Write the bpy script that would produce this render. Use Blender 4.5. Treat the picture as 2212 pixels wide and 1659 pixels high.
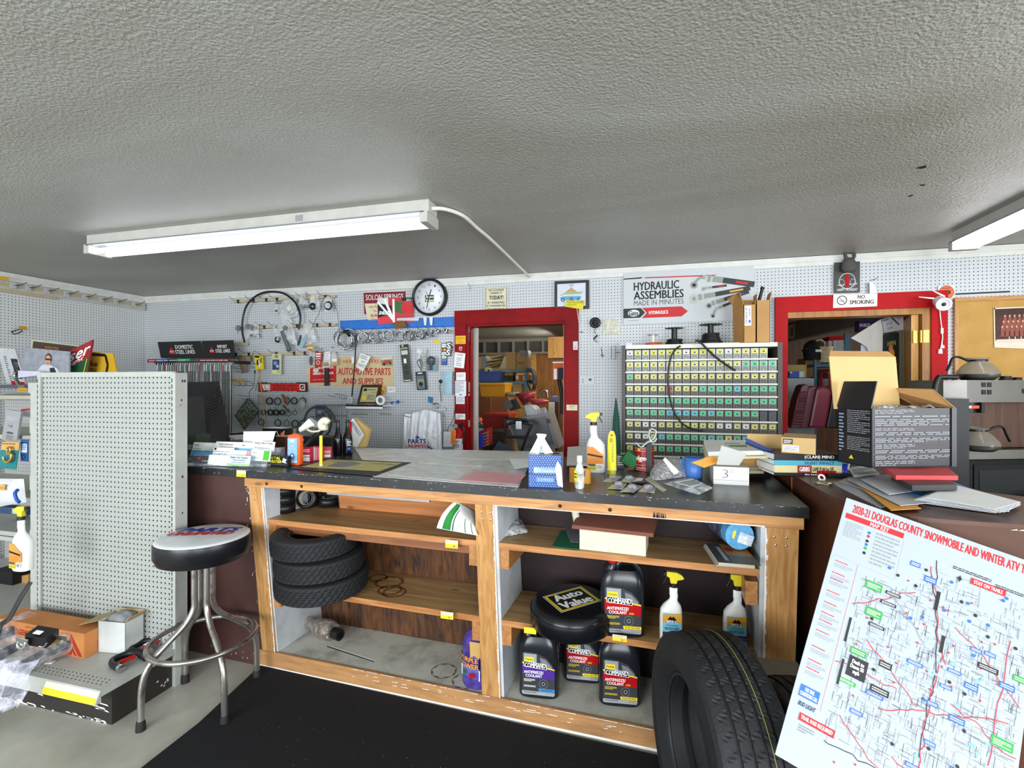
import bpy,bmesh,math,random
from mathutils import Vector as V,Matrix as MX,noise as NZ
random.seed(7)
for _o in list(bpy.data.objects):bpy.data.objects.remove(_o)
SC=bpy.context.scene
COL=SC.collection
PI=math.pi
# ---------------------------------------------------------------- camera, light, exposure
F=1060.0;TH=math.radians(15.1);CT,ST=math.cos(TH),math.sin(TH);CZ=1.48
cd=bpy.data.cameras.new('camera');cam=bpy.data.objects.new('camera',cd);COL.objects.link(cam)
cd.sensor_width=36.0;cd.lens=36.0*F/2212.0;cd.clip_start=0.05;cd.clip_end=100
cam.location=(0,0,CZ);cam.rotation_euler=(PI/2,0,TH)
SC.camera=cam
SC.view_settings.view_transform='Standard'
try:SC.view_settings.look='None'
except Exception:pass
SC.view_settings.gamma=1.0;SC.view_settings.use_curve_mapping=False
SC.view_settings.exposure=0.0
SC.cycles.use_denoising=True
SC.cycles.max_bounces=7;SC.cycles.diffuse_bounces=4;SC.cycles.glossy_bounces=3
SC.cycles.transparent_max_bounces=12;SC.cycles.transmission_bounces=3
SC.cycles.caustics_reflective=False;SC.cycles.caustics_refractive=False
SC.cycles.sample_clamp_indirect=4.0
W=bpy.data.worlds.new('daylight');SC.world=W;W.use_nodes=True
wb=W.node_tree.nodes['Background'];wb.inputs[0].default_value=(0.80,0.88,1.0,1);wb.inputs[1].default_value=1.0
def area(name,loc,rot,sx,sy,power,col=(1,1,1)):
    l=bpy.data.lights.new(name,'AREA');l.shape='RECTANGLE';l.size=sx;l.size_y=sy;l.energy=power;l.color=col
    o=bpy.data.objects.new(name,l);COL.objects.link(o);o.location=loc;o.rotation_euler=rot
    return o
# daylight entering by the two shop windows in the street wall behind the camera and the one in the right wall
area('window_daylight',(-2.4,-3.12,1.45),(-PI/2+PI,0,0),3.4,1.7,300,(0.90,0.95,1.0))
area('window_daylight',(1.9,-3.12,1.45),(-PI/2+PI,0,0),3.0,1.7,250,(0.90,0.95,1.0))
area('window_daylight',(4.42,0.0,1.45),(PI/2,0,PI/2),3.0,1.6,190,(0.90,0.95,1.0))

# ---------------------------------------------------------------- pixel -> place helpers (2212 x 1659 frame)
def ray(px,py):
    dx=(px-1106.0)/F;dz=-(py-829.5)/F
    return V((CT*dx-ST,ST*dx+CT,dz))
O=V((0,0,CZ))
def PY(px,py,y):r=ray(px,py);return O+r*(y/r.y)
def PX(px,py,x):r=ray(px,py);return O+r*(x/r.x)
def PZ(px,py,z):r=ray(px,py);return O+r*((z-CZ)/r.z)
def PD(px,py,d):return O+ray(px,py)*d
# ---------------------------------------------------------------- materials
def lin(h):
    h=h.lstrip('#');o=[]
    for i in (0,2,4):
        c=int(h[i:i+2],16)/255.0
        o.append(c/12.92 if c <= 0.04045 else ((c+0.055)/1.055)** 2.4)
    return (o[0],o[1],o[2],1.0)
MATS={}
def _nt(name):
    m=bpy.data.materials.new(name);m.use_nodes=True
    nt=m.node_tree;return m,nt,nt.nodes['Principled BSDF']
def mat(h,r=0.5,m=0.0,var=0.06,scale=14.0,bump=0.0,bscale=60.0,coat=0.0,spec=0.4):
    """plain procedural surface: colour broken up by noise, optional noise bump"""
    key=(h,r,m,var,scale,bump,bscale,coat,spec)
    if key in MATS:return MATS[key]
    M,nt,b=_nt('surface_%s_%d' %(h.strip('#'),len(MATS)))
    b.inputs['Roughness'].default_value=r;b.inputs['Metallic'].default_value=m
    b.inputs['Coat Weight'].default_value=coat;b.inputs['Specular IOR Level'].default_value=spec
    c=lin(h)
    if var>0 or bump>0:
        tc=nt.nodes.new('ShaderNodeTexCoord');n=nt.nodes.new('ShaderNodeTexNoise')
        n.inputs['Scale'].default_value=scale;n.inputs['Detail'].default_value=3
        nt.links.new(tc.outputs['Object'],n.inputs['Vector'])
        mr=nt.nodes.new('ShaderNodeMapRange');mr.inputs[1].default_value=0.3;mr.inputs[2].default_value=0.7
        mr.inputs[3].default_value=1-var;mr.inputs[4].default_value=1+var
        nt.links.new(n.outputs['Fac'],mr.inputs[0])
        mu=nt.nodes.new('ShaderNodeMix');mu.data_type='RGBA';mu.blend_type='MULTIPLY';mu.inputs[0].default_value=1
        mu.inputs[6].default_value=c;nt.links.new(mr.outputs[0],mu.inputs[7]);nt.links.new(mu.outputs[2],b.inputs['Base Color'])
        if bump>0:
            n2=nt.nodes.new('ShaderNodeTexNoise');n2.inputs['Scale'].default_value=bscale;n2.inputs['Detail'].default_value=4
            nt.links.new(tc.outputs['Object'],n2.inputs['Vector'])
            bp=nt.nodes.new('ShaderNodeBump');bp.inputs['Strength'].default_value=bump;bp.inputs['Distance'].default_value=0.01
            nt.links.new(n2.outputs['Fac'],bp.inputs['Height']);nt.links.new(bp.outputs[0],b.inputs['Normal'])
    else:b.inputs['Base Color'].default_value=c
    MATS[key]=M;return M
def emis(h,s):
    key=('e',h,s)
    if key in MATS:return MATS[key]
    M,nt,b=_nt('lit_%s' % h.strip('#'));b.inputs['Base Color'].default_value=lin(h)
    b.inputs['Emission Color'].default_value=lin(h);b.inputs['Emission Strength'].default_value=s
    MATS[key]=M;return M
def clear(h='#ffffff',a=0.25,r=0.12,bump=0.6,bscale=25.0):
    """thin clear plastic: mostly see-through with a wrinkled glossy skin"""
    key=('c',h,a,r,bump,bscale)
    if key in MATS:return MATS[key]
    M,nt,b=_nt('clear_plastic_%d' % len(MATS));b.inputs['Base Color'].default_value=lin(h)
    b.inputs['Roughness'].default_value=r;b.inputs['Alpha'].default_value=a
    if bump == 0:MATS[key]=M;return M
    tc=nt.nodes.new('ShaderNodeTexCoord');n=nt.nodes.new('ShaderNodeTexNoise');n.inputs['Scale'].default_value=bscale
    nt.links.new(tc.outputs['Object'],n.inputs['Vector'])
    mr=nt.nodes.new('ShaderNodeMapRange');mr.inputs[1].default_value=0.4;mr.inputs[2].default_value=0.7
    mr.inputs[3].default_value=a*0.5;mr.inputs[4].default_value=min(1,a*2)
    nt.links.new(n.outputs['Fac'],mr.inputs[0]);nt.links.new(mr.outputs[0],b.inputs['Alpha'])
    bp=nt.nodes.new('ShaderNodeBump');bp.inputs['Strength'].default_value=bump;bp.inputs['Distance'].default_value=0.02
    nt.links.new(n.outputs['Fac'],bp.inputs['Height']);nt.links.new(bp.outputs[0],b.inputs['Normal'])
    MATS[key]=M;return M
def wood(h1,h2,axis='x',sc=6.0,r=0.45,knots=True):
    key=('w',h1,h2,axis,sc,r)
    if key in MATS:return MATS[key]
    M,nt,b=_nt('wood_%d' % len(MATS));b.inputs['Roughness'].default_value=r
    tc=nt.nodes.new('ShaderNodeTexCoord');mp=nt.nodes.new('ShaderNodeMapping')
    s={'x':(0.7,9,9),'y':(9,0.7,9),'z':(9,9,0.7)}[axis];mp.inputs['Scale'].default_value=s
    nt.links.new(tc.outputs['Object'],mp.inputs[0])
    n=nt.nodes.new('ShaderNodeTexNoise');n.inputs['Scale'].default_value=sc;n.inputs['Detail'].default_value=6;n.inputs['Distortion'].default_value=0.9
    nt.links.new(mp.outputs[0],n.inputs['Vector'])
    cr=nt.nodes.new('ShaderNodeValToRGB');cr.color_ramp.elements[0].position=0.32;cr.color_ramp.elements[1].position=0.68
    cr.color_ramp.elements[0].color=lin(h2);cr.color_ramp.elements[1].color=lin(h1)
    nt.links.new(n.outputs['Fac'],cr.inputs[0])
    out=cr.outputs[0]
    if knots:
        vo=nt.nodes.new('ShaderNodeTexVoronoi');vo.inputs['Scale'].default_value=1.0
        mp2=nt.nodes.new('ShaderNodeMapping');s2={'x':(4,11,11),'y':(11,4,11),'z':(11,11,4)}[axis];mp2.inputs['Scale'].default_value=s2
        nt.links.new(tc.outputs['Object'],mp2.inputs[0]);nt.links.new(mp2.outputs[0],vo.inputs['Vector'])
        mr=nt.nodes.new('ShaderNodeMapRange');mr.inputs[1].default_value=0.05;mr.inputs[2].default_value=0.13;mr.inputs[3].default_value=0.45;mr.inputs[4].default_value=1
        nt.links.new(vo.outputs['Distance'],mr.inputs[0])
        mu=nt.nodes.new('ShaderNodeMix');mu.data_type='RGBA';mu.blend_type='MULTIPLY';mu.inputs[0].default_value=1
        nt.links.new(out,mu.inputs[6]);nt.links.new(mr.outputs[0],mu.inputs[7]);out=mu.outputs[2]
    nt.links.new(out,b.inputs['Base Color'])
    MATS[key]=M;return M
def stained(h,h2,sc,lo,hi,r=0.6,bump=0.0,bsc=80.0,stretch=(1,1,1)):
    """base colour h with patches of h2"""
    key=('s',h,h2,sc,lo,hi,r,bump,bsc,stretch)
    if key in MATS:return MATS[key]
    M,nt,b=_nt('stained_%d' % len(MATS));b.inputs['Roughness'].default_value=r
    tc=nt.nodes.new('ShaderNodeTexCoord');mp=nt.nodes.new('ShaderNodeMapping');mp.inputs['Scale'].default_value=stretch
    nt.links.new(tc.outputs['Object'],mp.inputs[0])
    n=nt.nodes.new('ShaderNodeTexNoise');n.inputs['Scale'].default_value=sc;n.inputs['Detail'].default_value=7;n.inputs['Roughness'].default_value=0.6
    nt.links.new(mp.outputs[0],n.inputs['Vector'])
    cr=nt.nodes.new('ShaderNodeValToRGB');cr.color_ramp.elements[0].position=lo;cr.color_ramp.elements[1].position=hi
    cr.color_ramp.elements[0].color=lin(h);cr.color_ramp.elements[1].color=lin(h2)
    nt.links.new(n.outputs['Fac'],cr.inputs[0]);nt.links.new(cr.outputs[0],b.inputs['Base Color'])
    if bump>0:
        n2=nt.nodes.new('ShaderNodeTexNoise');n2.inputs['Scale'].default_value=bsc;n2.inputs['Detail'].default_value=2
        nt.links.new(tc.outputs['Object'],n2.inputs['Vector'])
        bp=nt.nodes.new('ShaderNodeBump');bp.inputs['Strength'].default_value=bump;bp.inputs['Distance'].default_value=0.01
        nt.links.new(n2.outputs['Fac'],bp.inputs['Height']);nt.links.new(bp.outputs[0],b.inputs['Normal'])
    MATS[key]=M;return M
def pegmat(h,hole='#20201e',rad=0.105,off=(0.0,0.0),plane='xz',r=0.45,pitch=0.0254,var=0.03):
    """perforated hardboard: round holes on a one inch grid"""
    key=('p',h,hole,rad,off,plane,pitch)
    if key in MATS:return MATS[key]
    M,nt,b=_nt('pegboard_%d' % len(MATS));b.inputs['Roughness'].default_value=r
    tc=nt.nodes.new('ShaderNodeTexCoord');sp=nt.nodes.new('ShaderNodeSeparateXYZ');nt.links.new(tc.outputs['Object'],sp.inputs[0])
    def mn(op,a,bb=None):
        n=nt.nodes.new('ShaderNodeMath');n.operation=op
        for i,q in enumerate((a,bb)):
            if q is None:continue
            if isinstance(q,(int,float)):n.inputs[i].default_value=q
            else:nt.links.new(q,n.inputs[i])
        return n.outputs[0]
    fr=[]
    for ax,of in zip(plane,off):
        u=mn('DIVIDE',mn('ADD',sp.outputs['XYZ'.index(ax.upper())],of),pitch)
        fr.append(mn('POWER',mn('SUBTRACT',mn('FRACT',u),0.5),2.0))
    d=mn('SQRT',mn('ADD',fr[0],fr[1]))
    mr=nt.nodes.new('ShaderNodeMapRange');mr.inputs[1].default_value=rad-0.02;mr.inputs[2].default_value=rad+0.02
    mr.inputs[3].default_value=1;mr.inputs[4].default_value=0;nt.links.new(d,mr.inputs[0])
    n=nt.nodes.new('ShaderNodeTexNoise');n.inputs['Scale'].default_value=1.5;n.inputs['Detail'].default_value=6
    nt.links.new(tc.outputs['Object'],n.inputs['Vector'])
    cr=nt.nodes.new('ShaderNodeMix');cr.data_type='RGBA';c=lin(h)
    cr.inputs[6].default_value=tuple(x*(1-var*2) for x in c[:3])+(1,);cr.inputs[7].default_value=tuple(min(1,x*(1+var)) for x in c[:3])+(1,)
    nt.links.new(n.outputs['Fac'],cr.inputs[0])
    mx=nt.nodes.new('ShaderNodeMix');mx.data_type='RGBA';nt.links.new(mr.outputs[0],mx.inputs[0])
    nt.links.new(cr.outputs[2],mx.inputs[6]);mx.inputs[7].default_value=lin(hole);nt.links.new(mx.outputs[2],b.inputs['Base Color'])
    MATS[key]=M;return M
# ---------------------------------------------------------------- mesh builder
_TXT={}
def _text_geo(s,weight,shear):
    k=(s,weight,shear)
    if k in _TXT:return _TXT[k]
    cu=bpy.data.curves.new('t','FONT');cu.body=s;cu.offset=weight;cu.shear=shear;cu.align_x='CENTER';cu.resolution_u=2
    cu.space_line=0.9
    ob=bpy.data.objects.new('t',cu);COL.objects.link(ob)
    dg=bpy.context.evaluated_depsgraph_get();me=ob.evaluated_get(dg).to_mesh()
    vs=[tuple(v.co) for v in me.vertices];fs=[tuple(p.vertices) for p in me.polygons]
    ob.evaluated_get(dg).to_mesh_clear();bpy.data.objects.remove(ob);bpy.data.curves.remove(cu)
    if vs:
        x0=min(v[0] for v in vs);x1=max(v[0] for v in vs);y0=min(v[1] for v in vs);y1=max(v[1] for v in vs)
        vs=[((v[0]-x0)/max(1e-6,x1-x0),(v[1]-y0)/max(1e-6,y1-y0)) for v in vs]
    _TXT[k]=(vs,fs);return _TXT[k]
def catmull(pts,k=6,closed=False):
    P=[V(p) for p in pts];n=len(P);out=[]
    rng=range(n if closed else n-1)
    for i in rng:
        a=P[(i-1)% n] if (closed or i>0) else P[0];b=P[i];c=P[(i+1)% n];d=P[(i+2)% n] if (closed or i<n-2) else P[n-1]
        for j in range(k):
            t=j/k
            out.append(0.5*((2*b)+(c-a)*t+(2*a-5*b+4*c-d)*t*t+(3*b-a-3*c+d)*t ** 3))
    if not closed:out.append(P[-1])
    return out
class MB:
    def __init__(s,m=None):
        s.v=[];s.f=[];s.mi=[];s.sm=[];s.mats=[];s.cur=0;s.T=None
        if m is not None:s.m(m)
    def m(s,mt):
        if mt not in s.mats:s.mats.append(mt)
        s.cur=s.mats.index(mt);return s
    def add(s,vs,fs,smooth=False):
        o=len(s.v)
        for p in vs:
            p=V(p);s.v.append(s.T @ p if s.T is not None else p)
        for f in fs:s.f.append([i+o for i in f]);s.mi.append(s.cur);s.sm.append(smooth)
        return s
    def box(s,x0,x1,y0,y1,z0,z1,lean=(0,0)):
        dx,dy=lean[0],lean[1]
        vs=[(x0,y0,z0),(x1,y0,z0),(x1,y1,z0),(x0,y1,z0),(x0+dx,y0+dy,z1),(x1+dx,y0+dy,z1),(x1+dx,y1+dy,z1),(x0+dx,y1+dy,z1)]
        return s.add(vs,[(3,2,1,0),(4,5,6,7),(0,1,5,4),(1,2,6,5),(2,3,7,6),(3,0,4,7)])
    def rbox(s,c,size,rot=(0,0,0)):
        """box centred at c, turned by euler rot"""
        R=MX.Translation(V(c))@(MX.Rotation(rot[2],4,'Z')@ MX.Rotation(rot[1],4,'Y')@ MX.Rotation(rot[0],4,'X'))
        h=[q/2 for q in size];vs=[R @ V((a*h[0],b*h[1],cc*h[2])) for cc in (-1,1) for a,b in ((-1,-1),(1,-1),(1,1),(-1,1))]
        return s.add(vs,[(3,2,1,0),(4,5,6,7),(0,1,5,4),(1,2,6,5),(2,3,7,6),(3,0,4,7)])
    def hexa(s,b,t):
        """eight corner solid: four bottom, four top"""
        return s.add(list(b)+list(t),[(3,2,1,0),(4,5,6,7),(0,1,5,4),(1,2,6,5),(2,3,7,6),(3,0,4,7)])
    def _frame(s,d):
        d=V(d).normalized();a=V((0,0,1)) if abs(d.z)<0.9 else V((1,0,0))
        u=d.cross(a).normalized();return u,d.cross(u).normalized()
    def cyl(s,p0,p1,r0,r1=None,n=16,smooth=True):
        r1=r0 if r1 is None else r1;p0=V(p0);p1=V(p1);u,w=s._frame(p1-p0)
        vs=[]
        for p,r in ((p0,r0),(p1,r1)):
            for i in range(n):a=2*PI*i/n;vs.append(p+u*(r*math.cos(a))+w*(r*math.sin(a)))
        s.add(vs,[(i,(i+1)% n,n+(i+1)% n,n+i) for i in range(n)],smooth)
        s.add(vs[:n],[tuple(range(n-1,-1,-1))]);return s.add(vs[n:],[tuple(range(n))])
    def tube(s,pts,r,n=7,closed=False,sm=5,flat=1.0):
        P=catmull(pts,sm,closed) if sm>1 else [V(p) for p in pts];k=len(P);vs=[];pu=None
        for i,p in enumerate(P):
            d=(P[(i+1)% k]-P[i-1]) if (closed or 0<i<k-1) else (P[1]-P[0] if i == 0 else P[-1]-P[-2])
            if d.length<1e-9:d=V((0,0,1))
            d.normalize()
            if pu is None:pu,_=s._frame(d)
            pu=(pu-d*pu.dot(d));pu=pu.normalized() if pu.length>1e-6 else s._frame(d)[0]
            w=d.cross(pu);rr=r(i/max(1,k-1)) if callable(r) else r
            for j in range(n):a=2*PI*j/n;vs.append(p+pu*(rr*math.cos(a))+w*(rr*flat*math.sin(a)))
        rg=k if closed else k-1
        s.add(vs,[(i*n+j,i*n+(j+1)% n,((i+1)% k)*n+(j+1)% n,((i+1)% k)*n+j) for i in range(rg) for j in range(n)],True)
        if not closed:s.add(vs[:n],[tuple(range(n-1,-1,-1))]);s.add(vs[-n:],[tuple(range(n))])
        return s
    def torus(s,c,ax,R,r,n=28,k=8,sq=1.0):
        u,w=s._frame(ax);a=V(ax).normalized();c=V(c);vs=[]
        for i in range(n):
            t=2*PI*i/n;d=u*math.cos(t)+w*math.sin(t)
            for j in range(k):q=2*PI*j/k;vs.append(c+d*(R+r*math.cos(q))+a*(r*sq*math.sin(q)))
        return s.add(vs,[(i*k+j,((i+1)% n)*k+j,((i+1)% n)*k+(j+1)% k,i*k+(j+1)% k) for i in range(n) for j in range(k)],True)
    def lathe(s,prof,c=(0,0,0),ax=(0,0,1),n=28,smooth=True,sx=1.0,sy=1.0,shape=None,cap=True):
        """profile of (radius, height) pairs turned about ax; sx, sy squash it"""
        a=V(ax).normalized()
        if abs(a.z)>0.99:u,w=V((1,0,0)),V((0,1,0))
        else:u,w=s._frame(a)
        c=V(c);vs=[]
        for r,h in prof:
            for i in range(n):
                t=2*PI*i/n;cx,cy=math.cos(t),math.sin(t)
                if shape:q=(abs(cx)** shape+abs(cy)** shape)**(-1/shape);cx *= q;cy *= q
                vs.append(c+u*(r*sx*cx)+w*(r*sy*cy)+a*h)
        m=len(prof)
        s.add(vs,[(i*n+j,i*n+(j+1)% n,(i+1)*n+(j+1)% n,(i+1)*n+j) for i in range(m-1) for j in range(n)],smooth)
        if cap and prof[0][0]>1e-5:s.add(vs[:n],[tuple(range(n-1,-1,-1))])
        if cap and prof[-1][0]>1e-5:s.add(vs[-n:],[tuple(range(n))])
        return s
    def poly(s,pts,thick=None,n=None):
        """flat outline; with thick it is pushed back along n"""
        P=[V(p) for p in pts];k=len(P)
        if not thick:return s.add(P,[tuple(range(k))])
        if n is None:n=(P[1]-P[0]).cross(P[2]-P[0]).normalized()
        B=[p-V(n)*thick for p in P]
        s.add(P+B,[tuple(range(k)),tuple(range(2*k-1,k-1,-1))]+[(i,k+i,k+(i+1)% k,(i+1)% k) for i in range(k)]);return s
    def grid(s,fn,nu,nv,smooth=True,thick=0.0):
        vs=[V(fn(i/nu,j/nv)) for i in range(nu+1) for j in range(nv+1)];w=nv+1
        return s.add(vs,[(i*w+j,(i+1)*w+j,(i+1)*w+j+1,i*w+j+1) for i in range(nu) for j in range(nv)],smooth)
    def text(s,t,o,ux,uz,w,h,bold=0.0,shear=0.0):
        vs,fs=_text_geo(t,min(bold,0.0),shear);o=V(o);ux=V(ux);uz=V(uz)
        if not vs:return s
        n=ux.cross(uz).normalized()*0.00004;hl=(uz*h).length/(t.count('\n')+1);d=ux.normalized()*(bold*1.0*hl);e=uz.normalized()*(bold*.5*hl)
        for k,(i,j) in enumerate(((0,0),(-1,0),(1,0),(0,-1),(0,1)) if bold>0.012 else ((0,0),)):
            q=o+d*i+e*j+n*k;s.add([q+ux*(v[0]*w)+uz*(v[1]*h) for v in vs],fs)
        return s
    def build(s,name,parent=None,loc=None,rz=0.0,bev=0.0,world=False,sol=0.0,rx=0.0,ry=0.0):
        vs=s.v
        if parent is not None and world:
            inv=ROOTM.get(parent.name,MX.Identity(4));vs=[inv @ p for p in vs]
        if parent is None and loc is None and vs:
            xs=[p.x for p in vs];ys=[p.y for p in vs];zs=[p.z for p in vs]
            c=V(((min(xs)+max(xs))/2,(min(ys)+max(ys))/2,min(zs)));vs=[p-c for p in vs];loc=c
        me=bpy.data.meshes.new(name);me.from_pydata([tuple(p) for p in vs],[],s.f)
        for mt in s.mats:me.materials.append(mt)
        me.polygons.foreach_set('material_index',s.mi);me.polygons.foreach_set('use_smooth',s.sm);me.update()
        o=bpy.data.objects.new(name,me);COL.objects.link(o)
        if parent is not None:
            o.parent=parent;ROOTM[o.name]=ROOTM.get(parent.name,MX.Identity(4))
            if loc is not None:o.location=loc
        else:
            o.location=loc;o.rotation_euler=(rx,ry,rz);ROOTM[o.name]=(MX.Translation(V(loc))@ MX.Rotation(rz,4,'Z')).inverted()
        if bev>0:
            b=o.modifiers.new('bevel','BEVEL');b.width=bev;b.segments=2;b.limit_method='ANGLE';b.angle_limit=0.7;b.harden_normals=False
        if sol>0:
            q=o.modifiers.new('thickness','SOLIDIFY');q.thickness=sol
        return o
ROOTM={}
def tag(o,label,cat,group=None):
    o['label']=label;o['category']=cat
    if group:o['group']=group
    return o
def thing(name,label,cat,loc=(0,0,0),rz=0.0,group=None,rx=0.0,ry=0.0):
    o=bpy.data.objects.new(name,None);COL.objects.link(o);o.empty_display_size=0.1
    o.location=loc;o.rotation_euler=(rx,ry,rz)
    ROOTM[o.name]=(MX.Translation(V(loc))@(MX.Rotation(rz,4,'Z')@ MX.Rotation(ry,4,'Y')@ MX.Rotation(rx,4,'X'))).inverted()
    return tag(o,label,cat,group)
def struct(mb,name,parent=None,loc=(0,0,0),**k):
    o=mb.build(name,parent,loc=None if parent else loc,**k)
    if parent is None:o['kind']='structure'
    return o
def dup(src,loc=None,rz=None,label=None,group=None):
    r=src.copy();COL.objects.link(r)
    if loc is not None:r.location=loc
    if rz is not None:r.rotation_euler[2]=rz
    if label:r['label']=label
    if group:r['group']=group
    for ch in src.children:
        c=ch.copy();COL.objects.link(c);c.parent=r
        for g in ch.children:
            d=g.copy();COL.objects.link(d);d.parent=c
    return r
WY=4.2
UX=V((1,0,0));UZ=V((0,0,1))
def wrect(x0,y0,x1,y1,yp=WY):
    """pixel box -> X0, X1, Z0, Z1 on the plane y = yp"""
    xm=(x0+x1)/2
    return PY(x0,y0,yp).x,PY(x1,y0,yp).x,PY(xm,y1,yp).z,PY(xm,y0,yp).z
# shared looks
WHITE=mat('#f2f3f0',0.5);PAPER=mat('#eef0ee',0.8,var=0.03);BLACK=mat('#141416',0.4,var=0.1);RUB=mat('#1b1d20',0.65,var=0.15,bump=0.2,bscale=120)
CHROME=mat('#c9cbcd',0.18,1.0);STEEL=mat('#9a9c9c',0.35,1.0);DSTEEL=mat('#4b4b4a',0.4,0.9);KRAFT=mat('#b98d58',0.85,var=0.08,scale=6);KRAFT2=mat('#c9a873',0.85,var=0.06,scale=6)
TXTB=mat('#101012',0.6,var=0);TXTG=mat('#5a5c60',0.7,var=0);TXTW=mat('#f4f4f2',0.6,var=0);TXTR=mat('#c0262c',0.6,var=0)
RED=stained('#98090f','#6e070b',2.5,0.35,0.72,0.5,0.25,30.0);RED.node_tree.nodes['Principled BSDF'].inputs['Specular IOR Level'].default_value=.12;REDP=mat('#ad0f15',0.55,spec=0.15);YEL=mat('#f0d526',0.55);YLW=mat('#e8e02e',0.5);GRN=mat('#1f6b3a',0.6);BLUE=mat('#2a5fb8',0.45)
PINE=wood('#cf975c','#a3703c','x');PINEZ=wood('#cc9b61','#a6743e','z');PINEY=wood('#b58a58','#8a6336','x',3.0)
OCHRE=mat('#c3912c',0.7);TANM=mat('#b5a888',0.6);CREAM=mat('#e9e2c6',0.6)
# ================================================================ THE SETTING
CEIL=2.45
PEGW=pegmat('#c3c7ca','#101010',0.15)
PEGL=pegmat('#d2d4d4','#101010',0.15,plane='yz')
D1=(-1.561,-0.650,2.02);D2=(1.060,1.985,2.03)
b=MB(PEGW)
for x0,x1,z0 in ((-5.35,D1[0],0),(D1[0],D1[1],D1[2]),(D1[1],D2[0],0),(D2[0],D2[1],D2[2]),(D2[1],4.4,0)):
    b.box(x0,x1,WY,WY+0.12,z0,CEIL)
struct(b,'wall_back')
struct(MB(PEGL).box(-5.47,-5.35,-3.1,WY+0.12,0,CEIL),'wall_left')
EGG=mat('#d9dad4',0.7)
b=MB(EGG)
for y0,y1,z0,z1 in ((-3.1,-1.5,0,CEIL),(-1.5,1.5,0,0.65),(-1.5,1.5,2.25,CEIL),(1.5,4.32,0,CEIL)):b.box(4.4,4.5,y0,y1,z0,z1)
struct(b,'wall_right')
b=MB(EGG)
for x0,x1,z0,z1 in ((-5.47,-4.1,0,CEIL),(-4.1,-0.7,0,0.6),(-4.1,-0.7,2.3,CEIL),(-0.7,0.4,0,CEIL),(0.4,3.4,0,0.6),(0.4,3.4,2.3,CEIL),(3.4,4.5,0,CEIL)):b.box(x0,x1,-3.2,-3.1,z0,z1)
struct(b,'wall_front')
for k,(x0,x1,z0,z1) in enumerate(((-4.1,-0.7,0.6,2.3),(0.4,3.4,0.6,2.3))):
    b=MB(WHITE)
    for q in (x0,(x0+x1)/2-0.03,x1-0.06):b.box(q,q+0.06,-3.19,-3.11,z0,z1)
    b.box(x0,x1,-3.19,-3.11,z0,z0+0.06);b.box(x0,x1,-3.19,-3.11,z1-0.06,z1)
    struct(b,'window_%d' %(k+1))
# ceiling: sprayed grey texture with soot stains and two slits
M_,nt_,bs_=_nt('sprayed_ceiling');bs_.inputs['Roughness'].default_value=0.42
tc_=nt_.nodes.new('ShaderNodeTexCoord')
n1=nt_.nodes.new('ShaderNodeTexNoise');n1.inputs['Scale'].default_value=0.9;n1.inputs['Detail'].default_value=5;n1.inputs['Distortion'].default_value=0.6
mp_=nt_.nodes.new('ShaderNodeMapping');mp_.inputs['Scale'].default_value=(0.55,1.5,1);nt_.links.new(tc_.outputs['Object'],mp_.inputs[0]);nt_.links.new(mp_.outputs[0],n1.inputs['Vector'])
cr_=nt_.nodes.new('ShaderNodeValToRGB');cr_.color_ramp.elements[0].position=0.30;cr_.color_ramp.elements[1].position=0.62
cr_.color_ramp.elements[0].color=lin('#98958a');cr_.color_ramp.elements[1].color=lin('#aeaea8');nt_.links.new(n1.outputs['Fac'],cr_.inputs[0])
n2=nt_.nodes.new('ShaderNodeTexNoise');n2.inputs['Scale'].default_value=95;n2.inputs['Detail'].default_value=3;nt_.links.new(tc_.outputs['Object'],n2.inputs['Vector'])
n3=nt_.nodes.new('ShaderNodeMapRange');n3.inputs[1].default_value=0.58;n3.inputs[2].default_value=0.78;n3.inputs[3].default_value=0;n3.inputs[4].default_value=0.45;nt_.links.new(n2.outputs['Fac'],n3.inputs[0])
mx_=nt_.nodes.new('ShaderNodeMix');mx_.data_type='RGBA';nt_.links.new(n3.outputs[0],mx_.inputs[0]);nt_.links.new(cr_.outputs[0],mx_.inputs[6]);mx_.inputs[7].default_value=lin('#d4d4ce');nt_.links.new(mx_.outputs[2],bs_.inputs['Base Color'])
bp_=nt_.nodes.new('ShaderNodeBump');bp_.inputs['Strength'].default_value=0.55;bp_.inputs['Distance'].default_value=0.012;nt_.links.new(n2.outputs['Fac'],bp_.inputs['Height']);nt_.links.new(bp_.outputs[0],bs_.inputs['Normal'])
b=MB(M_).box(-5.47,4.5,-3.2,WY+0.0,CEIL,CEIL+0.1)
b.m(mat('#111111',0.9,var=0))
for (ax,ay),(bx_,by_),wd in (((1977,363),(2001,357),5),((1984,399),(1998,398),3),((1960,424),(1972,420),3)):
    p,q=PZ(ax,ay,CEIL-0.001),PZ(bx_,by_,CEIL-0.001);q2=PZ(bx_,by_+wd,CEIL-0.001);b.poly([p,q,q2,PZ((ax+bx_)/2,(ay+by_)/2+wd,CEIL-0.001)])
struct(b,'ceiling')
FLOORM=stained('#b9b8ac','#9b9a8d',3.0,0.38,0.7,0.35)
struct(MB(FLOORM).box(-5.47,5.5,-3.2,10.6,-0.1,0),'floor')
TRW=mat('#d6d6d0',0.5)
struct(MB(TRW).box(-5.35,4.4,WY-0.02,WY,CEIL-0.045,CEIL-0.003).box(-5.35,4.4,WY-0.012,WY,CEIL-0.075,CEIL-0.045),'trim_1')
struct(MB(TRW).box(-5.35,-5.33,-3.0,WY-0.02,CEIL-0.045,CEIL-0.003).box(-5.35,-5.34,-3.0,WY-0.02,CEIL-0.075,CEIL-0.045),'trim_2')
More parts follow.
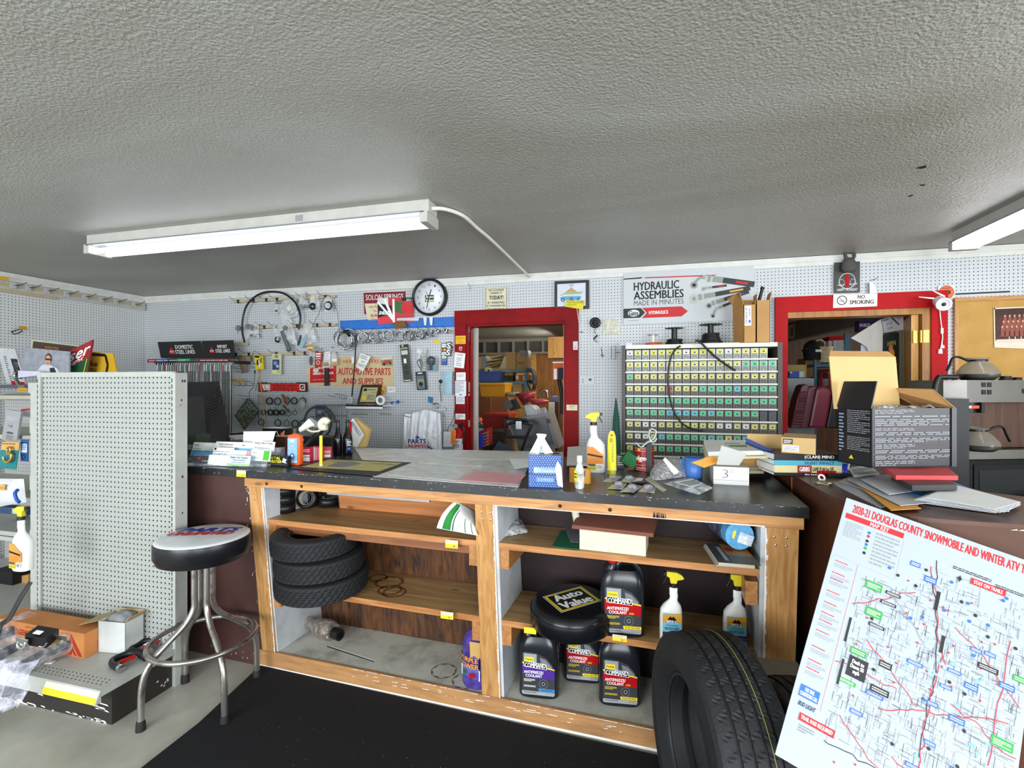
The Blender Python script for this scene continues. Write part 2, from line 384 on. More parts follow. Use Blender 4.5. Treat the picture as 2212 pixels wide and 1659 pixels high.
struct(MB(mat('#b9b9b5',0.6)).box(-5.349,-5.325,-3.0,WY-0.02,CEIL-0.16,CEIL-0.08),'trim_3')
# rooms behind the two doorways
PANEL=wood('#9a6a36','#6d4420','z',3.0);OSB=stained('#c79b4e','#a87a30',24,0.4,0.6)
struct(MB(mat('#8d8e8c',0.8)).box(-4.2,5.5,WY+0.12,10.5,2.47,2.55),'ceiling_storeroom')
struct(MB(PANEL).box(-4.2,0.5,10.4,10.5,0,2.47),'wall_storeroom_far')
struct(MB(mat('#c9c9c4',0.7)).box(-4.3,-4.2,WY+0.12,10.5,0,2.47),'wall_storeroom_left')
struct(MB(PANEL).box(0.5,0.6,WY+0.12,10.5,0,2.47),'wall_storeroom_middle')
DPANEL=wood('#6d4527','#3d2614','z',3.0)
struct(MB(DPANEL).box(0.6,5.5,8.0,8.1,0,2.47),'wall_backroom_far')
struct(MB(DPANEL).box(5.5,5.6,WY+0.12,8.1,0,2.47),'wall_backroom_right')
# door 1: red casing, red jambs, grey edge of a door folded back into the storeroom
def casing(bm,X0,X1,xi0,xi1,zt,zi,dep=0.025):
    bm.box(X0,xi0,WY-dep,WY,0,zi+0.0);bm.box(xi1,X1,WY-dep,WY,0,zi);bm.box(X0,X1,WY-dep-0.004,WY,zi,zt)
b=MB(RED);casing(b,-1.668,-0.543,D1[0],D1[1],2.145,D1[2]+0.0)
b.box(D1[0],D1[0]+0.02,WY-0.01,WY+0.13,0,D1[2]-.0205);b.box(D1[1]-0.02,D1[1],WY-0.01,WY+0.13,0,D1[2]-.0205);b.box(D1[0],D1[1],WY-0.01,WY+0.13,D1[2]-0.02,D1[2]-.0005)
b.box(D1[0]+0.02,D1[0]+0.035,WY+0.03,WY+0.07,0,D1[2]-0.02)
door1=struct(b,'door_1')
b=MB(mat('#b7b6b0',0.5));b.box(-1.541,-1.50,WY+0.125,WY+0.16,0.01,2.0);struct(b,'door_edge',door1)
b=MB(mat('#dcdcd6',0.5));b.box(-0.69,-0.672,WY+0.10,WY+0.14,0,2.0);struct(b,'door_stop',door1)
WJ=wood('#b0762c','#8c5a1d','z',4.0)
b=MB(REDP);casing(b,0.973,2.083,D2[0],D2[1],2.147,D2[2])
door2=struct(b,'door_2')
b=MB(WJ);b.box(D2[0]+.0005,D2[0]+0.006,WY+0.001,WY+0.129,0,D2[2]-.046);b.box(D2[1]-0.05,D2[1],WY-0.012,WY+0.13,0,D2[2]-.0455);b.box(D2[0],D2[1],WY-0.012,WY+0.13,D2[2]-0.045,D2[2]-.0005);struct(b,'door_jamb',door2)
b=MB(wood('#d39a3e','#b87c28','z',4.0));b.hexa([(1.888,4.235,.01),(1.928,4.225,.01),(2.20,5.08,.01),(2.16,5.09,.01)],[(1.888,4.235,1.985),(1.928,4.225,1.985),(2.20,5.08,1.985),(2.16,5.09,1.985)]);struct(b,'door_leaf',door2)
BRASS=mat('#d9b451',0.3,0.8)
b=MB(BRASS);p=PY(1974,727,WY-0.013)
b.box(1.893,1.925,WY+0.016,WY+0.022,p.z-0.045,p.z+0.045);b.box(1.94,1.975,WY-0.016,WY-0.012,p.z-0.045,p.z+0.045);b.cyl((1.932,WY-0.002,p.z-0.045),(1.932,WY-0.002,p.z+0.045),0.008)
struct(b,'door_hinge',door2)
# pegboard sheet joints on the back wall
b=MB(mat('#c9cbca',0.6,var=0))
for px in (1274,502,2026):X=PY(px,650,WY).x;b.box(X,X+0.004,WY-0.0015,WY,0.3,CEIL-0.08)
struct(b,'trim_4')
# ================================================================ LIGHT FITTINGS
TUBE=emis('#f4f7ff',7.0);TUBED=emis('#eef3ff',1.6);LW=mat('#b4b3ac',0.55)
def strip_light(name,label,loc,rz,L,lit,group=None):
    t=thing(name,label,'light',loc,rz,group) # local x runs along the fitting, z = ceiling
    b=MB(LW);b.box(0,L,-0.055,0.055,-0.065,0);b.build('housing',t,bev=0.003)
    b=MB(mat('#8f9294',0.3,0.5));b.box(0.02,L-0.02,-0.075,0.075,-0.074,-0.066);b.build('reflector',t)
    for x in (0.0,L-0.045):
        b=MB(LW);b.box(x,x+0.045,-0.075,0.075,-0.125,-0.066);b.build('lamp_holder',t,bev=0.004)
    for i,y in enumerate((-0.045,0.045)):
        b=MB(lit[i]);b.cyl((0.05,y,-0.106),(L-0.05,y,-0.106),0.0165,n=14);b.build('tube',t)
    return t
lt=strip_light('strip_light','long white two-tube fluorescent fitting with a loose conduit at its end',(-3.51,2.42,CEIL),0,2.42,(TUBE,TUBED))
b=MB(mat('#8d8f90',0.5));b.box(1.60,1.65,-0.0565,-0.055,-0.05,-0.015);b.build('tape_patch',lt)
b=MB(mat('#e4e2da',0.5));pts=[PZ(937,446,2.41),PZ(962,452,2.43),PZ(1000,466,2.437),PZ(1030,492,2.437),PZ(1060,517,2.437),PZ(1105,560,2.437),PY(1144,598,WY-0.03)]
pts[0]=V((-1.09,2.40,2.41));b.tube(pts,0.011,8);b.build('conduit',lt,world=True)
strip_light('strip_light','bright double-tube ceiling light near the cork board wall',(1.95,3.76,CEIL),-PI/2,2.4,(emis('#f6f8ff',12.0),emis('#f6f8ff',12.0)))
TUBS=emis('#fff4e0',110.0)
strip_light('strip_light','twin-tube light fitting hanging on the storeroom ceiling past the red doorway',(-1.3,5.9,2.47),PI/2,1.25,(TUBED,TUBED))
strip_light('strip_light','bare tube light glowing at the far end of the storeroom',(-1.55,8.7,2.30),PI/2,1.0,(TUBS,TUBS))
strip_light('strip_light','bright storeroom tube light seen beneath the red door header',(-0.35,5.35,2.47),PI/2,1.3,(TUBS,TUBS))
strip_light('strip_light','tube light on the ceiling of the office behind the no smoking sign',(3.6,5.0,2.47),PI/2,1.25,(TUBS,TUBS))
# ================================================================ FLOOR MAT
MATB=mat('#0c0d11',0.95,var=0.35,scale=60,bump=0.3,bscale=300)
b=MB(MATB);b.poly([(-1.935,2.13,0.012),(-1.865,1.70,0.012),(-1.80,-1.2,0.012),(1.6,-1.2,0.012),(1.6,1.50,0.012),(0.55,2.0,0.012)][::-1],0.011,(0,0,1))
b.m(mat('#8b8b86',0.9));rr=random.Random(3)
for i in range(160):
    x,y=rr.uniform(-1.7,0.3),rr.uniform(1.2,1.95);q=rr.uniform(0.0008,0.003);b.poly([(x,y,0.0135),(x+q,y,0.0135),(x+q,y+q*1.5,0.0135),(x,y+q,0.0135)])
tag(b.build('floor_mat',loc=(0,0,0)),'black speckled floor mat lying along the foot of the wooden counter','mat')
# ================================================================ SHOP COUNTER
CRX=-math.radians(2.35)
ctr=thing('shop_counter','long open-backed shop counter of pine posts and shelves under a black top','counter',(-1.925,2.141,0),CRX)
CM=MX.Translation(V((-1.925,2.141,0)))@ MX.Rotation(CRX,4,'Z')
def cw(u,v,z):return CM @ V((u,v,z))
CMI=CM.inverted()
LEAN=-0.1
def vb(z):return 0.36-0.165*z
BTOP=stained('#1c1d20','#3a3c3f',5,0.5,0.8,0.30,stretch=(1,2,1))
b=MB(BTOP);b.box(-0.95,2.485,-0.125,0.80,1.012,1.05)
b.m(mat('#d0d2d2',0.6,var=0));rr=random.Random(5)
for i in range(170): # chipped paint along the front edge
    u=rr.uniform(-0.3,2.45);w=rr.uniform(0.002,0.012);z=rr.choice((1.049,1.0475,rr.uniform(1.02,1.049)));h=rr.uniform(0.0004,0.0012)
    b.poly([(u,-0.1256,z),(u+w,-0.1256,z+rr.uniform(-.001,.001)),(u+w*0.8,-0.1256,z+h),(u+w*0.2,-0.1256,z+h)])
for i in range(46): # scratches on the bare black end
    u=rr.uniform(2.0,2.48);v=rr.uniform(-0.08,0.45);w=rr.uniform(0.01,0.05);a=rr.uniform(-1.0,-0.3)
    b.poly([(u,v,1.0504),(u+w*math.cos(a),v+w*math.sin(a),1.0504),(u+w*math.cos(a),v+w*math.sin(a)+0.0008,1.0504),(u,v+0.0008,1.0504)])
b.build('countertop',ctr)
b=MB(PINE);b.box(-0.02,2.475,-0.103,-0.06,0.965,1.012);b.m(mat('#5a3418',0.7))
for u in (1.60,1.80,0.33,0.12):b.lathe([(0.0001,0),(0.008,0)],(u,-0.1035,0.985),(0,-1,0),n=10)
b.m(mat('#121214',0.8,var=0))
for i in range(26):u=1.985+rr.gauss(0,0.014);b.poly([(u,-0.1037,0.968),(u+0.003,-0.1037,0.968),(u+0.002,-0.1037,0.985+rr.random()*0.012)])
b.m(mat('#e7e7e3',0.6));b.poly([(1.31,-0.1036,0.9655),(2.35,-0.1036,0.9655),(2.35,-0.1036,0.9695),(1.31,-0.1036,0.9675)])
b.build('top_rail',ctr,bev=0.002)
for (u0,u1) in ((0.0,0.085),(1.226,1.313),(2.352,2.46)):
    b=MB(PINEZ);b.box(u0,u1,0.0,0.042,0.0,0.965,(0,LEAN*0.965))
    b.m(mat('#e8e8e6',0.7)) # torn white paint edge
    for i in range(48):
        z=i*0.02;w0=0.003+0.004*rr.random();f=lambda z:-0.0008+LEAN*z
        ux=u1 if u0<2 else u0+0.0
        if u0<2:b.poly([(ux-w0,f(z),z),(ux,f(z),z),(ux,f(z+.02),z+.02),(ux-w0-0.003*rr.random(),f(z+.02),z+.02)])
        else:b.poly([(ux,f(z),z),(ux+w0*1.5,f(z),z),(ux+w0+0.006*rr.random(),f(z+.02),z+.02),(ux,f(z+.02),z+.02)])
    b.m(STEEL)
    for zz,uu in ((0.93,0.03),(0.90,0.035),(0.93,0.07),(0.90,0.07)):
        if u0>0 or uu<0.05:b.lathe([(0.0001,0.001),(0.004,0)],(u0+uu,-0.001+LEAN*zz,zz),(0,-1,0),n=8)
    b.build('post',ctr)
GRW=stained('#c9cdd2','#a9adb0',6,0.45,0.75,0.6)
for u0,u1 in ((0.085,0.094),(1.306,1.327),(2.338,2.352)):
    b=MB(GRW);b.hexa([(u0,0.002,0.09),(u1,0.002,0.09),(u1,vb(0.09),0.09),(u0,vb(0.09),0.09)],[(u0,0.002+LEAN,1.0),(u1,0.002+LEAN,1.0),(u1,vb(1.0),1.0),(u0,vb(1.0),1.0)])
    b.build('side_panel',ctr)
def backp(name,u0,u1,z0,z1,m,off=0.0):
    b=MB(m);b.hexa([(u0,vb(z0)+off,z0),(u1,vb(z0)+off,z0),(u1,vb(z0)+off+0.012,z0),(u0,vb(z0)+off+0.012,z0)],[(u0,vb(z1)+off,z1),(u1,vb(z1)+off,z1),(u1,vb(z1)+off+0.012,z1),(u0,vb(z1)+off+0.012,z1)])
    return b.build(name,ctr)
backp('back_panel',0.30,1.306,0.80,1.01,wood('#bd7d4b','#9a6034','x',3.0))
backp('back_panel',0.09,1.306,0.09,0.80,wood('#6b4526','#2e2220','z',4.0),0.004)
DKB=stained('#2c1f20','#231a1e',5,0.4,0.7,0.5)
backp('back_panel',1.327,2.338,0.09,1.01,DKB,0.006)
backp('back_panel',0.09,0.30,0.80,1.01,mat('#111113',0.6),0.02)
SHW=wood('#b99462','#8d6a3f','x',2.5);EDG=wood('#c48a52','#9d6534','x',5.0)
def shelf(u0,u1,z,stain=False):
    fv=LEAN*z+0.008;b=MB(SHW);b.box(u0,u1,fv+0.0015,vb(z)-0.001,z-0.026,z);b.m(EDG);b.box(u0,u1,fv,fv+0.0015,z-0.0262,z+0.0002)
    if stain:
        b.m(mat('#6e4a2c',0.55,var=0.3,scale=40))
        for cu,cv,R in ((0.645,0.17,0.075),(0.70,0.085,0.062),(0.735,0.07,0.060),(0.56,0.20,0.05)):
            n=34;q=[(cu+R*math.cos(2*PI*i/n),cv+R*math.sin(2*PI*i/n)) for i in range(n)]
            for i in range(n):
                a,c=q[i],q[(i+1)% n];w=0.86-0.10*abs(math.sin(i*0.9));ii=lambda p:(cu+(p[0]-cu)*w,cv+(p[1]-cv)*w)
                b.poly([(a[0],a[1],z+0.0008),(c[0],c[1],z+0.0008),ii(c)+(z+0.0008,),ii(a)+(z+0.0008,)])
    return b.build('shelf',ctr)
shelf(0.094,1.226,0.80);shelf(1.327,2.338,0.80);shelf(0.094,1.24,0.455,True);shelf(1.327,2.338,0.455)
b=MB(wood('#8f5a34','#6e3f22','x',4.0));b.box(0.13,1.20,-0.07+0.012,-0.05,0.735,0.774);b.build('shelf_rail',ctr)
for u0,z0 in ((0.094,0.685),(1.185,0.685),(1.327,0.685),(0.094,0.34),(1.185,0.34),(1.327,0.34),(2.292,0.66)):
    b=MB(wood('#bd8750','#996233','y',5.0));fv=LEAN*z0+0.008;b.box(u0,u0+0.042,fv,vb(z0)-0.005,z0,z0+0.088);b.build('cleat',ctr)
DECK=stained('#c6c7bc','#8f8878',9,0.46,0.80,0.7)
b=MB(DECK);b.box(0.094,2.338,0.0,vb(0.08),0.06,0.092)
b.m(mat('#e9e9e4',0.6));b.poly([(0.30,0.125,0.0925),(0.62,0.075,0.0925),(0.62,0.085,0.0925),(0.30,0.137,0.0925)]);b.m(mat('#151515',0.9));b.poly([(0.30,0.118,0.0928),(0.62,0.068,0.0928),(0.62,0.074,0.0928),(0.30,0.126,0.0928)])
b.m(mat('#6a6355',0.7,var=0.3,scale=60))
for cu,cv in ((0.985,0.105),(1.115,0.062)):
    n=36;R=0.062
    for i in range(n):
        a0,a1=2*PI*i/n,2*PI*(i+1)/n;w=0.9-0.08*math.sin(i*1.3)
        b.poly([(cu+R*math.cos(a0),cv+R*math.sin(a0),0.0927),(cu+R*math.cos(a1),cv+R*math.sin(a1),0.0927),(cu+R*w*math.cos(a1),cv+R*w*math.sin(a1),0.0927),(cu+R*w*math.cos(a0),cv+R*w*math.sin(a0),0.0927)])
b.build('bottom_deck',ctr)
b=MB(stained('#b58553','#84603f',12,0.42,0.78,0.6,stretch=(0.4,3,3)));b.box(-0.02,2.475,-0.012,0.0,0.018,0.095)
b.m(mat('#e6e6e2',0.7));b.box(-0.02,2.475,-0.010,0.0,0.0,0.018)
for i in range(120):
    u=rr.uniform(0.55,2.4);w=rr.uniform(0.004,0.05);z=(0.0905 if i % 3 else rr.uniform(0.05,0.075));b.poly([(u,-0.0127,z),(u+w,-0.0127,z),(u+w,-0.0127,z+0.003),(u,-0.0127,z+0.0015)])
b.build('bottom_rail',ctr)
BRN=stained('#4e332e','#412a27',4,0.4,0.7,0.45)
b=MB(BRN);b.box(-0.94,-0.001,0.0,0.018,0,1.012,(0,LEAN));b.m(mat('#d9d4c8',0.7))
for i in range(46):
    z=rr.uniform(0.0,1.0);s=rr.uniform(0.002,0.012);u=-0.004-abs(rr.gauss(0,0.012)) if i<30 else rr.uniform(-0.4,0);z=z if i<30 else rr.uniform(0.01,0.06);f=LEAN*z-0.001
    b.poly([(u,f,z),(u+s*0.3,f,z),(u+s*0.35,f-0.001*s,z+s),(u,f-0.001*s,z+s)])
b.build('front_panel',ctr)
b=MB(mat('#2a1d1c',0.7));b.box(-0.94,2.47,0.75,0.77,0,1.012);b.build('rear_panel',ctr)
b=MB(mat('#9a9da0',0.4,0.6));b.box(0.44,0.99,-0.058,-0.045,0.945,0.966);b.build('metal_strip',ctr)
# ================================================================ GONDOLA (perforated display stand)
GW=mat('#aeb0aa',0.45);PEGG=pegmat('#a3a7a2','#000000',0.17)
gon=thing('display_gondola','white perforated steel display stand with a low deck beside the bar stool','display stand',(-2.68,1.9,0))
b=MB(PEGG);b.box(-3.13,-2.24,1.895,1.905,0.17,1.515);b.build('perforated_panel',gon,world=True)
b=MB(GW);b.box(-3.145,-2.235,1.888,1.912,1.515,1.542);b.build('top_rail',gon,world=True,bev=0.003)
for x0,x1 in ((-2.238,-2.213),(-3.16,-3.135)):
    b=MB(GW);b.box(x0,x1,1.886,1.952,0,1.535);b.m(mat('#242424',0.8,var=0))
    for i in range(48):z=0.10+i*0.0295;b.box(x0+0.002,x0+0.007,1.8855,1.8862,z,z+0.021)
    for y,z,s in ((1.925,1.495,0.004),(1.938,1.495,0.004),(1.92,1.40,0.003),(1.925,1.02,0.004),(1.925,0.84,0.003),(1.90,0.3,0.003),(1.915,1.375,0.002)):b.box(x1,x1+0.0006,y-s,y+s,z-s*1.6,z+s*1.6)
    b.build('upright',gon,world=True)
b=MB(GW);b.box(-3.15,-2.216,1.548,1.893,0.158,0.184);b.add([(-3.15,1.548,0.184),(-2.216,1.548,0.184),(-2.216,1.525,0.135),(-3.15,1.525,0.135),(-3.15,1.55,0.135),(-2.216,1.55,0.135)],[(0,3,2,1),(1,2,5),(0,4,3),(3,4,5,2)])
b.m(mat('#202020',0.9,var=0))
for r_ in range(3):
    for i in range(36):x=-3.12+i*0.0245+(r_ % 2)*0.008;y=1.58+r_*0.018;b.add([(x+0.004*math.cos(k*PI/3),y+0.004*math.sin(k*PI/3),0.1843) for k in range(6)],[tuple(range(6))])
for r_ in range(3):
    for i in range(8):x=-2.42+i*0.024;y=1.87-r_*0.018;b.add([(x+0.003*math.cos(k*PI/3),y+0.003*math.sin(k*PI/3),0.1843) for k in range(6)],[tuple(range(6))])
b.build('base_deck',gon,world=True)
b=MB(stained('#2a2622','#221f1c',5,0.4,0.8,0.45));b.box(-3.15,-2.232,1.604,1.90,0,0.158);b.m(mat('#e9e9e5',0.7,var=0));rr=random.Random(11)
for i in range(60):
    x=rr.uniform(-3.0,-2.3);z=0.075+(x+2.6)*-0.03+rr.gauss(0,0.008) if i<35 else rr.uniform(0,0.012);w=rr.uniform(0.01,0.07)
    b.poly([(x,1.6033,z),(x+w,1.6033,z-0.004),(x+w*0.8,1.6033,z+0.003),(x+w*0.1,1.6033,z+0.004)])
for i in range(6):y=1.84+rr.gauss(0,0.015);z=0.05+rr.gauss(0,0.012);b.poly([(-2.2315,y,z),(-2.2315,y+0.012,z),(-2.2315,y+0.01,z+0.008)])
b.build('kick_plate',gon,world=True)
b=MB(mat('#f7dcc0',0.6));f=lambda t:(1.5475-0.0225*t,0.182-0.047*t)
def strip(m,x0,x1,t0,t1):y0,z0=f(t0);y1,z1=f(t1);b.m(m).poly([(x0,y1-0.0012,z1),(x1,y1-0.0012,z1),(x1,y0-0.0012,z0),(x0,y0-0.0012,z0)])
strip(mat('#f5dcc2',0.6),-2.53,-2.222,0.08,0.5);strip(YEL,-2.53,-2.222,0.5,0.98)
for i,t in enumerate(("2\u00b0\u00b0","2\u00b0\u00b0","2\u00b0\u00b0","11\u00b0\u00b0")):b.m(TXTB).text(t.replace('\u00b0',"'"),(-2.50+i*0.075,1.534,0.146),UX,V((0,0.2,1)),0.016,0.011)
b.build('price_strip',gon,world=True)
# ================================================================ BROWN CURVED COUNTER
_o=catmull([(0.60,2.98,0),(0.598,2.67,0),(0.600,2.31,0),(0.606,2.0,0),(0.628,1.826,0),(0.705,1.691,0),(0.806,1.648,0),(1.018,1.64,0)],5)
out=[(p.x,p.y) for p in _o]+[(3.2,1.60),(3.2,1.95),(1.35,1.98),(1.16,2.10),(1.12,2.30),(1.12,2.98)]
BRNT=stained('#4a2c1f','#5a3826',3,0.4,0.7,0.32);BRNF=stained('#542a14','#432412',2,0.35,0.7,0.55)
bc=thing('curved_counter','glossy brown laminate counter with a rounded corner behind the trail map','counter',(1.9,2.3,0))
b=MB(BRNT);b.poly([(x,y,1.10) for x,y in out],0.012,(0,0,1));b.build('counter_top',bc,world=True)
b=MB(BRNF);q=[(x+0.004*(1 if x<1 else 0),y+0.004*(1 if y<1.9 else-1),1.088) for x,y in out];b.poly(q,1.088,(0,0,1))
b.m(mat('#a8672f',0.6));b.box(0.5985,0.602,2.305,2.309,0.9,1.088)
b.m(mat('#e9e4da',0.6,var=0));rr=random.Random(4)
for i in range(60):x=rr.uniform(0.95,1.6);w=rr.uniform(0.005,0.04);b.poly([(x,1.6425-0.018*(x-1.018)-0.0005,1.082),(x+w,1.6425-0.018*(x+w-1.018)-0.0005,1.0825),(x+w,1.6425-0.018*(x+w-1.018)-0.0005,1.086)])
b.poly([(1.06,1.640,0.995),(1.30,1.6355,0.998),(1.30,1.6355,0.9965),(1.06,1.640,0.993)])
b.build('counter_front',bc,world=True)
# ================================================================ drawing helpers
def KX(ox,oy,s):return lambda x,y:(ox+x/s,oy+y/s)
cD=KX(300,640,6.9125);cE=KX(500,600,6.9125);cG=KX(700,590,6.9125);cH=KX(480,760,6.9125);cI=KX(720,760,6.9125)
cJ=KX(380,860,6.9125);cKd=KX(960,650,6.9125);cL=KX(980,780,7.9);cM=KX(1180,580,6.9125);cN=KX(1330,560,6.1444)
cO=KX(1320,720,5.821);cP=KX(1640,540,5.2667);cQ=KX(1980,560,6.9125);cR=KX(1680,640,5.821);cS=KX(1120,870,6.506)
cT=KX(1380,890,6.506);cU=KX(1600,900,6.506);cV=KX(1780,780,5.1204);cW=KX(1780,980,5.1204);cX=KX(1660,1060,3.279)
cA=KX(0,560,5.2667);cB=KX(0,800,5.2667);cC=KX(0,1100,3.56);cF=KX(0,1330,7.03)
def PW(pt,off=0.0,yp=WY):return PY(pt[0],pt[1],yp-off)
def dep(p):return-ST*p[0]+CT*p[1]
def decal(mb,TL,TR,BL,items,lift=0.0008):
    """print flat artwork on a face; u runs TL->TR, v runs TL->BL"""
    TL,TR,BL=V(TL),V(TR),V(BL);ux=TR-TL;uv=BL-TL;n=ux.cross(-uv).normalized();k=0;stp=0.35 if len(items)<30 else 9.0/len(items)
    f=lambda u,v:TL+ux*u+uv*v+n*(lift*(1+stp*k))
    for it in items:
        k += 1
        if it[0]== 'r':_,u0,v0,u1,v1,m=it;mb.m(m).poly([f(u0,v1),f(u1,v1),f(u1,v0),f(u0,v0)])
        elif it[0]== 'p':mb.m(it[2]).poly([f(*q) for q in it[1]])
        elif it[0]== 'c':
            _,u,v,ru,rv,m=it[:6];mb.m(m).poly([f(u+ru*math.cos(a*PI/12),v+rv*math.sin(a*PI/12)) for a in range(24)][::-1])
        elif it[0]== 'o':
            _,u,v,ru,rv,w,m=it;mb.m(m);q=[(math.cos(a*PI/12),math.sin(a*PI/12)) for a in range(24)]
            for a in range(24):
                c0,s0=q[a];c1,s1=q[(a+1)% 24];mb.poly([f(u+ru*c0,v+rv*s0),f(u+ru*c1,v+rv*s1),f(u+ru*c1*(1-w),v+rv*s1*(1-w)),f(u+ru*c0*(1-w),v+rv*s0*(1-w))][::-1])
        elif it[0]== 'l': # line between two points with width
            _,u0,v0,u1,v1,w,m=it;a,c=f(u0,v0),f(u1,v1);d=(c-a)
            if d.length<1e-6:continue
            s=n.cross(d).normalized()*(w/2);mb.m(m).poly([a-s,c-s,c+s,a+s])
        elif it[0]== 't':
            t,u0,v0,u1,v1,m=it[1:7];bo=it[7] if len(it)>7 else 0.0;sh=it[8] if len(it)>8 else 0.0
            mb.m(m).text(t,f(u0,v1),ux*(u1-u0),-uv*(v1-v0),1,1,bo,sh)
        elif it[0]== 'w': # block of small illegible writing: thin broken bars
            _,u0,v0,u1,v1,rows,m=it;rg=random.Random(int(u0*977+v0*331+rows));mb.m(m)
            for i in range(rows):
                va=v0+(v1-v0)*(i+0.2)/rows;vb_=v0+(v1-v0)*(i+0.65)/rows;u=u0;end=u0+(u1-u0)*(1 if i % 3<2 else rg.uniform(.5,.9))
                while u<end:
                    w=(u1-u0)*rg.uniform(0.06,0.22);e=min(end,u+w);mb.poly([f(u,vb_),f(e,vb_),f(e,va),f(u,va)]);u=e+(u1-u0)*0.025
    return mb
def box4(c):
    if len(c)== 2:(x0,y0),(x1,y1)=c;return [(x0,y0),(x1,y0),(x1,y1),(x0,y1)]
    return list(c)
def card(name,label,cat,corners,face,items=(),off=0.008,th=0.003,group=None,yp=WY,bev=0,parent=None,tilt=0.0):
    """flat panel on the plane y = yp - off; corners in photo pixels TL, TR, BR, BL (or TL, BR)"""
    if len(corners)== 2:
        (x0,y0),(x1,y1)=corners;X0,X1,Z0,Z1=wrect(x0,y0,x1,y1,yp-off);y=yp-off
        P=[V((X0,y,Z1)),V((X1,y,Z1)),V((X1,y,Z0)),V((X0,y,Z0))]
    else:P=[PW(c,off,yp) for c in corners]
    if tilt:
        for i in (0,1):P[i].y -= tilt
    b=MB(face);b.poly([P[3],P[2],P[1],P[0]],th,(0,-1,0));decal(b,P[0],P[1],P[3],items)
    if parent is not None:return b.build(name,parent,world=True,bev=bev)
    return tag(b.build(name,bev=bev),label,cat,group)
def pillow(b,c4,depth,nu=6,nv=8,wr=0.0,seed=1,yb=None):
    """soft closed pouch through four world corners TL, TR, BR, BL, swelling along its normal"""
    TL,TR,BR,BL=[V(p) for p in c4];n=(TR-TL).cross(TL-BL).normalized();rg=random.Random(seed)
    def pt(u,v):return (TL*(1-u)+TR*u)*(1-v)+(BL*(1-u)+BR*u)*v
    for sgn in (1,-0.25):
        jit={}
        def fn(u,v,s=sgn):
            w=(4*u*(1-u))** 0.55*(4*v*(1-v))** 0.45
            return pt(u,v)+n*(s*depth*w*(1+wr*math.sin(u*17+v*9+seed)+wr*0.7*math.sin(v*23-u*11+seed*2)))
        b.grid(fn,nu,nv) if sgn>0 else b.grid(lambda u,v:fn(1-u,v),nu,nv)
    return b
def hook(b,p,L=0.10,r=0.0022,up=0.02,side=0.0):
    """single peg hook out of the board at p, rising at its tip"""
    p=V(p);b.tube([p,p+V((side*0.5,-L*0.6,0)),p+V((side,-L,up))],r,5,sm=3)
    return b
BLKW=mat('#26272a',0.35,0.7)
CLR=clear('#e8ecec',0.30);CLRD=clear('#cfd3d4',0.42)
# ================================================================ STEEL LINE RACK
slr=thing('line_rack','black headed rack of steel brake lines beside the corner of the pegboard wall','rack',PW((420,780),0.2),0)
def rk(name,corners,face,items,off,th=0.004):return card(name,'','',corners,face,items,off,th,parent=slr)
AG=mat('#d8281f',0.5,var=0)
rk('header_sign',[cD(278,683),cD(920,668),cD(965,930),cD(330,925)],BLACK,[('t','DOMESTIC\nSTEEL LINES',.37,.22,.82,.75,TXTW,.02),('p',[(.23,.74),(.36,.74),(.285,.32)],AG),('t','AGS',.235,.55,.345,.66,TXTW,.02)],0.2)
rk('header_sign',[cD(935,668),cD(1410,655),cD(1435,930),cD(975,930)],BLACK,[('t','IMPORT\nSTEEL LINES',.40,.25,.85,.68,TXTW,.02),('p',[(.21,.68),(.37,.68),(.29,.33)],AG),('t','AGS',.215,.52,.345,.62,TXTW,.02)],0.2)
rk('tag_strip',[cD(125,942),cD(770,925),cD(765,962),cD(128,988)],BLACK,[('r',0,0,.23,1,REDP),('r',.23,0,.46,1,BLUE),('r',.70,0,1,1,mat('#1f9a63',0.5)),('w',.03,.3,.97,.8,1,TXTW)],0.24)
rk('tag_strip',[cD(890,938),cD(1350,935),cD(1352,970),cD(888,978)],REDP,[('w',.05,.2,.95,.85,1,TXTW)],0.24)
b=MB(DSTEEL);p0,p1=PW(cD(250,980),0.2),PW(cD(1440,975),0.2);b.box(p0.x,p1.x,WY-0.22,WY-0.20,p0.z-0.012,p0.z);b.box(p0.x,p0.x+.02,WY-.2,WY-0.001,p0.z-.03,p0.z);b.box(p1.x-.02,p1.x,WY-.2,WY-0.001,p0.z-.03,p0.z);b.build('bracket_bar',slr,world=True)
proto=None;rg=random.Random(2);xs_=[cD(x,0)[0] for x in list(range(285,905,34))+list(range(985,1330,30))+[1345,1365,1382]]
lb=[mat('#e8e6e2',.6),mat('#8fc6e2',.6),mat('#c8e2b0',.6),mat('#d87a7e',.6),mat('#e8e6e2',.6)]
for i,px in enumerate(xs_):
    key=i % 5
    if i<5:
        b=MB(DSTEEL if key != 2 else STEEL);L=0.75;b.tube([(0,0,-0.02),(0,0,-L)],0.0055,6,sm=1);b.m(lb[key]);b.box(-0.009,0.009,-0.0075,-0.006,-0.085,-0.02);b.m(STEEL);b.cyl((0,0,0.0),(0,0,-0.02),0.006,n=6)
        o=b.build('brake_line',loc=(0,0,0));tag(o,'thin coated steel brake line hanging upright in the black headed line rack','brake line','steel brake lines in the rack');
        if i == 0:protos=[]
        protos.append(o)
    else:o=protos[key].copy();COL.objects.link(o)
    p=PY(px,784,WY-0.21+0.02*(i % 2));o.location=(p.x,p.y,p.z)
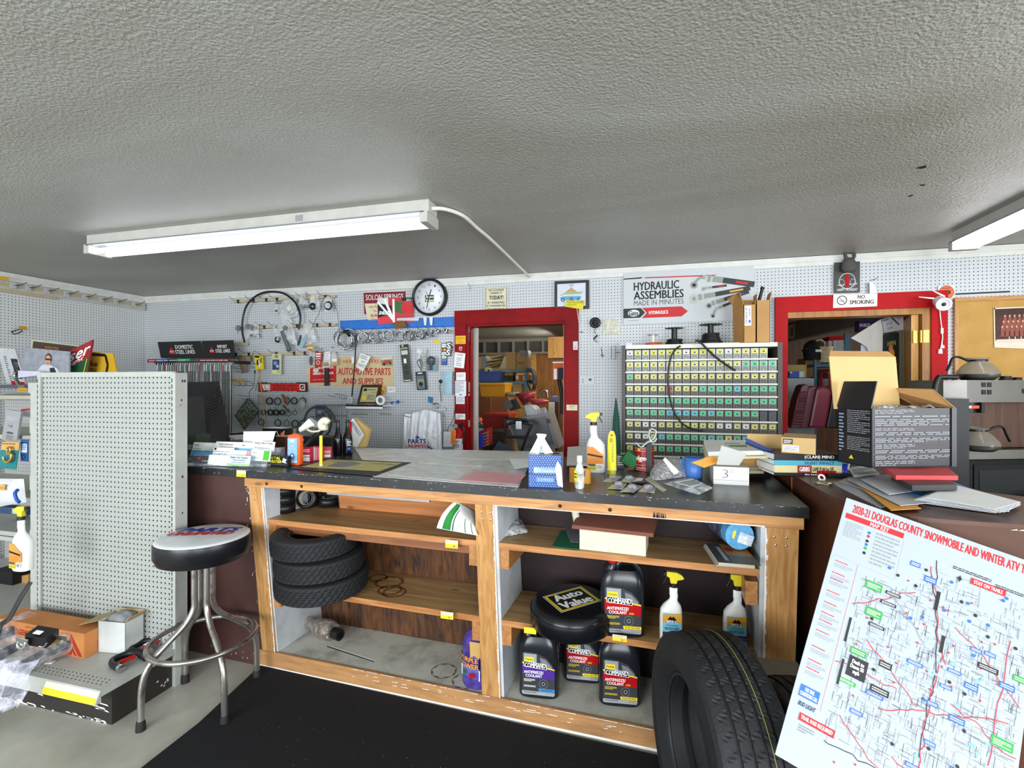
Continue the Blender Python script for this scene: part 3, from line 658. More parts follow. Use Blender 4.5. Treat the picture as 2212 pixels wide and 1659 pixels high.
# ================================================================ PEG RAILS AND HANGING GOODS
def rail(label,a,c,hooks,off=0.03):
    p,q=PW(a,off),PW(c,off);t=thing('peg_rail',label,'rail',(p.x,p.y,p.z));b=MB(TANM);z=(p.z+q.z)/2;b.box(p.x,q.x,p.y-0.008,p.y,z-0.013,z+0.013)
    b.build('bar',t,world=True,bev=0.001)
    for hx in hooks:
        b=MB(BLKW);X=PY(hx,a[1],p.y).x;hook(b,(X,p.y-0.008,z+0.012),0.09,0.002,0.03,-0.03);b.m(DSTEEL);b.box(X-0.012,X+0.012,p.y-0.012,p.y+0.004,z-0.018,z+0.018);b.build('hook',t,world=True)
    return z
rail('topmost tan rail of peg hooks behind the black hose arc',cE(45,355),cE(1555,283),[cE(x,0)[0] for x in (110,340,530,690,1090,1240,1410)])
rail('tan hook rail behind the bagged grey pipe fittings',cE(400,742),cE(1562,700),[cE(x,0)[0] for x in (500,680,990,1290,1480)])
rail('long tan hook rail carrying the yellow card packs',cE(60,1142),cE(1562,1125),[cE(x,0)[0] for x in (75,270,680,945,1105,1290,1430)])
rail('stub of tan rail above the black sign edge',cE(40,1003),cE(250,985),[],0.03)
b=MB(BLACK);b.tube([PW(cE(x,y),0.075) for x,y in ((195,965),(160,800),(165,640),(215,440),(330,300),(480,222),(650,208),(800,245),(930,345),(1000,460),(1030,600),(1005,772))],0.0095,9)
tag(b.build('rubber_hose'),'black rubber hose bent into a big arc over the hook rails','hose')
GF=mat('#7d7f80',0.5,0.2);GP=mat('#5d6264',0.45)
def ring(b,pt,R,r,off=0.05,tiltx=0.0):b.torus(PW(pt,off),(tiltx,-1,0.0),R,r,24,7)
def bagq(name,label,c4,dep_,m=None,inner=None,off=0.06,wr=0.15,seed=1,group=None,cat='bag'):
    P=[PW(c,off) for c in box4(c4)];t=thing(name,label,cat,tuple((P[0]+P[1])/2),group=group)
    b=MB(m or CLR);pillow(b,P,dep_,wr=wr,seed=seed);b.build('plastic_bag',t,world=True)
    if inner:b=MB(GF);inner(b);b.build('contents',t,world=True)
    return t
def i1(b):
    for x,y in ((245,735),(300,750)):ring(b,cE(x,y),0.022,0.011,0.07);b.cyl(PW(cE(x,y),0.09),PW(cE(x+70,y+10),0.05),0.02,n=14)
    b.m(DSTEEL);P=[PW(cE(x,y),0.055) for x,y in ((270,845),(390,835),(390,885),(270,890))];b.poly(P[::-1],0.01,(0,-1,0))
bagq('parts_bag','clear bag of grey pipe couplings beside the lower end of the hose arc',[cE(215,700),cE(405,680),cE(415,905),cE(200,920)],0.03,None,i1)
b=MB(GF);ring(b,cE(98,752),0.019,0.011,0.06);ring(b,cE(98,752),0.012,0.006,0.075);b.cyl(PW(cE(98,752),0.03),PW(cE(98,752),0.07),0.012);b.cyl(PW(cE(98,790),0.06),PW(cE(98,830),0.06),0.004,n=6)
tag(b.build('pipe_flange'),'small round grey pipe flange hanging at the rail end','flange')
bagq('parts_bag','small hanging bag with a blue header and dark fitting',[cE(650,340),cE(700,345),cE(700,545),cE(635,555)],0.02,CLRD,lambda b:(b.m(mat('#39557e',.6)),b.rbox(PW(cE(675,370),0.065),(0.03,0.004,0.03)),b.m(DSTEEL),b.cyl(PW(cE(670,480),0.07),PW(cE(668,510),0.07),0.012)))
def i3(b):
    b.m(mat('#b9c0be',0.3));ring(b,cE(885,450),0.062,0.008,0.075);b.m(mat('#dcd9c8',0.7));b.rbox(PW(cE(860,455),0.09),(0.05,0.004,0.05),(0,-0.5,0))
bagq('parts_bag','clear bag holding a large pale disc with a paper slip',[cE(790,330),cE(960,320),cE(1000,560),cE(770,640)],0.03,CLR,i3,seed=3)
bagq('parts_bag','crumpled clear bag twisted above the grey tube',[cE(640,400),cE(770,380),cE(930,720),cE(780,720)],0.02,CLR,None,seed=4,off=0.05)
bagq('parts_bag','tilted foggy bag of bright metal fittings on the top rail',[cE(1010,290),cE(1080,205),cE(1165,420),cE(1010,470)],0.035,CLRD,lambda b:[b.cyl(PW(cE(1040+30*i,400+25*(i % 2)),0.075),PW(cE(1060+30*i,440),0.07),0.012) for i in range(4)],seed=5)
bagq('parts_bag','clear pack with a thick black rubber ring',[cE(1170,260),cE(1295,250),cE(1330,480),cE(1160,500)],0.012,CLR,lambda b:(b.m(BLACK),b.torus(PW(cE(1210,428),0.07),(0,-1,0),0.024,0.012,24,8),b.m(mat('#dfc9a0',.6)),b.rbox(PW(cE(1215,302),0.075),(0.05,0.003,0.03))),seed=6)
bagq('parts_bag','clear pack with a wide dark seal ring',[cE(1390,290),cE(1500,290),cE(1515,520),cE(1385,520)],0.012,CLR,lambda b:(b.m(BLACK),b.torus(PW(cE(1445,418),0.07),(0,-1,0),0.036,0.008,28,8),b.m(mat('#b8bcc0',.6)),b.cyl(PW(cE(1445,418),0.06),PW(cE(1445,418),0.066),0.032)),seed=7)
b=MB(mat('#3b3a36',0.6));b.tube([PW(cE(x,y),0.06) for x,y in ((1155,890),(1180,790),(1235,680),(1265,600),(1300,550),(1340,420),(1385,285),(1420,262),(1470,280),(1530,400),(1580,500),(1595,640),(1610,830))],0.0022,5)
tag(b.build('cable'),'thin dark cable draped over the end hook of the top rail','cable')
def i4(b):b.m(GP);b.cyl(PW(cE(760,800),0.08),PW(cE(868,1090),0.08),0.022,n=18);b.m(GF);b.cyl(PW(cE(790,735),0.08),PW(cE(815,770),0.08),0.022,n=18);b.m(BLACK);b.torus(PW(cE(690,920),0.07),(0,-1,0),0.024,0.010)
bagq('parts_bag','long clear bag with a dark grey tube and black hose piece',[cE(620,705),cE(900,690),cE(990,1000),cE(640,960)],0.03,CLR,i4,seed=8)
def i5(b):b.m(mat('#a9c4d4',.2,.9));P=[PW(cE(x,y),0.085) for x,y in ((1075,860),(1125,880),(1060,1050),(1000,1030))];b.poly(P[::-1],0.01,(0,-1,0));b.m(BLACK);b.cyl(PW(cE(1000,1010),0.07),PW(cE(1040,860),0.07),0.012)
bagq('parts_bag','clear bag with a shiny bracket on the middle rail',[cE(1080,680),cE(1200,690),cE(1290,960),cE(990,1050)],0.03,CLR,i5,seed=9)
card('hook_tag','orange and white hook tag under the shiny bracket bag','tag',(cE(1135,1005),cE(1215,1090)),OCHRE,[('r',0,.4,1,.6,mat('#efe6d2',.6))],0.10,0.002)
b=MB(stained('#7d6a58','#5c4d42',20,.4,.7,.8));P=[PW(cE(x,y),0.06) for x,y in ((75,1165),(195,1160),(235,1400),(160,1430))];pillow(b,P,0.02,seed=2)
tag(b.build('leather_pouch'),'dusty brown leather pouch hanging at the near end of the lower rail','pouch')
card('parts_bag','small dusty olive bag beside the brown pouch','bag',[cE(200,1165),cE(280,1170),cE(285,1250),cE(210,1240)],mat('#8c8468',.7),(),0.05,0.01)
card('gauge_card','yellow card with a small black gauge, wires looped in front','pack',[cE(340,1160),cE(465,1165),cE(480,1365),cE(360,1372)],mat('#e8cf1e',.5),[('r',.05,.02,.6,.15,BLACK),('c',.4,.5,.18,.22,BLACK),('r',.42,.35,.62,.8,WHITE),('w',.6,.2,.95,.5,4,BLACK)],0.055,0.006)
card('blister_pack','pale yellow blister card with a blue picture on the lower rail','pack',[cE(605,1140),cE(740,1140),cE(735,1445),cE(598,1440)],mat('#cfcf9a',.6),[('c',.5,.12,.25,.09,mat('#8f8f88',.5)),('r',.08,.27,.85,.78,mat('#2c4478',.5)),('c',.4,.45,.2,.1,mat('#8098c8',.5)),('c',.65,.6,.15,.08,mat('#b0c0e0',.5)),('r',.1,.8,.9,.97,mat('#e2e09a',.6)),('w',.6,.84,.9,.93,2,BLACK)],0.055,0.012)
b=MB(BLACK);b.tube([PW(cE(x,y),0.07) for x,y in ((345,1090),(300,1170),(300,1240),(360,1290),(440,1240),(430,1150),(345,1090))],0.0018,5)
b.tube([PW(cH(x,y),0.06) for x,y in ((490,270),(480,400),(465,520),(410,590),(405,660),(440,720),(520,880),(560,1000),(620,1130))],0.0022,5);b.rbox(PW(cH(486,300),0.06),(0.008,0.008,0.03))
b.tube([PW(cH(x,y),0.06) for x,y in ((575,270),(555,380),(520,480),(500,575))],0.0018,5)
tag(b.build('wire'),'thin black wire trailing down behind the camouflage pad','wire')
b=MB(mat('#d08d4c',0.6));b.tube([PW(cH(x,y),0.11) for x,y in ((548,262),(580,520),(610,800),(650,1105))],0.006,7,flat=0.4);b.m(mat('#e06030',.6));b.tube([PW(cH(x,y),0.111) for x,y in ((548,255),(560,320))],0.0065,6)
tag(b.build('wooden_stick'),'long thin orange wooden stick standing over the o-ring board','stick')
bagq('parts_bag','clear bag with a dark oval gasket hanging before the red poster',[cE(1150,1100),cE(1250,1100),cE(1240,1350),cE(1160,1350)],0.012,CLRD,lambda b:(b.m(mat('#55504a',.5)),b.lathe([(0.0001,0.004),(0.02,0)],PW(cE(1190,1240),0.075),(0,-1,0),sx=1,sy=2.3)),seed=12)
card('blister_pack','narrow red and white hanging card between clear bags','pack',[cE(1255,1110),cE(1345,1108),cE(1345,1330),cE(1250,1330)],mat('#b8312e',.5),[('r',.05,.08,.9,.17,WHITE),('r',.05,.24,.9,.33,WHITE),('o',.5,.72,.3,.14,.3,mat('#e0dcd8',.5)),('w',.1,.4,.9,.5,2,WHITE)],0.07,0.006)
bagq('parts_bag','white label bag with a tan roll on the lower rail',[cE(1385,1100),cE(1480,1095),cE(1475,1330),cE(1350,1350)],0.015,clear('#f4f4f4',0.7),lambda b:(b.m(mat('#b49c5c',.6)),b.cyl(PW(cE(1360,1290),0.08),PW(cE(1440,1290),0.08),0.016)),seed=13)
bagq('parts_bag','clear bag at the end of the lower rail with tan bits',[cE(1490,1110),cE(1560,1110),cE(1585,1300),cE(1480,1310)],0.02,CLR,lambda b:(b.m(mat('#c8a070',.6)),b.rbox(PW(cE(1530,1280),0.07),(0.05,0.01,0.03)),b.m(WHITE),b.rbox(PW(cE(1540,1230),0.075),(0.05,0.01,0.03))),seed=14)
b=MB(mat('#332a30',.6));P=[PW(cE(x,y),0.05) for x,y in ((1385,1350),(1435,1350),(1445,1610),(1385,1615))];b.poly(P[::-1],0.02,(0,-1,0));tag(b.build('dark_strap'),'dark narrow strap hanging across the red bumper poster','strap')
for (x,y,lab) in ((105,1070,'little wire ring hook by the rail stub'),(1505,1040,'little wire ring hook near the end of the lower rail'),(1345,1060,'small bent wire clip over the lower rail end')):
    b=MB(BLKW);ring(b,cE(x,y),0.008,0.0014,0.02);b.tube([PW(cE(x+10,y),0.02),PW(cE(x+18,y-14),0.0)],0.0014,5,sm=1);tag(b.build('wire_hook'),lab,'hook')
def duo(name,label,pts,m=BLKW,r=0.002,off=0.06,cat='hook'):b=MB(m);b.tube([PW(q,off if i else 0.0) for i,q in enumerate(pts)],r,5,sm=2);return tag(b.build(name),label,cat)
for k,(y0,y1,lab) in enumerate(((150,190,'upper long wire hook reaching out beside the brown pouch'),(205,245,'lower long wire hook reaching out beside the brown pouch'))):duo('wire_hook',lab,[cH(490+0*k,y1-10),cH(440,y0+28),cH(360+40*k,y0)])
for k,(x0,x1,y,lab) in enumerate(((160,300,235,'upper wire hook left empty under the pouch'),(190,300,290,'lower wire hook left empty under the pouch'))):duo('wire_hook',lab,[cH(x0,y),cH(x1,y+25)])
for k,(x,lab) in enumerate(((65,'yellow price tag nearest the steel lines'),(160,'middle yellow tag on the wire hooks'),(245,'orange tag farthest along the wire hooks'))):
    card('price_tag',lab,'tag',[cH(x,405+(k == 0)*10),cH(x+65,405+(k == 0)*10),cH(x+68,455),cH(x,450)],mat('#cf9a20',.5) if k else mat('#d9b024',.5),[('w',.1,.3,.9,.8,3,mat('#8a6a18',.6))],0.085,0.002)
for k,x in enumerate((270,355,450)):duo('wire_hook',('first','second','outermost')[k]+' looped wire hook in the row of three below the tags',[cH(x-110,490),cH(x-10,505),cH(x,480),cH(x-5,462),cH(x-90,440)])
duo('wire_hook','bare wire hook level with the top corner of the camouflage pad',[cH(410,668),cH(235,652)])
duo('wire_hook','short curly wire hook beside the camouflage pad',[cH(340,705),cH(310,710),cH(285,700)])
# camouflage pad (thick book-like block hung by one corner)
b=MB(stained('#78826f','#2b3028',70,.44,.56,.8));P=[PW(cH(x,y),0.09) for x,y in ((365,685),(530,880),(310,1160),(178,950))];b.poly(P[::-1],0.05,(0.25,-0.9,0.1))
b.m(mat('#8a8672',.8));tag(b.build('seat_pad',bev=0.006),'thick camouflage pad hung by one corner on the pegboard','pad')
# o-ring board
ob=thing('o_ring_board','grey display board with red header and rows of black rubber rings','display',PW(cH(900,1240),0.02))
card('header','','',[cH(540,455),cH(1265,455),cH(1270,598),cH(540,598)],BLACK,[('r',.02,.13,.98,.88,mat('#c8201c',.5)),('p',[(.07,.2),(.25,.2),(.25,.82),(.11,.82)],mat('#d8dcd4',.5)),('o',.11,.5,.04,.25,.12,BLACK),('o',.19,.45,.05,.3,.12,BLACK),('t','HYDRAULIC O-RINGS',.31,.27,.80,.47,mat('#3a0c0c',.6,var=0),.03),('t','ASSORTMENT NO. 7090-07',.31,.58,.81,.75,mat('#3a0c0c',.6,var=0),.01),('r',.86,.2,.96,.82,WHITE),('r',.875,.27,.945,.72,BLACK),('p',[(.89,.6),(.92,.6),(.935,.35),(.905,.5)],WHITE),('w',.2,.02,.8,.1,1,TXTW),('w',.2,.91,.8,.98,1,TXTW)],0.03,0.006,parent=ob)
card('panel','','',[cH(545,598),cH(1270,598),cH(1278,1250),cH(550,1250)],mat('#aab2b2',.5),[('w',.27,.075,.32,.09,1,TXTG),('w',.62,.075,.67,.09,1,TXTG),('w',.79,.075,.84,.09,1,TXTG),('w',.3,.35,.36,.37,1,TXTG),('w',.3,.58,.36,.6,1,TXTG),('w',.64,.58,.7,.6,1,TXTG)],0.025,0.02,parent=ob)
for x,y,R,n in ((700,735,50,4),(825,740,52,2),(965,730,45,2),(1070,732,48,3),(1200,735,50,2),(615,905,38,2),(712,905,42,5),(797,905,42,5),(890,905,38,4),(990,918,42,1),(1083,910,34,1),(580,1050,48,2),(828,1060,50,2),(960,1065,46,1),(1085,1075,54,3),(1200,1070,46,2)):
    b=MB(BLACK);R_=R/6.9125*dep(PW(cH(x,y)))/F
    for j in range(n):b.torus(PW(cH(x+j*4,y),0.05+0.007*j),(0.1,-1,0),R_*0.96,0.0038 if n>1 else 0.0026,26,6)
    b.m(DSTEEL);b.tube([PW(cH(x+6,y-R-40),0.03),PW(cH(x+6,y-R+6),0.03),PW(cH(x+6,y-R+8),0.09)],0.0018,4,sm=1)
    b.build('rubber_rings',ob,world=True)
for (c4,lab,mt) in (([cH(535,630),cH(600,650),cH(590,810),cH(535,790)],'torn grey packet on the o-ring board edge','#8a8a84'),([cH(870,630),cH(930,640),cH(1000,780),cH(960,800)],'brown edged packet hooked over the upper rings','#7a4a30'),([cH(890,800),cH(930,790),cH(1010,900),cH(990,910)],'slim dark blade packet between the ring rows','#4a4844'),([cH(1170,700),cH(1240,760),cH(1220,860),cH(1100,850)],'crumpled clear packet over the last upper ring','#a8aaa8')):
    P=[PW(q,0.10) for q in c4];tag(pillow(MB(mat(mt,.5)),P,0.012,4,4,0.2).build('small_packet'),lab,'packet')
# wire rack with slots and blue card
b=MB(mat('#7a7f85',.4,.6))
for x in (1400,1862):b.tube([PW(cH(x,790),0.05),PW(cH(x,1280),0.05)],0.004,5,sm=1)
for y in (795,955):b.tube([PW(cH(1400,y),0.05),PW(cH(1862,y),0.05)],0.0035,5,sm=1)
for x in (1560,1650,1750,1520):b.tube([PW(cH(x-30,1260),0.07),PW(cH(x-30,850),0.07),PW(cH(x,818),0.07),PW(cH(x+30,850),0.07),PW(cH(x+30,1260),0.07)],0.0025,5,sm=3)
b.m(mat('#4b6078',.5));P=[PW(cH(x,y),0.06) for x,y in ((1390,790),(1530,790),(1530,955),(1395,955))];b.poly(P[::-1],0.004,(0,-1,0));decal(b,P[0],P[1],P[3],[('w',.2,.5,.9,.85,3,TXTW)])
tag(b.build('wire_rack'),'grey wire rack with looped slots and a blue card','rack')
b=MB(mat('#4a4c4c',.5));b.tube([PW(cH(x,y),0.16) for x,y in ((1225,1040),(1260,920),(1340,840),(1450,815),(1570,850),(1660,950),(1685,1060))],0.0105,8)
b.tube([PW(cH(x,y),0.13) for x,y in ((1545,880),(1610,960),(1625,1080),(1590,1200),(1500,1300))],0.011,8);tag(b.build('hose_ring'),'grey flexible hose standing in a hoop before the wire rack','hose')
for k,x in enumerate((1330,1360,1410,1435,1470)):
    b=MB(BLKW);b.tube([PW(cH(x,960),0.08),PW(cH(x,1010),0.1),PW(cH(x+20,1015),0.1),PW(cH(x+22,975),0.1)],0.0022,5,sm=2);b.tube([PW(cH(x+10,962),0.08),PW(cH(x+10,962),0.0)],0.002,5,sm=1);tag(b.build('rack_hook'),'small dark hook clipped in a row beneath the blue card','hook','hooks under the blue card')
# posters
card('bumper_poster','cream poster with a red bumper to bumper square partly hidden by bags','poster',[cE(1140,1290),cE(1575,1270),cE(1570,1620),cE(1140,1618)],mat('#d2c09a',.7),[('r',.08,.14,.98,.86,mat('#c02020',.6)),('t','BUMPER\nTO\nBUMPER',.36,.14,.90,.50,TXTW,.03),('c',.28,.3,.10,.12,mat('#dccdc0',.6)),('r',.18,.42,.38,.5,mat('#dccdc0',.6)),('w',.18,.70,.9,.76,1,mat('#e0a0a0',.6))],0.004,0.002)
card('parts_poster','cream headquarters for automotive parts and supplies poster in red letters','poster',[cG(150,1248),cG(1038,1243),cG(1042,1695),cG(150,1700)],mat('#cdb98e',.7),[('t','HEADQUARTERS FOR',.15,.10,.93,.23,TXTR,.01,.3),('t','AUTOMOTIVE PARTS',.07,.37,.95,.60,TXTR,.03),('t','AND SUPPLIES',.15,.70,.83,.90,TXTR,.03)],0.005,0.002)
card('paper_scrap','blank white scrap pinned over the headquarters poster','paper',[cG(405,1250),cG(450,1250),cG(450,1350),cG(415,1350)],PAPER,(),0.01,0.001)
b=MB(BLACK);b.tube([PW(cI(x,y),0.09) for x,y in ((335,-250),(330,0),(310,300),(278,665))],0.0105,6,sm=3,flat=0.5);tag(b.build('rubber_strap'),'long black rubber strap hanging from the clamp tangle to the white shelf','strap')
card('invoice_slips','white printed invoice slips fanned over the headquarters poster','papers',[cG(545,1195),cG(695,1245),cG(580,1475),cG(478,1395)],PAPER,[('w',.1,.08,.8,.35,5,TXTG),('w',.3,.45,.7,.6,4,TXTG),('w',.1,.7,.9,.92,4,TXTG)],0.07,0.003)
card('car_photo','small photograph of a red car on the headquarters poster','photo',[cG(850,1260),cG(1015,1245),cG(1020,1385),cG(860,1385)],mat('#8e9684',.6),[('r',0,0,1,.3,mat('#c8cfc4',.6)),('p',[(.1,.6),(.3,.4),(.8,.4),(.95,.6),(.9,.8),(.1,.85)],mat('#b83a30',.5)),('c',.25,.85,.12,.12,BLACK),('c',.8,.8,.1,.1,BLACK)],0.012,0.001)
# licence plate, cards and magazine
card('number_plate','maroon name plate with white letters half hidden behind the racing magazine','sign',[cG(590,285),cG(1212,262),cG(1215,600),cG(600,625)],mat('#7d1f2c',.5),[('t','SOLON SPRINGS',.05,.12,.95,.36,TXTW,.0),('r',.0,.0,1,.02,TXTW),('r',0,.98,1,1,TXTW)],0.01,0.002)
card('policy_card','cream card with red policy lettering tucked beside the racing magazine','card',[cG(605,455),cG(800,450),cG(815,700),cG(650,702)],mat('#d8cfae',.6),[('t','Our Policy',.28,.14,1.3,.30,TXTR,.03),('t','Is',.62,.38,.8,.52,TXTR,.02),('t','ALWAYS',.30,.64,1.2,.82,TXTR,.04),('t','The C',.3,.9,.9,1.0,TXTR,.02)],0.014,0.002)
card('racing_magazine','red racing magazine in clear wrap with painted white glare beside the wall clock','magazine',[cG(800,370),cG(1335,365),cG(1335,735),cG(805,765)],mat('#c43a40',.5),[('r',0,0,.3,.25,mat('#d8d8d8',.3)),('p',[(0,.2),(.4,.3),(.4,.6),(0,.75)],BLACK),('r',.68,0,1,.12,BLACK),('t','2014',.8,.04,.98,.13,TXTW,.02),('t','SHELBY',.03,.50,.38,.63,TXTW,.06,.4),('p',[(.5,.12),(.75,.2),(.7,.6),(.45,.5)],mat('#3c6a3a',.5)),('p',[(.66,.25),(.98,.3),(.98,.55),(.68,.5)],mat('#d8303a',.3)),('p',[(.0,.75),(.4,.7),(.45,.95),(.0,1)],mat('#e0404a',.3)),('l',.0,.15,.45,.85,.02,TXTW),('l',.2,.05,.45,.85,.025,TXTW),('l',.45,.05,.46,.98,.022,TXTW)],0.02,0.006)  # white lines are the glare of the clear wrap, painted onto the cover
card('kraft_scrap','brown cardboard scrap hanging below the racing magazine','cardboard',[cG(1020,740),cG(1195,708),cG(1240,800),cG(1075,835)],mat('#7b5326',.8),(),0.06,0.003)
# clock
cc=PW(cG(1592,365),0.0);ck=thing('wall_clock','round black rimmed wall clock above the blue strip','clock',tuple(cc));RC=0.172
b=MB(BLACK);b.lathe([(RC*0.86,0.035),(RC*0.9,0.05),(RC*0.97,0.05),(RC,0.03),(RC,0.002)],cc,(0,-1,0),48,cap=False);b.build('rim',ck,world=True)
b=MB(mat('#e9edf2',.3));b.lathe([(0.0001,0.031),(RC*0.87,0.031),(RC*0.87,0.02)],cc,(0,-1,0),48);TLc=cc+V((-RC,-0.0315,RC));q=[('r',.37,.44,.64,.64,mat('#b9b86a',.5)),('r',.385,.455,.625,.625,BLACK),('t','Auto\nValue',.39,.46,.62,.62,TXTW,.04)]
for h in range(1,13):
    a=h*PI/6;u,v=.5+.33*math.sin(a),.5-.33*math.cos(a);q.append(('t',str(h),u-.02-.012*(h>9),v-.028,u+.02+.012*(h>9),v+.028,TXTB,.01))
for h in range(60):a=h*PI/30;s_,c_=math.sin(a),math.cos(a);q.append(('l',.5+.395*s_,.5-.395*c_,.5+.41*s_,.5-.41*c_,.0016,TXTB))
decal(b,TLc,TLc+V((2*RC,0,0)),TLc-V((0,0,2*RC)),q,0.0004);b.build('dial',ck,world=True)
for a,L,w in ((193,.62,.006),(17,.42,.008),(328,.35,.003)):
    b=MB(BLACK);a=math.radians(a);e=cc+V((math.sin(a)*RC*L,-0.036,math.cos(a)*RC*L));s_=cc+V((0,-0.036,0));d=(e-s_).cross(V((0,1,0))).normalized()*w/2;b.poly([s_-d,e-d,e+d,s_+d][::-1],0.001,(0,-1,0));b.build('hand',ck,world=True)
# blue ribbed strips
BL=mat('#2f74c8',.4,var=.05)
for lab,c4 in (('longer ribbed blue price strip above the hose clamps',[cG(245,710),cG(1080,672),cG(1080,826),cG(250,855)]),('ribbed blue price strip below the clock reaching the red door frame',[cG(1085,690),cG(1945,650),cG(1950,802),cG(1085,826)])):
    P=[PW(q,0.012) for q in c4];b=MB(BL);b.poly(P[::-1],0.008,(0,-1,0));n=26
    for i in range(n+1):a=P[0].lerp(P[1],i/n);c=P[3].lerp(P[2],i/n);b.tube([a+V((0,-0.002,0)),a.lerp(c,.78)+V((0,-0.002,0))],0.0035,5,sm=1)
    b.tube([P[3]+V((0,-.006,.006)),P[2]+V((0,-.006,.006))],0.007,6,sm=1);tag(b.build('price_strip'),lab,'strip')
card('torn_label','torn grey paper strip lying over the blue strip','paper',[cG(1090,672),cG(1425,660),cG(1410,712),cG(1085,708)],mat('#c9ccd2',.6),(),0.03,0.001)
for lab,x in (('first white slip stuck on the blue strip under the clock',1480),('second white slip stuck on the blue strip under the clock',1570)):card('paper_slip',lab,'paper',[cG(x,660),cG(x+55,655),cG(x+45,780),cG(x+15,775)],mat('#dfe2e4',.6),(),0.03,0.001)
# hose clamps
def clamps(label,x,y,R,n,seed,extra=None):
    p=PW(cG(x,y),0.09);R_=R/6.9125*dep(p)/F;t=thing('hose_clamps',label,'hose clamps',(p.x,p.y,p.z),group='hose clamps hanging under the blue strip');rg=random.Random(seed)
    for i in range(n):
        b=MB(CHROME);ax=V((rg.gauss(0.35,.35),-1,rg.gauss(0,.25)));rr_=R_*rg.uniform(.86,1.02);c=p+V((rg.gauss(0,.1)*R_,0.02*(i-n/2)*.5,rg.gauss(-.05,.08)*R_));b.torus(c,ax,rr_,0.0055,26,4,0.25)
        b.m(STEEL);a=rg.uniform(-2.6,-0.5);b.rbox(c+V((math.cos(a)*rr_,0,math.sin(a)*rr_)),(0.02,0.016,0.012),(0,-a+1.57,0));b.build('clamp',t,world=True)
    b=MB(BLKW);h=p+V((0,0,R_));b.tube([V((h.x-.02,WY,h.z+.005)),h,h+V((-.03,-.02,.03))],0.002,5,sm=3);b.build('hook',t,world=True)
    return t
clamps('big tangle of shiny hose clamps with a black rubber elbow',330,985,135,8,1)
b=MB(BLACK);b.tube([PW(cG(300,870),0.12),PW(cG(345,880),0.15),PW(cG(385,935),0.12)],0.017,10);tag(b.build('rubber_elbow'),'short black rubber elbow resting on the clamp tangle','rubber elbow')
for lab,x,y,R,n,s_ in (('hose clamps crossed by a bright flat band, next after the tangle',585,960,78,3,2),('bunch of wide hose clamps third along the row',765,955,88,4,3),('bunch of hose clamps fourth along, bands crossed',965,935,82,4,4),('single thin hose clamp ring fifth along',1130,945,66,1,5),('thick bunch of hose clamps sixth along',1280,925,70,7,6),('hose clamps with a tan card inside, seventh along',1435,915,64,6,7),('smaller neat bunch of hose clamps eighth along',1580,900,58,4,8)):clamps(lab,x,y,R,n,s_)
for lab,x,s_ in (('cluster of tiny hose clamps near the red casing',1700,9),('last cluster of tiny hose clamps against the red casing',1830,10)):clamps(lab,x,865,24,7,s_)
card('yellow_slip','little yellow slip on the pegboard under the tiny clamps','slip',[cG(1635,1003),cG(1730,1000),cG(1735,1050),cG(1640,1052)],mat('#e8c82a',.6),(),0.004,0.001)
# goods between the posters and the door
card('wiper_pack','long black packet with a white label hanging by its end','pack',[cG(1130,1072),cG(1248,1060),cG(1300,1610),cG(1190,1628)],mat('#3e4036',.45),[('r',0,0,1,.09,BLACK),('c',.35,.035,.15,.02,YEL),('t','ACTIVE',.1,.08,.9,.12,TXTW,.02),('r',.1,.16,.9,.27,mat('#c8c8c4',.5)),('r',.3,.38,.62,.50,WHITE),('c',.5,.6,.3,.05,mat('#2c2e28',.4)),('c',.5,.75,.3,.05,mat('#2c2e28',.4)),('r',.1,.95,.9,.97,WHITE)],0.05,0.012)
def i7(b):
    b.m(mat('#cfd6dc',.3));b.rbox(PW(cG(1430,1170),0.08),(0.05,0.02,0.04),(0,.4,0));b.m(mat('#a8a49c',.4))
    for i in range(7):b.torus(PW(cG(1480+3*i,1230+35*i),0.08),(0.2,-.5,.8),0.028,0.003,16,5)
bagq('coiled_cord','clear bag with a coiled grey cord and white plug',[cG(1390,1110),cG(1520,1120),cG(1540,1450),cG(1400,1470)],0.02,CLR,i7,seed=20)
b=MB(BLACK);b.tube([PW(cG(x,y),0.09) for x,y in ((1410,1290),(1390,1340),(1440,1420),(1470,1330),(1420,1290),(1450,1380),(1440,1460))],0.003,6)
tag(b.build('cord'),'black looped cord above the dark blister box','cord')
card('blister_box','dark blister box with a black plug under the looped cord','pack',[cI(1225,300),cI(1360,292),cI(1385,565),cI(1250,572)],mat('#1e2226',.4),[('r',.25,.06,.75,.12,WHITE),('r',.1,.22,.9,.95,mat('#5c6a78',.4)),('r',.15,.4,.85,.8,mat('#8c8c68',.4)),('c',.5,.68,.25,.13,BLACK)],0.06,0.03)
b=MB(mat('#33444c',.4));b.torus(PW(cI(1460,135),0.08),(0,-1,0),0.032,0.011);
for i in range(5):b.tube([PW(cI(1425+16*i,100+6*i),0.09),PW(cI(1435+8*i,190),0.09),PW(cI(1430+12*i,275),0.09)],0.003,5)
tag(b.build('coiled_cord'),'grey blue coiled cord with a round black plug','cord')
card('cord_card','pale blue backing card behind the coiled cord','card',(cI(1420,180),cI(1528,288)),mat('#7fa3a8',.4),(),0.06,0.004)
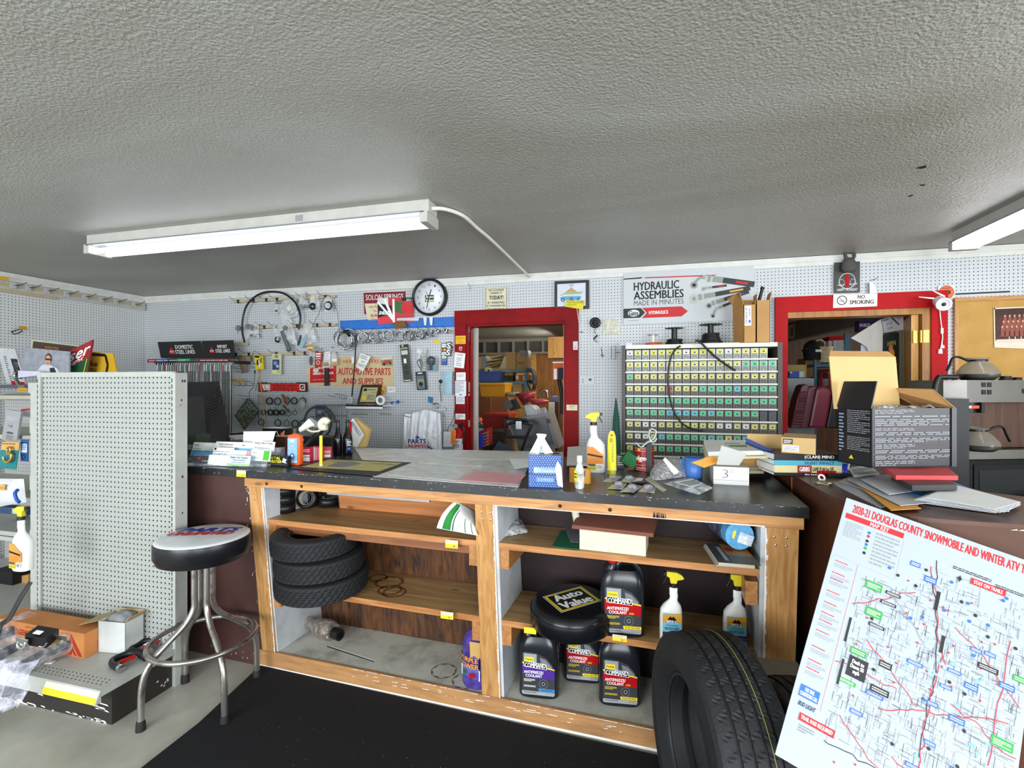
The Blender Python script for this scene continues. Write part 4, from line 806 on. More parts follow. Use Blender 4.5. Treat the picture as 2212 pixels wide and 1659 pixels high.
card('sticker_strip','tall strip of small colourful stickers beside the door frame','stickers',(cG(1752,1045),cG(1838,1375)),mat('#2a2c33',.5),[('r',.1,.03,.9,.2,WHITE),('w',.15,.08,.85,.16,2,BLUE),('r',.1,.25,.9,.36,mat('#c05a4c',.5)),('c',.6,.3,.2,.04,YEL),('r',.1,.4,.9,.56,WHITE),('w',.2,.43,.8,.53,3,TXTG),('r',.1,.58,.9,.7,mat('#c8d4d4',.5)),('r',.1,.72,.9,.84,mat('#6a7aa8',.5)),('r',.1,.86,.9,.98,mat('#2c5cc0',.5))],0.008,0.002)
b=MB(BLACK);P=[PW(q,0.02) for q in (cG(1835,1030),cG(1925,1035),cG(1900,1235),cG(1820,1235))];decal(b,P[0],P[1],P[3],[('t','S\nS',0,0,.75,1,BLACK,.16)],0.001);decal(b,P[0],P[1],P[3],[('t','S\nS',.08,.04,.66,.96,TXTW,.05)],0.003);decal(b,P[0],P[1],P[3],[('p',[(.8,.2),(1,.25),(.95,.75),(.8,.8)],BLACK)],0.001)
tag(b.build('double_s_badge'),'black and white double letter badge overlapping the sticker strip','badge')
for k in range(3):
    P=[PW(cI(x+12*k,y),0.05+0.01*k) for x,y in ((1620,290),(1750,290),(1745,640),(1640,640))];b=MB(mat('#9fc0cc',.8));pillow(b,P,0.008,4,6,.2,k)
    tag(b.build('face_mask'),('innermost','middle','outermost')[k]+' pale blue paper mask bunched on a hook beside the door','mask','face masks on the hook')
b=MB(BLACK);b.tube([PW(cI(x,y),0.03) for x,y in ((1600,450),(1590,540),(1605,640),(1612,748))],0.003,6);b.lathe([(0.0001,-.018),(.012,-.012),(.018,0),(.012,.012),(.0001,.018)],PW(cI(1602,440),0.04),(0,0,1),14);tag(b.build('bungee_cord'),'black ball bungee hanging beside the paper masks','cord')
card('blue_clip','small blue plastic clip on the pegboard under the masks','clip',[cI(1415,665),cI(1475,680),cI(1470,768),cI(1420,755)],mat('#2c6fa8',.4),(),0.03,0.015)
b=MB(STEEL);b.tube([PW(cI(x,y),0.04) for x,y in ((1500,850),(1490,790),(1530,770),(1570,800),(1550,850))],0.006,6);tag(b.build('metal_clip'),'bent bare metal clip on the pegboard above the white bags','clip')
duo('wire_hook','small bent hook near the lower door frame',[cI(1680,880),cI(1690,850),cI(1650,820)]);duo('wire_hook','pair of curled hooks close to the bag corner',[cI(1660,970),cI(1640,930),cI(1620,890),cI(1660,900)])
duo('wire_hook','forked wire hook up near the ceiling past the clock',[cG(2180,250),cG(2180,200),cG(2150,150)],r=0.0018)
# white shelf with plaque
sh=PW(cI(185,785),0.0);p0=PW(cI(185,800),0.17);p1=PW(cI(735,800),0.17);b=MB(WHITE);b.box(p0.x,p1.x,p0.y,WY-0.001,p0.z-0.008,p0.z+0.004);b.box(p0.x,p1.x,p0.y,p0.y+.004,p0.z-0.03,p0.z+0.004);tag(b.build('wall_shelf'),'small white metal shelf carrying the award plaque','shelf');SZ=p0.z+0.004
X0,X1,Z0,Z1=wrect(*cI(350,480),*cI(660,745),WY-0.1);b=MB(wood('#3d2318','#23130d','x'));pl=[V((X0,WY-.10,SZ)),V((X1,WY-.10,SZ)),V((X1+.01,WY-.05,SZ+.19)),V((X0+.02,WY-.05,SZ+.19))];b.poly(pl,0.015,(0,-1,0.2));decal(b,pl[3],pl[2],pl[0],[('r',.12,.14,.88,.86,mat('#b3ad6a',.3)),('r',.15,.17,.85,.83,mat('#bab584',.3)),('r',.18,.2,.35,.32,BLACK),('w',.4,.22,.8,.3,1,TXTB),('t','award',.62,.34,.8,.4,TXTB),('p',[(.2,.6),(.35,.56),(.42,.72),(.25,.76)],YEL),('w',.45,.5,.8,.75,4,TXTG)]);tag(b.build('award_plaque'),'dark wooden award plaque leaning on the white shelf','plaque')
b=MB(WHITE);c=PW(cI(705,708),0.11);c.z=SZ+0.045;b.torus(c,(0.1,-1,0),0.035,0.011,28,8,2.2);tag(b.build('tape_roll'),'white paper tape roll at the end of the white shelf','tape')
card('warning_card','orange card with a dark letter behind the tape roll','card',[cI(680,520),cI(770,510),cI(765,640),cI(680,640)],mat('#e0a020',.5),[('t','D',.3,.5,.8,1,TXTB,.03)],0.03,0.002)
card('small_gauge_card','pale blue gauge card standing on the white shelf','card',[cI(222,680),cI(285,678),cI(280,775),cI(210,775)],mat('#b8c8d4',.4),[('o',.5,.5,.25,.25,.3,mat('#5c7c9c',.5))],0.1,0.01)
for lab,x,R in (('smaller blue knob on a thin rod by the shelf',875,.013),('larger blue knob on a thin rod by the shelf',965,.017)):
    b=MB(BLUE);c=PW(cI(x,762 if x<900 else 748),0.09);b.lathe([(0.0001,-R),(R*.7,-R*.7),(R,0),(R*.7,R*.7),(.0001,R)],c,(0,0,1),14);b.m(STEEL);b.tube([c,c+V((-.10,0.02,.0))],.002,5,sm=1);tag(b.build('blue_ball'),lab,'knob')
card('business_card','printed card pinned below the corner of the headquarters poster','card',[cI(810,525),cI(930,530),cI(925,600),cI(815,605)],PAPER,[('w',.1,.2,.9,.7,4,TXTG)],0.004,0.001)
for lab,x0,x1 in (('first thin brass rod lying flat against the pegboard',275,510),('second thin brass rod lying flat against the pegboard',690,870)):
    b=MB(mat('#8c8048',.5));b.tube([PW(cI(x0,925),.008),PW(cI(x1,932),.008)],.0035,6,sm=1);tag(b.build('brass_rod'),lab,'rod')
duo('wire_hook','long double wire hook near the white shelf',[cI(20,630),cI(180,655),cI(185,700),cI(70,675)]);duo('wire_hook','short straight wire hook by the poster edge',[cH(1570,640),cH(1620,660),cH(1690,668)])
for k in range(5):
    b=MB(STEEL);x=300+90*k;b.tube([PW((x,0),0) for x in ()] or [V((PW(cI(x,770)).x,WY-.12-.01*k,SZ+.004)),V((PW(cI(x+60,770)).x,WY-.14,SZ+.012)),V((PW(cI(x+90,770)).x,WY-.10,SZ+.004))],.004,6);tag(b.build('drill_bit'),'loose steel bit lying on the white shelf under the plaque','bit','steel bits on the white shelf')
# ================================================================ low things behind the counter, against the wall
# manual standing beyond the bottles
P=[PW(cI(x,y),1.36) for x,y in ((290,995),(450,1240),(345,1425),(250,1400),(245,1060))]
b=MB(mat('#d6d6d2',.6));b.poly(P[::-1],0.012,(0,-1,0));decal(b,P[0],P[1],P[4],[('w',.1,.2,.9,.9,6,TXTB)]);b.m(mat('#c2a468',.8));Q=[PW(cI(x,y),1.33) for x,y in ((320,985),(545,1160),(470,1420),(350,1425),(450,1240))];b.poly(Q[::-1],0.03,(0,-1,0));b.m(REDP);b.poly([PW(cI(x,y),1.37) for x,y in ((245,1040),(270,1040),(268,1270),(250,1270))][::-1],.004,(0,-1,0))
tag(b.build('parts_manual'),'thick parts manual with a fanned tan page block behind the black bottles','book')
# white carrier bags with red and blue print
def bagfn(x0,x1,y0,y1,seed,off):
    A,B_,C_,D_=PW(cI(x0,y0),off),PW(cI(x1,y0),off),PW(cI(x1+25,y1),off),PW(cI(x0-20,y1),off)
    def fn(u,v):
        p=(A*(1-u)+B_*u)*(1-v)+(D_*(1-u)+C_*u)*v;s=math.sin(u*26+seed)*0.012*(1-.35*v)+math.sin(u*55+seed)*.004
        p=p+V((0,-s-0.06*math.sin(min(1,v*1.3)*PI/2)*math.sin(u*PI),-0.02*math.sin(u*PI*2+seed)*(1-v)));return p
    return fn
t=thing('carrier_bags','bunch of white carrier bags with blue and red lettering hanging by the door','bags',tuple(PW(cI(1330,900),.08)))
b=MB(stained('#eceef2','#c4c8d2',14,.45,.7,.45,stretch=(5,1,.6)));b.grid(bagfn(1065,1605,890,1475,1,.10),60,18);b.build('outer_bag',t,world=True,sol=.002)
b=MB(mat('#2a3a9c',.4));f0=bagfn(1065,1605,890,1475,1,.112);pr=lambda pts:b.add([f0(u,v) for u,v in pts],[tuple(range(len(pts)))])
NU,NV=40,10
for i in range(NU):
    for j in range(NV):
        u,v=i/NU,0.60+0.4*j/NV
        if abs(u-.42)<(v-.58)*1.05 and (v>.93 or v<.72 or abs(u-.42)>(v-.58)*.93):pr([(u,v),(u,v+.4/NV),(u+1/NU,v+.4/NV),(u+1/NU,v)])
NB=mat('#23307f',.4,var=0)
for i in range(30):u=.55+random.random()*.43;v=.45+random.random()*.5;w=.05;b.m(mat('#3c4252',.5));pr([(u,v),(u+.004,v+.008),(min(1,u+w),v+w+.008),(min(1,u+w),v+w)])
TLb,TRb,BLb=PW(cI(1120,1300),.20),PW(cI(1385,1300),.20),PW(cI(1120,1370),.20);decal(b,TLb,TRb,BLb,[('r',-.12,-.1,1.08,2.05,mat('#e9ecf2',.45)),('t','PARTS',.0,.0,1.0,1.0,NB,.05),('t','UNLIMITED',-.10,1.2,1.08,1.9,TXTR,.05)],.002);b.build('print',t,world=True)
b=MB(BLKW);hook(b,PW(cI(1240,960),0),.24,.003,.02);b.build('hook',t,world=True)
# white box and extinguisher
b=MB(mat('#d8dce2',.4));P=[PW(cI(x,y),.12) for x,y in ((1645,1195),(1775,1190),(1780,1420),(1640,1420))];b.poly(P[::-1],.06,(0,-1,0));b.m(BLACK);b.tube([PW(cI(1700,1195),.1),PW(cI(1720,1130),.08),PW(cI(1790,1000),.06),PW(cI(1815,830),.05)],.003,5);tag(b.build('alarm_box',bev=.006),'small white plastic box with a cord between bags and extinguisher','box')
ex=PW(cI(1865,1480),.10);t=thing('fire_extinguisher','red fire extinguisher with an orange tag against the red door frame','fire extinguisher',tuple(ex));k=dep(ex)/F/6.9125;R=70*k
b=MB(REDP);b.lathe([(.0001,0),(R*.9,.0),(R,.01),(R,240*k),(R*.85,290*k),(R*.35,325*k),(R*.3,345*k)],ex,n=24);b.m(mat('#d9dade',.5));b.lathe([(R*1.01,25*k),(R*1.01,190*k)],ex,n=24);decal(b,ex+V((-R*.8,-R*1.03,180*k)),ex+V((R*.8,-R*1.03,180*k)),ex+V((-R*.8,-R*1.03,40*k)),[('t','302',.15,.5,.9,.85,TXTB,.01),('w',.1,.1,.9,.4,3,TXTG)],.002);b.build('cylinder',t,world=True)
b=MB(BLACK);top=ex+V((0,0,345*k));b.cyl(top,top+V((0,0,40*k)),R*.3);b.tube([top+V((-.03,0,50*k)),top+V((.02,0,55*k)),top+V((.05,0,80*k))],.006,6);b.tube([top+V((-.06,0,30*k)),top+V((0,0,32*k))],.005,6);b.build('valve',t,world=True)
b=MB(BLACK);b.tube([top+V((R*.4,0,30*k)),top+V((R*1.3,-.01,0)),ex+V((R*1.35,-.01,200*k)),ex+V((R*1.2,-.01,110*k))],.008,8);b.build('hose',t,world=True)
b=MB(STEEL);b.cyl(top+V((-.015,-R*.3,25*k)),top+V((-.015,-R*.6,25*k)),.02);b.build('gauge',t,world=True)
b=MB(mat('#f08a28',.6));a=ex+V((-R*1.1,-R-.02,320*k));b.poly([a+V((0,0,-210*k)),a+V((75*k,0,-210*k)),a+V((82*k,0,0)),a],.001,(0,-1,0));b.m(mat('#6c3a10',.6));decal(b,a,a+V((78*k,0,0)),a-V((0,0,210*k)),[('w',.15,.1,.85,.9,8,mat('#9c5a18',.6))]);b.build('tag',t,world=True)
# notes on the door casing
def cas(name,label,c4,face,items=(),off=.031,cat='note',th=.001):return card(name,label,cat,c4,face,items,off,th)
cas('yellow_sticker','yellow printed sticker high on the red door casing',(cKd(165,520),cKd(318,643)),mat('#e6b41c',.6),[('w',.1,.15,.9,.55,3,mat('#b07810',.6)),('t','MCX',.3,.65,.7,.85,mat('#a05a10',.6,var=0))])
cas('round_sticker','small pale arch sticker under the yellow sticker',(cKd(215,680),cKd(268,745)),mat('#a02630',.5),[('o',.5,.4,.4,.35,.3,WHITE),('r',.35,.5,.65,.75,mat('#a02630',.5)),('w',.2,.85,.9,.97,1,WHITE)])
cas('paper_note','tilted typed white sheet at the top of the red casing',[cKd(158,765),cKd(315,785),cKd(290,1008),cKd(140,992)],PAPER,[('w',.2,.08,.8,.2,2,TXTG),('w',.2,.3,.7,.9,5,mat('#a0a4ac',.7,var=0))],.034)
cas('paper_note','small square note below the tilted sheet',(cKd(175,1068),cKd(317,1187)),PAPER,[('w',.1,.2,.85,.6,3,mat('#a8acb4',.7,var=0))])
cas('paper_note','long list of printed lines taped to the casing',(cKd(160,1195),cKd(325,1420)),mat('#e4e8ee',.8),[('w',.05,.05,.8,.8,9,mat('#9098a4',.7,var=0)),('r',.4,.88,.6,.95,TXTG)],.033)
cas('paper_note','narrow note hanging under the long list',(cKd(172,1420),cKd(303,1540)),mat('#dfe3ea',.8),[('w',.1,.1,.9,.8,5,mat('#9098a4',.7,var=0))],.032)
cas('business_card','business card stuck low on the red casing',(cI(1825,925),cI(1970,1010)),mat('#e4e6e4',.7),[('w',.15,.2,.8,.6,2,TXTG),('r',.06,.65,.16,.85,TXTG),('r',.3,.65,.4,.85,TXTG)])
for lab,x0,y0,x1,y1,mt in (('blue green sticker at the head of the door jamb',358,368,418,475,'#5c8f9c'),('dark blue sticker under the green one on the jamb',338,465,405,600,'#2c3c78'),('grey cross shaped sticker halfway down the jamb',345,1210,403,1360,'#bfbfb0'),('tiny white sticker on the jamb below the cross',333,1382,368,1420,'#dcdcd8'),('silver label low on the jamb beside the extinguisher',0,0,0,0,'#b8b8b4')):
    if x1:c0,c1=cKd(x0,y0),cKd(x1,y1)
    else:c0,c1=cI(1985,1015),cI(2080,1120)
    xj=D1[0]+0.0215;r0,r1=ray(*c0),ray(*c1)
    ya,yb=sorted((PX(c0[0],c0[1],xj).y,PX(c1[0],c1[1],xj).y));ya=max(ya,WY-.005);yb=min(max(yb,ya+.03),WY+.12);pz0=PX((c0[0]+c1[0])/2,c1[1],xj).z;pz1=PX((c0[0]+c1[0])/2,c0[1],xj).z
    b=MB(mat(mt,.5));b.poly([(xj,ya,pz0),(xj,yb,pz0),(xj,yb,pz1),(xj,ya,pz1)][::-1],.001,(1,0,0));tag(b.build('sticker'),lab,'sticker')
cas('sticker','white keypad like sticker on the opposite door casing',(cKd(1923,605),cKd(1990,730)),mat('#d8dce4',.5),[('o',.5,.3,.3,.18,.2,TXTG),('w',.2,.6,.8,.9,2,TXTG)])
cas('sticker','cream and green label on the casing at tabletop level',(cL(1925,745),cL(2112,842)),mat('#e4dcb4',.6),[('w',.25,.12,.75,.5,3,mat('#3c9c50',.6)),('w',.4,.62,.6,.72,1,TXTG)])
b=MB(mat('#e8c8a0',.6));b.tube([PW(cKd(x,y),.035) for x,y in ((1975,95),(1990,200),(2010,330))],.003,5,sm=2);tag(b.build('string'),'pale string hanging over the door casing corner','string')
# tomorrow sign
card('order_sign','cream joke sign about ordering tomorrow standing on the red door header','sign',[(1047,621),(1097,619),(1097,674),(1047,675)],mat('#d6d0b4',.6),[('r',.04,.04,.96,.05,TXTG),('r',.04,.04,.06,.98,TXTG),('r',.94,.04,.96,.98,TXTG),('t','OF COURSE',.17,.08,.83,.16,TXTB,.02),('t','I WANT IT',.24,.20,.76,.28,TXTB,.02),('t','TODAY!',.20,.34,.80,.50,TXTB,.03),('t','IF I WANTED',.14,.58,.86,.66,TXTB,.02),('t','IT TOMORROW,',.1,.71,.9,.79,TXTB,.02),('t',"I'D ORDER IT",.14,.84,.86,.92,TXTB,.02)],.01,.003)
# framed picture
fp=thing('framed_picture','black framed drawing of a roofed stand and blue car on the door header','picture',tuple(PW((1235,666),.02)));
card('frame','','',[cM(125,190),cM(635,168),cM(638,598),cM(122,590)],BLACK,[],.03,.02,parent=fp,bev=.003)
card('drawing','','',[cM(165,235),cM(588,212),cM(588,555),cM(165,568)],mat('#ccd0dc',.4),[('p',[(.25,.40),(.5,.18),(.75,.42)],mat('#b99a68',.6)),('p',[(.07,.52),(.25,.4),(.92,.38),(.80,.50)],mat('#8ab0a0',.6)),('r',.18,.48,.80,.56,mat('#dcd0a0',.6)),('l',.5,.05,.5,.2,.003,TXTG),('w',.42,.05,.6,.1,1,TXTG),('p',[(.08,.62),(.2,.56),(.84,.58),(.84,.68),(.7,.76),(.15,.72)],mat('#4a9cd0',.4)),('o',.2,.72,.07,.08,.4,BLACK),('o',.5,.70,.06,.07,.4,BLACK),('o',.75,.7,.05,.06,.4,BLACK)],.034,.002,parent=fp)
card('yellow_label','bright yellow printed label over the corner of the framed drawing','label',[cM(290,475),cM(575,478),cM(545,612),cM(283,570)],mat('#d8cc28',.6),[('t','LUCK  LUBE',.08,.05,.95,.22,TXTB,.03),('w',.1,.3,.95,.45,1,TXTB),('w',.1,.55,.6,.9,3,mat('#8c8420',.6))],.05,.002)
# spiral strap, bag, hooks, switch plate
b=MB(BLACK);b.torus(PW(cM(730,810),.03),(0,-1,0),.032,.014,24,8,.8);b.torus(PW(cM(735,800),.04),(0,-1,0),.012,.008,16,6);pts=[PW(cM(x,y),.03) for x,y in ((760,850),(735,920),(765,960),(720,1020),(760,1050),(710,1080),(755,1110))]
b.m(mat('#2c2826',.6));b.tube([PW(cM(x,y),.035+.01*(i % 2)) for i,(x,y) in enumerate(((770,790),(740,880),(720,940),(750,985),(760,1000),(715,1040),(715,1070),(755,1100)))],.010,4,sm=2,flat=.15);tag(b.build('rubber_strap'),'coiled black rubber strap with a zigzag tail on the pegboard','strap')
bagq('parts_bag','clear bag of black screws taped to the pegboard beside the banner',[cM(860,745),cM(1050,745),cM(1130,985),cM(845,990)],.012,clear('#e8e4c8',.35),lambda b:[b.m(DSTEEL) or b.cyl(PW(cM(930+22*i,860+20*(i % 5)),.07),PW(cM(950+22*i,890+20*(i % 4)),.07),.003,n=6) for i in range(7)],off=.012)
duo('wire_hook','small cross shaped wire hook beneath the screw bag',[cM(820,1175),cM(840,1330),cM(838,1296),cM(805,1296),cM(860,1296)],off=.02)
b=MB(BLKW);b.tube([PW(cM(x,y),.06) for x,y in ((975,1160),(1038,1160),(1038,1355),(975,1355))],.0022,5,closed=True,sm=1);b.tube([PW(cM(1038,1255),.06),PW(cM(1100,1255),.0)],.002,5,sm=1);tag(b.build('wire_hook'),'rectangular wire loop hook beside the bin cabinet','hook')
duo('wire_hook','stubby black hook on the edge of the red casing',[cM(520,960),cM(545,945),cM(500,950)],off=.03)
card('switch_plate','wide grey blank plate screwed to the pegboard beside the door','plate',(cKd(2020,1135),cKd(2240,1250)),mat('#cdd0d0',.5),[('o',.22,.5,.05,.3,.3,TXTG),('r',.62,.2,.8,.5,TXTG)],.008,.008,bev=.001)
# ================================================================ HYDRAULICS BANNER
bn=[(1346.8,587),(1629.5,568),(1629.5,690),(1346.8,701.5)];MG=mat('#8e938c',.4,var=0);LG=mat('#b8bab4',.3,var=0);HB=mat('#2a2c30',.5,var=0)
def hose_art(u0,v0,u1,v1,w,col,c2):
    d=(u1-u0,v1-v0);L=.4;um,vm=u0+d[0]*L,v0+d[1]*L
    return [('l',um,vm,u1,v1,w,HB),('l',um+d[0]*.25,vm+d[1]*.25,u1-d[0]*.12,v1-d[1]*.12,w*.4,col),('l',u0,v0,um,vm,w*.8,LG),('l',u0+d[0]*.1,v0+d[1]*.1,u0+d[0]*.16,v0+d[1]*.16,w*1.3,MG),('l',u0+d[0]*.2,v0+d[1]*.2,um,vm,w*1.05,MG)]
it=[('p',[(0,.15),(.14,.15),(.16,.125),(0,.13)][::1],TXTB),('p',[(.17,.15),(.70,.185),(.73,.165),(.175,.13)],TXTR),
      ('t','HYDRAULIC',.085,.22,.44,.37,TXTB,.03),('t','ASSEMBLIES',.085,.39,.475,.54,TXTB,.03),('t','MADE IN MINUTES',.085,.56,.475,.655,TXTB,-.008),
      ('p',[(0,.70),(.14,.70),(.175,.79),(.135,.88),(0,.88)],mat('#14171a',.5,var=0)),('c',.083,.79,.047,.065,mat('#d0d2d2',.4,var=0)),('t','Gates',.045,.745,.12,.835,TXTB,.03,.3),
      ('p',[(.15,.70),(.46,.705),(.508,.80),(.46,.89),(.15,.89),(.188,.795)],TXTR),('t','HYDRAULICS',.205,.765,.355,.825,TXTW,.03),('w',.04,.925,.12,.94,1,TXTG)]
it += hose_art(.62,.20,1.0,.38,.045,TXTR,0)+[('c',.555,.33,.028,.065,MG),('c',.555,.33,.014,.03,TXTB),('l',.565,.27,.60,.20,.02,MG),('l',.595,.205,.64,.20,.02,MG)]
it += hose_art(.62,.40,.80,.37,.018,TXTR,0)+[('c',.625,.41,.012,.035,MG)]+hose_art(.545,.57,.97,.44,.036,mat('#d89a2c',.5,var=0),0)+[('c',.555,.58,.03,.085,LG),('c',.555,.58,.014,.04,MG)]
it += hose_art(.66,.70,.96,.50,.030,mat('#4a4c80',.5,var=0),0)+[('c',.668,.72,.022,.05,MG),('c',.668,.72,.010,.024,TXTB)]+hose_art(.70,.80,.88,.64,.02,HB,0)+[('l',.715,.80,.70,.88,.018,MG),('c',.697,.90,.018,.045,MG),('c',.697,.91,.009,.022,TXTB)]
p_=[PW(q,.0155) for q in bn];b=MB(mat('#c3c8ca',.25,var=.02));b.poly(p_[::-1],.002,(0,-1,0));decal(b,p_[0],p_[1],p_[3],it,.0006);tag(b.build('banner'),'wide grey hydraulic assemblies banner above the bin cabinet','banner')
for x,y,lab in ((2090,10,'screw head at the top edge of the banner'),):pass
# ================================================================ BIN CABINET
FY=3.86
XL,XR=PY(1343,800,FY).x,PY(1690,800,FY).x;xl,xr=PY(1351.5,800,FY).x,PY(1679.5,800,FY).x;ZT=PY(1515,742.5,FY).z;PIT=.0905;Z0b=ZT-.045-9*PIT
cab=thing('bin_cabinet','tall open steel cabinet racking rows of small clear parts bins','cabinet',((XL+XR)/2,FY+.17,Z0b-.05))
BK=mat('#4c4744',.5)
for x0,x1 in ((XL,xl),(xr,XR)):b=MB(BK);b.box(x0,x1,FY-.005,WY-.004,0,ZT-.002);b.build('side_wall',cab,world=True)
b=MB(mat('#dad8cc',.5));b.box(xl,xr,FY-.004,WY-.004,ZT-.03,ZT);b.build('top_panel',cab,world=True)
b=MB(mat('#2b2b2c',.8));b.box(xl,xr,WY-.03,WY-.004,0,ZT-.03);b.build('back_panel',cab,world=True)
b=MB(mat('#3a3633',.6));b.box(xl,xr,FY+.01,WY-.03,0,Z0b-.06);b.build('base',cab,world=True)
b=MB(mat('#dad8cc',.5));b.box(xl,xr,FY-.02,FY+.2,Z0b-.06,Z0b-.008);b.build('bottom_ledge',cab,world=True)
for r_ in range(1,10):b=MB(mat('#d8d8d0',.4));z=ZT-.03-r_*PIT;b.box(xl,xr,FY-.006,FY+.30,z-.004,z+.008);b.build('shelf_rail',cab,world=True)
BW=(xr-xl-.006)/18;cols={'Y':'#e3dc7a','G':'#5fcf9a','W':'#e8e8e4','B':'#6fc4dc','R':'#d83c50','P':None,'D':None,'y':'#e8de48'}
names={'Y':'yellow','G':'green','W':'white','B':'light blue','R':'red','P':'no','D':'no','y':'bright yellow'}
binp={}
def mkbin(c,dark):
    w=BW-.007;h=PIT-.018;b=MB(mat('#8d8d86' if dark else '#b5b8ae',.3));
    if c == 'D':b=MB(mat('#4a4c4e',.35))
    b.hexa([(-w/2,.0,0),(w/2,.0,0),(w/2,.20,0),(-w/2,.20,0)],[(-w/2,-.004,h),(w/2,-.004,h),(w/2,.20,h),(-w/2,.20,h)])
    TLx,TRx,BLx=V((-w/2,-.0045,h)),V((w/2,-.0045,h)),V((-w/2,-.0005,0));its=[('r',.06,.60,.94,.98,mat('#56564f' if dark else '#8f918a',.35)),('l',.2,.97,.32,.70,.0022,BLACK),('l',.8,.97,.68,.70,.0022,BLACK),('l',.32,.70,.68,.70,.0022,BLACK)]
    if cols[c]:its +=[('r',.14,.06,.84,.50,mat(cols[c],.6,var=.12,scale=80)),('w',.22,.10,.76,.18,1,TXTG),('c',.5,.32,.16,.08,mat('#4c5044',.6)),('r',.14,.51,.84,.59,mat('#23231f',.6)),('w',.2,.53,.8,.58,1,WHITE)]
    decal(b,TLx,TRx,BLx,its,.0006);return b.build('storage_bin',loc=(0,0,0))
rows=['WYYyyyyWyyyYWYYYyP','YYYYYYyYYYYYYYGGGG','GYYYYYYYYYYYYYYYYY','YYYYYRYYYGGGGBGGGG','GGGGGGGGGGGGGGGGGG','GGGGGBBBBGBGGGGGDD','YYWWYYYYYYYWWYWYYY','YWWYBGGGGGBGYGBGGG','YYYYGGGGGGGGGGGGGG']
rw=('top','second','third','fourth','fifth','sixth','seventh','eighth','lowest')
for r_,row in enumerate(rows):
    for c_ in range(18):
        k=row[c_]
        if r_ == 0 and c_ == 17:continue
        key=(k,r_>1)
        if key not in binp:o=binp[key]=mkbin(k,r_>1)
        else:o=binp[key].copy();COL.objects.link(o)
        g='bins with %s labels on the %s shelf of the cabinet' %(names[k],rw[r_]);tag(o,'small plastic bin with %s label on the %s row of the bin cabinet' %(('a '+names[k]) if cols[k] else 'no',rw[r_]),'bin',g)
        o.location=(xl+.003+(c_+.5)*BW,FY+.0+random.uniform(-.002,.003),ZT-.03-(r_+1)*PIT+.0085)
# things on the cabinet
def spool(label,X_,Y_,zt,Rd,Rs,H,cm,turns,coilr,disc=True,core=BLACK,dm=None):
    t=thing('cable_spool',label,'spool',(X_,Y_,zt));b=MB(core);b.cyl((0,0,0),(0,0,H),Rs,n=20);b.build('core',t)
    b=MB(dm or mat('#3a3c3e',.5));b.cyl((0,0,H),(0,0,H+.003),Rd,n=32);b.build('flange',t);b=MB(dm or mat('#3a3c3e',.5));b.cyl((0,0,0),(0,0,.003),Rd,n=32);b.build('flange',t)
    b=MB(cm);n=0
    for i,(R_,z) in enumerate(turns):b.torus((random.uniform(-.004,.004),random.uniform(-.004,.004),z),(random.uniform(-.06,.06),random.uniform(-.06,.06),1),R_,coilr,32,7)
    b.build('cable_coil',t);return t
q=PY(1422,742,FY+.13);spool('orange wire spool with a pale flange on the bin cabinet',q.x-.04,FY+.13,ZT,.045,.012,.085,mat('#c8582c',.4),[(.05,.01),(.045,.018),(.055,.012),(.04,.012)],.006,core=mat('#dcd8cc',.5),dm=mat('#c8c0b4',.5))
q=PY(cN(778,1100)[0],735,FY+.16);spool('black cable spool with a slack coil, nearer the orange spool',q.x,FY+.16,ZT,.072,.022,.135,BLACK,[(.052,.01),(.058,.022),(.048,.034),(.054,.044),(.062,.012),(.05,.02)],.008)
q=PY(cN(1260,1100)[0],735,FY+.16);spool('black cable spool wound tall beside the cardboard boxes',q.x,FY+.16,ZT,.085,.022,.155,BLACK,[(.082,.01),(.078,.022),(.07,.034),(.062,.046),(.058,.058),(.056,.070),(.055,.082)],.0085)
b=MB(BLACK);pts=[(860,1150),(800,1190),(745,1270),(712,1380),(700,1480),(695,1640)];pts2=[(720,660),(735,800),(790,980),(870,1110),(980,1190),(1100,1222),(1155,1222)]
b.tube([PY(*cN(x,y),FY-.03) for x,y in pts]+[PY(*cO(x,y),FY-.03) for x,y in pts2],.0062,8);tag(b.build('cable'),'black cable drooping in a long curve across the parts bins','cable')
b=MB(BLACK);b.tube([PY(*cN(x,y),FY-.04) for x,y in ((1055,1082),(1110,1090),(1200,1180),(1300,1275),(1420,1370),(1590,1478))],.0075,8);tag(b.build('cable'),'short black cable end slanting over the upper bins','cable')
b=MB(mat('#b03428',.5));b.tube([PY(*cN(590,1100),FY+.05),PY(*cN(635,1140),FY+.05)],.006,6,sm=1);tag(b.build('screwdriver'),'small red handled tool between the two spools','tool')
b=MB(clear('#d8dcdc',.5));q0=PY(*cO(120,165),FY+.02);b.box(q0.x,q0.x+.085,FY+.02,FY+.12,ZT+.0,ZT+.018);tag(b.build('clear_tray'),'flat clear plastic tray on the corner of the bin cabinet','tray')
b=MB(mat('#d8d4bc',.7));q0=PY(*cN(1140,1125),FY+.02);b.box(q0.x,q0.x+.26,FY+.02,FY+.2,ZT+.0005,ZT+.006);tag(b.build('cardboard_sheet'),'thin cream sheet of card lying on top of the bin cabinet','cardboard')
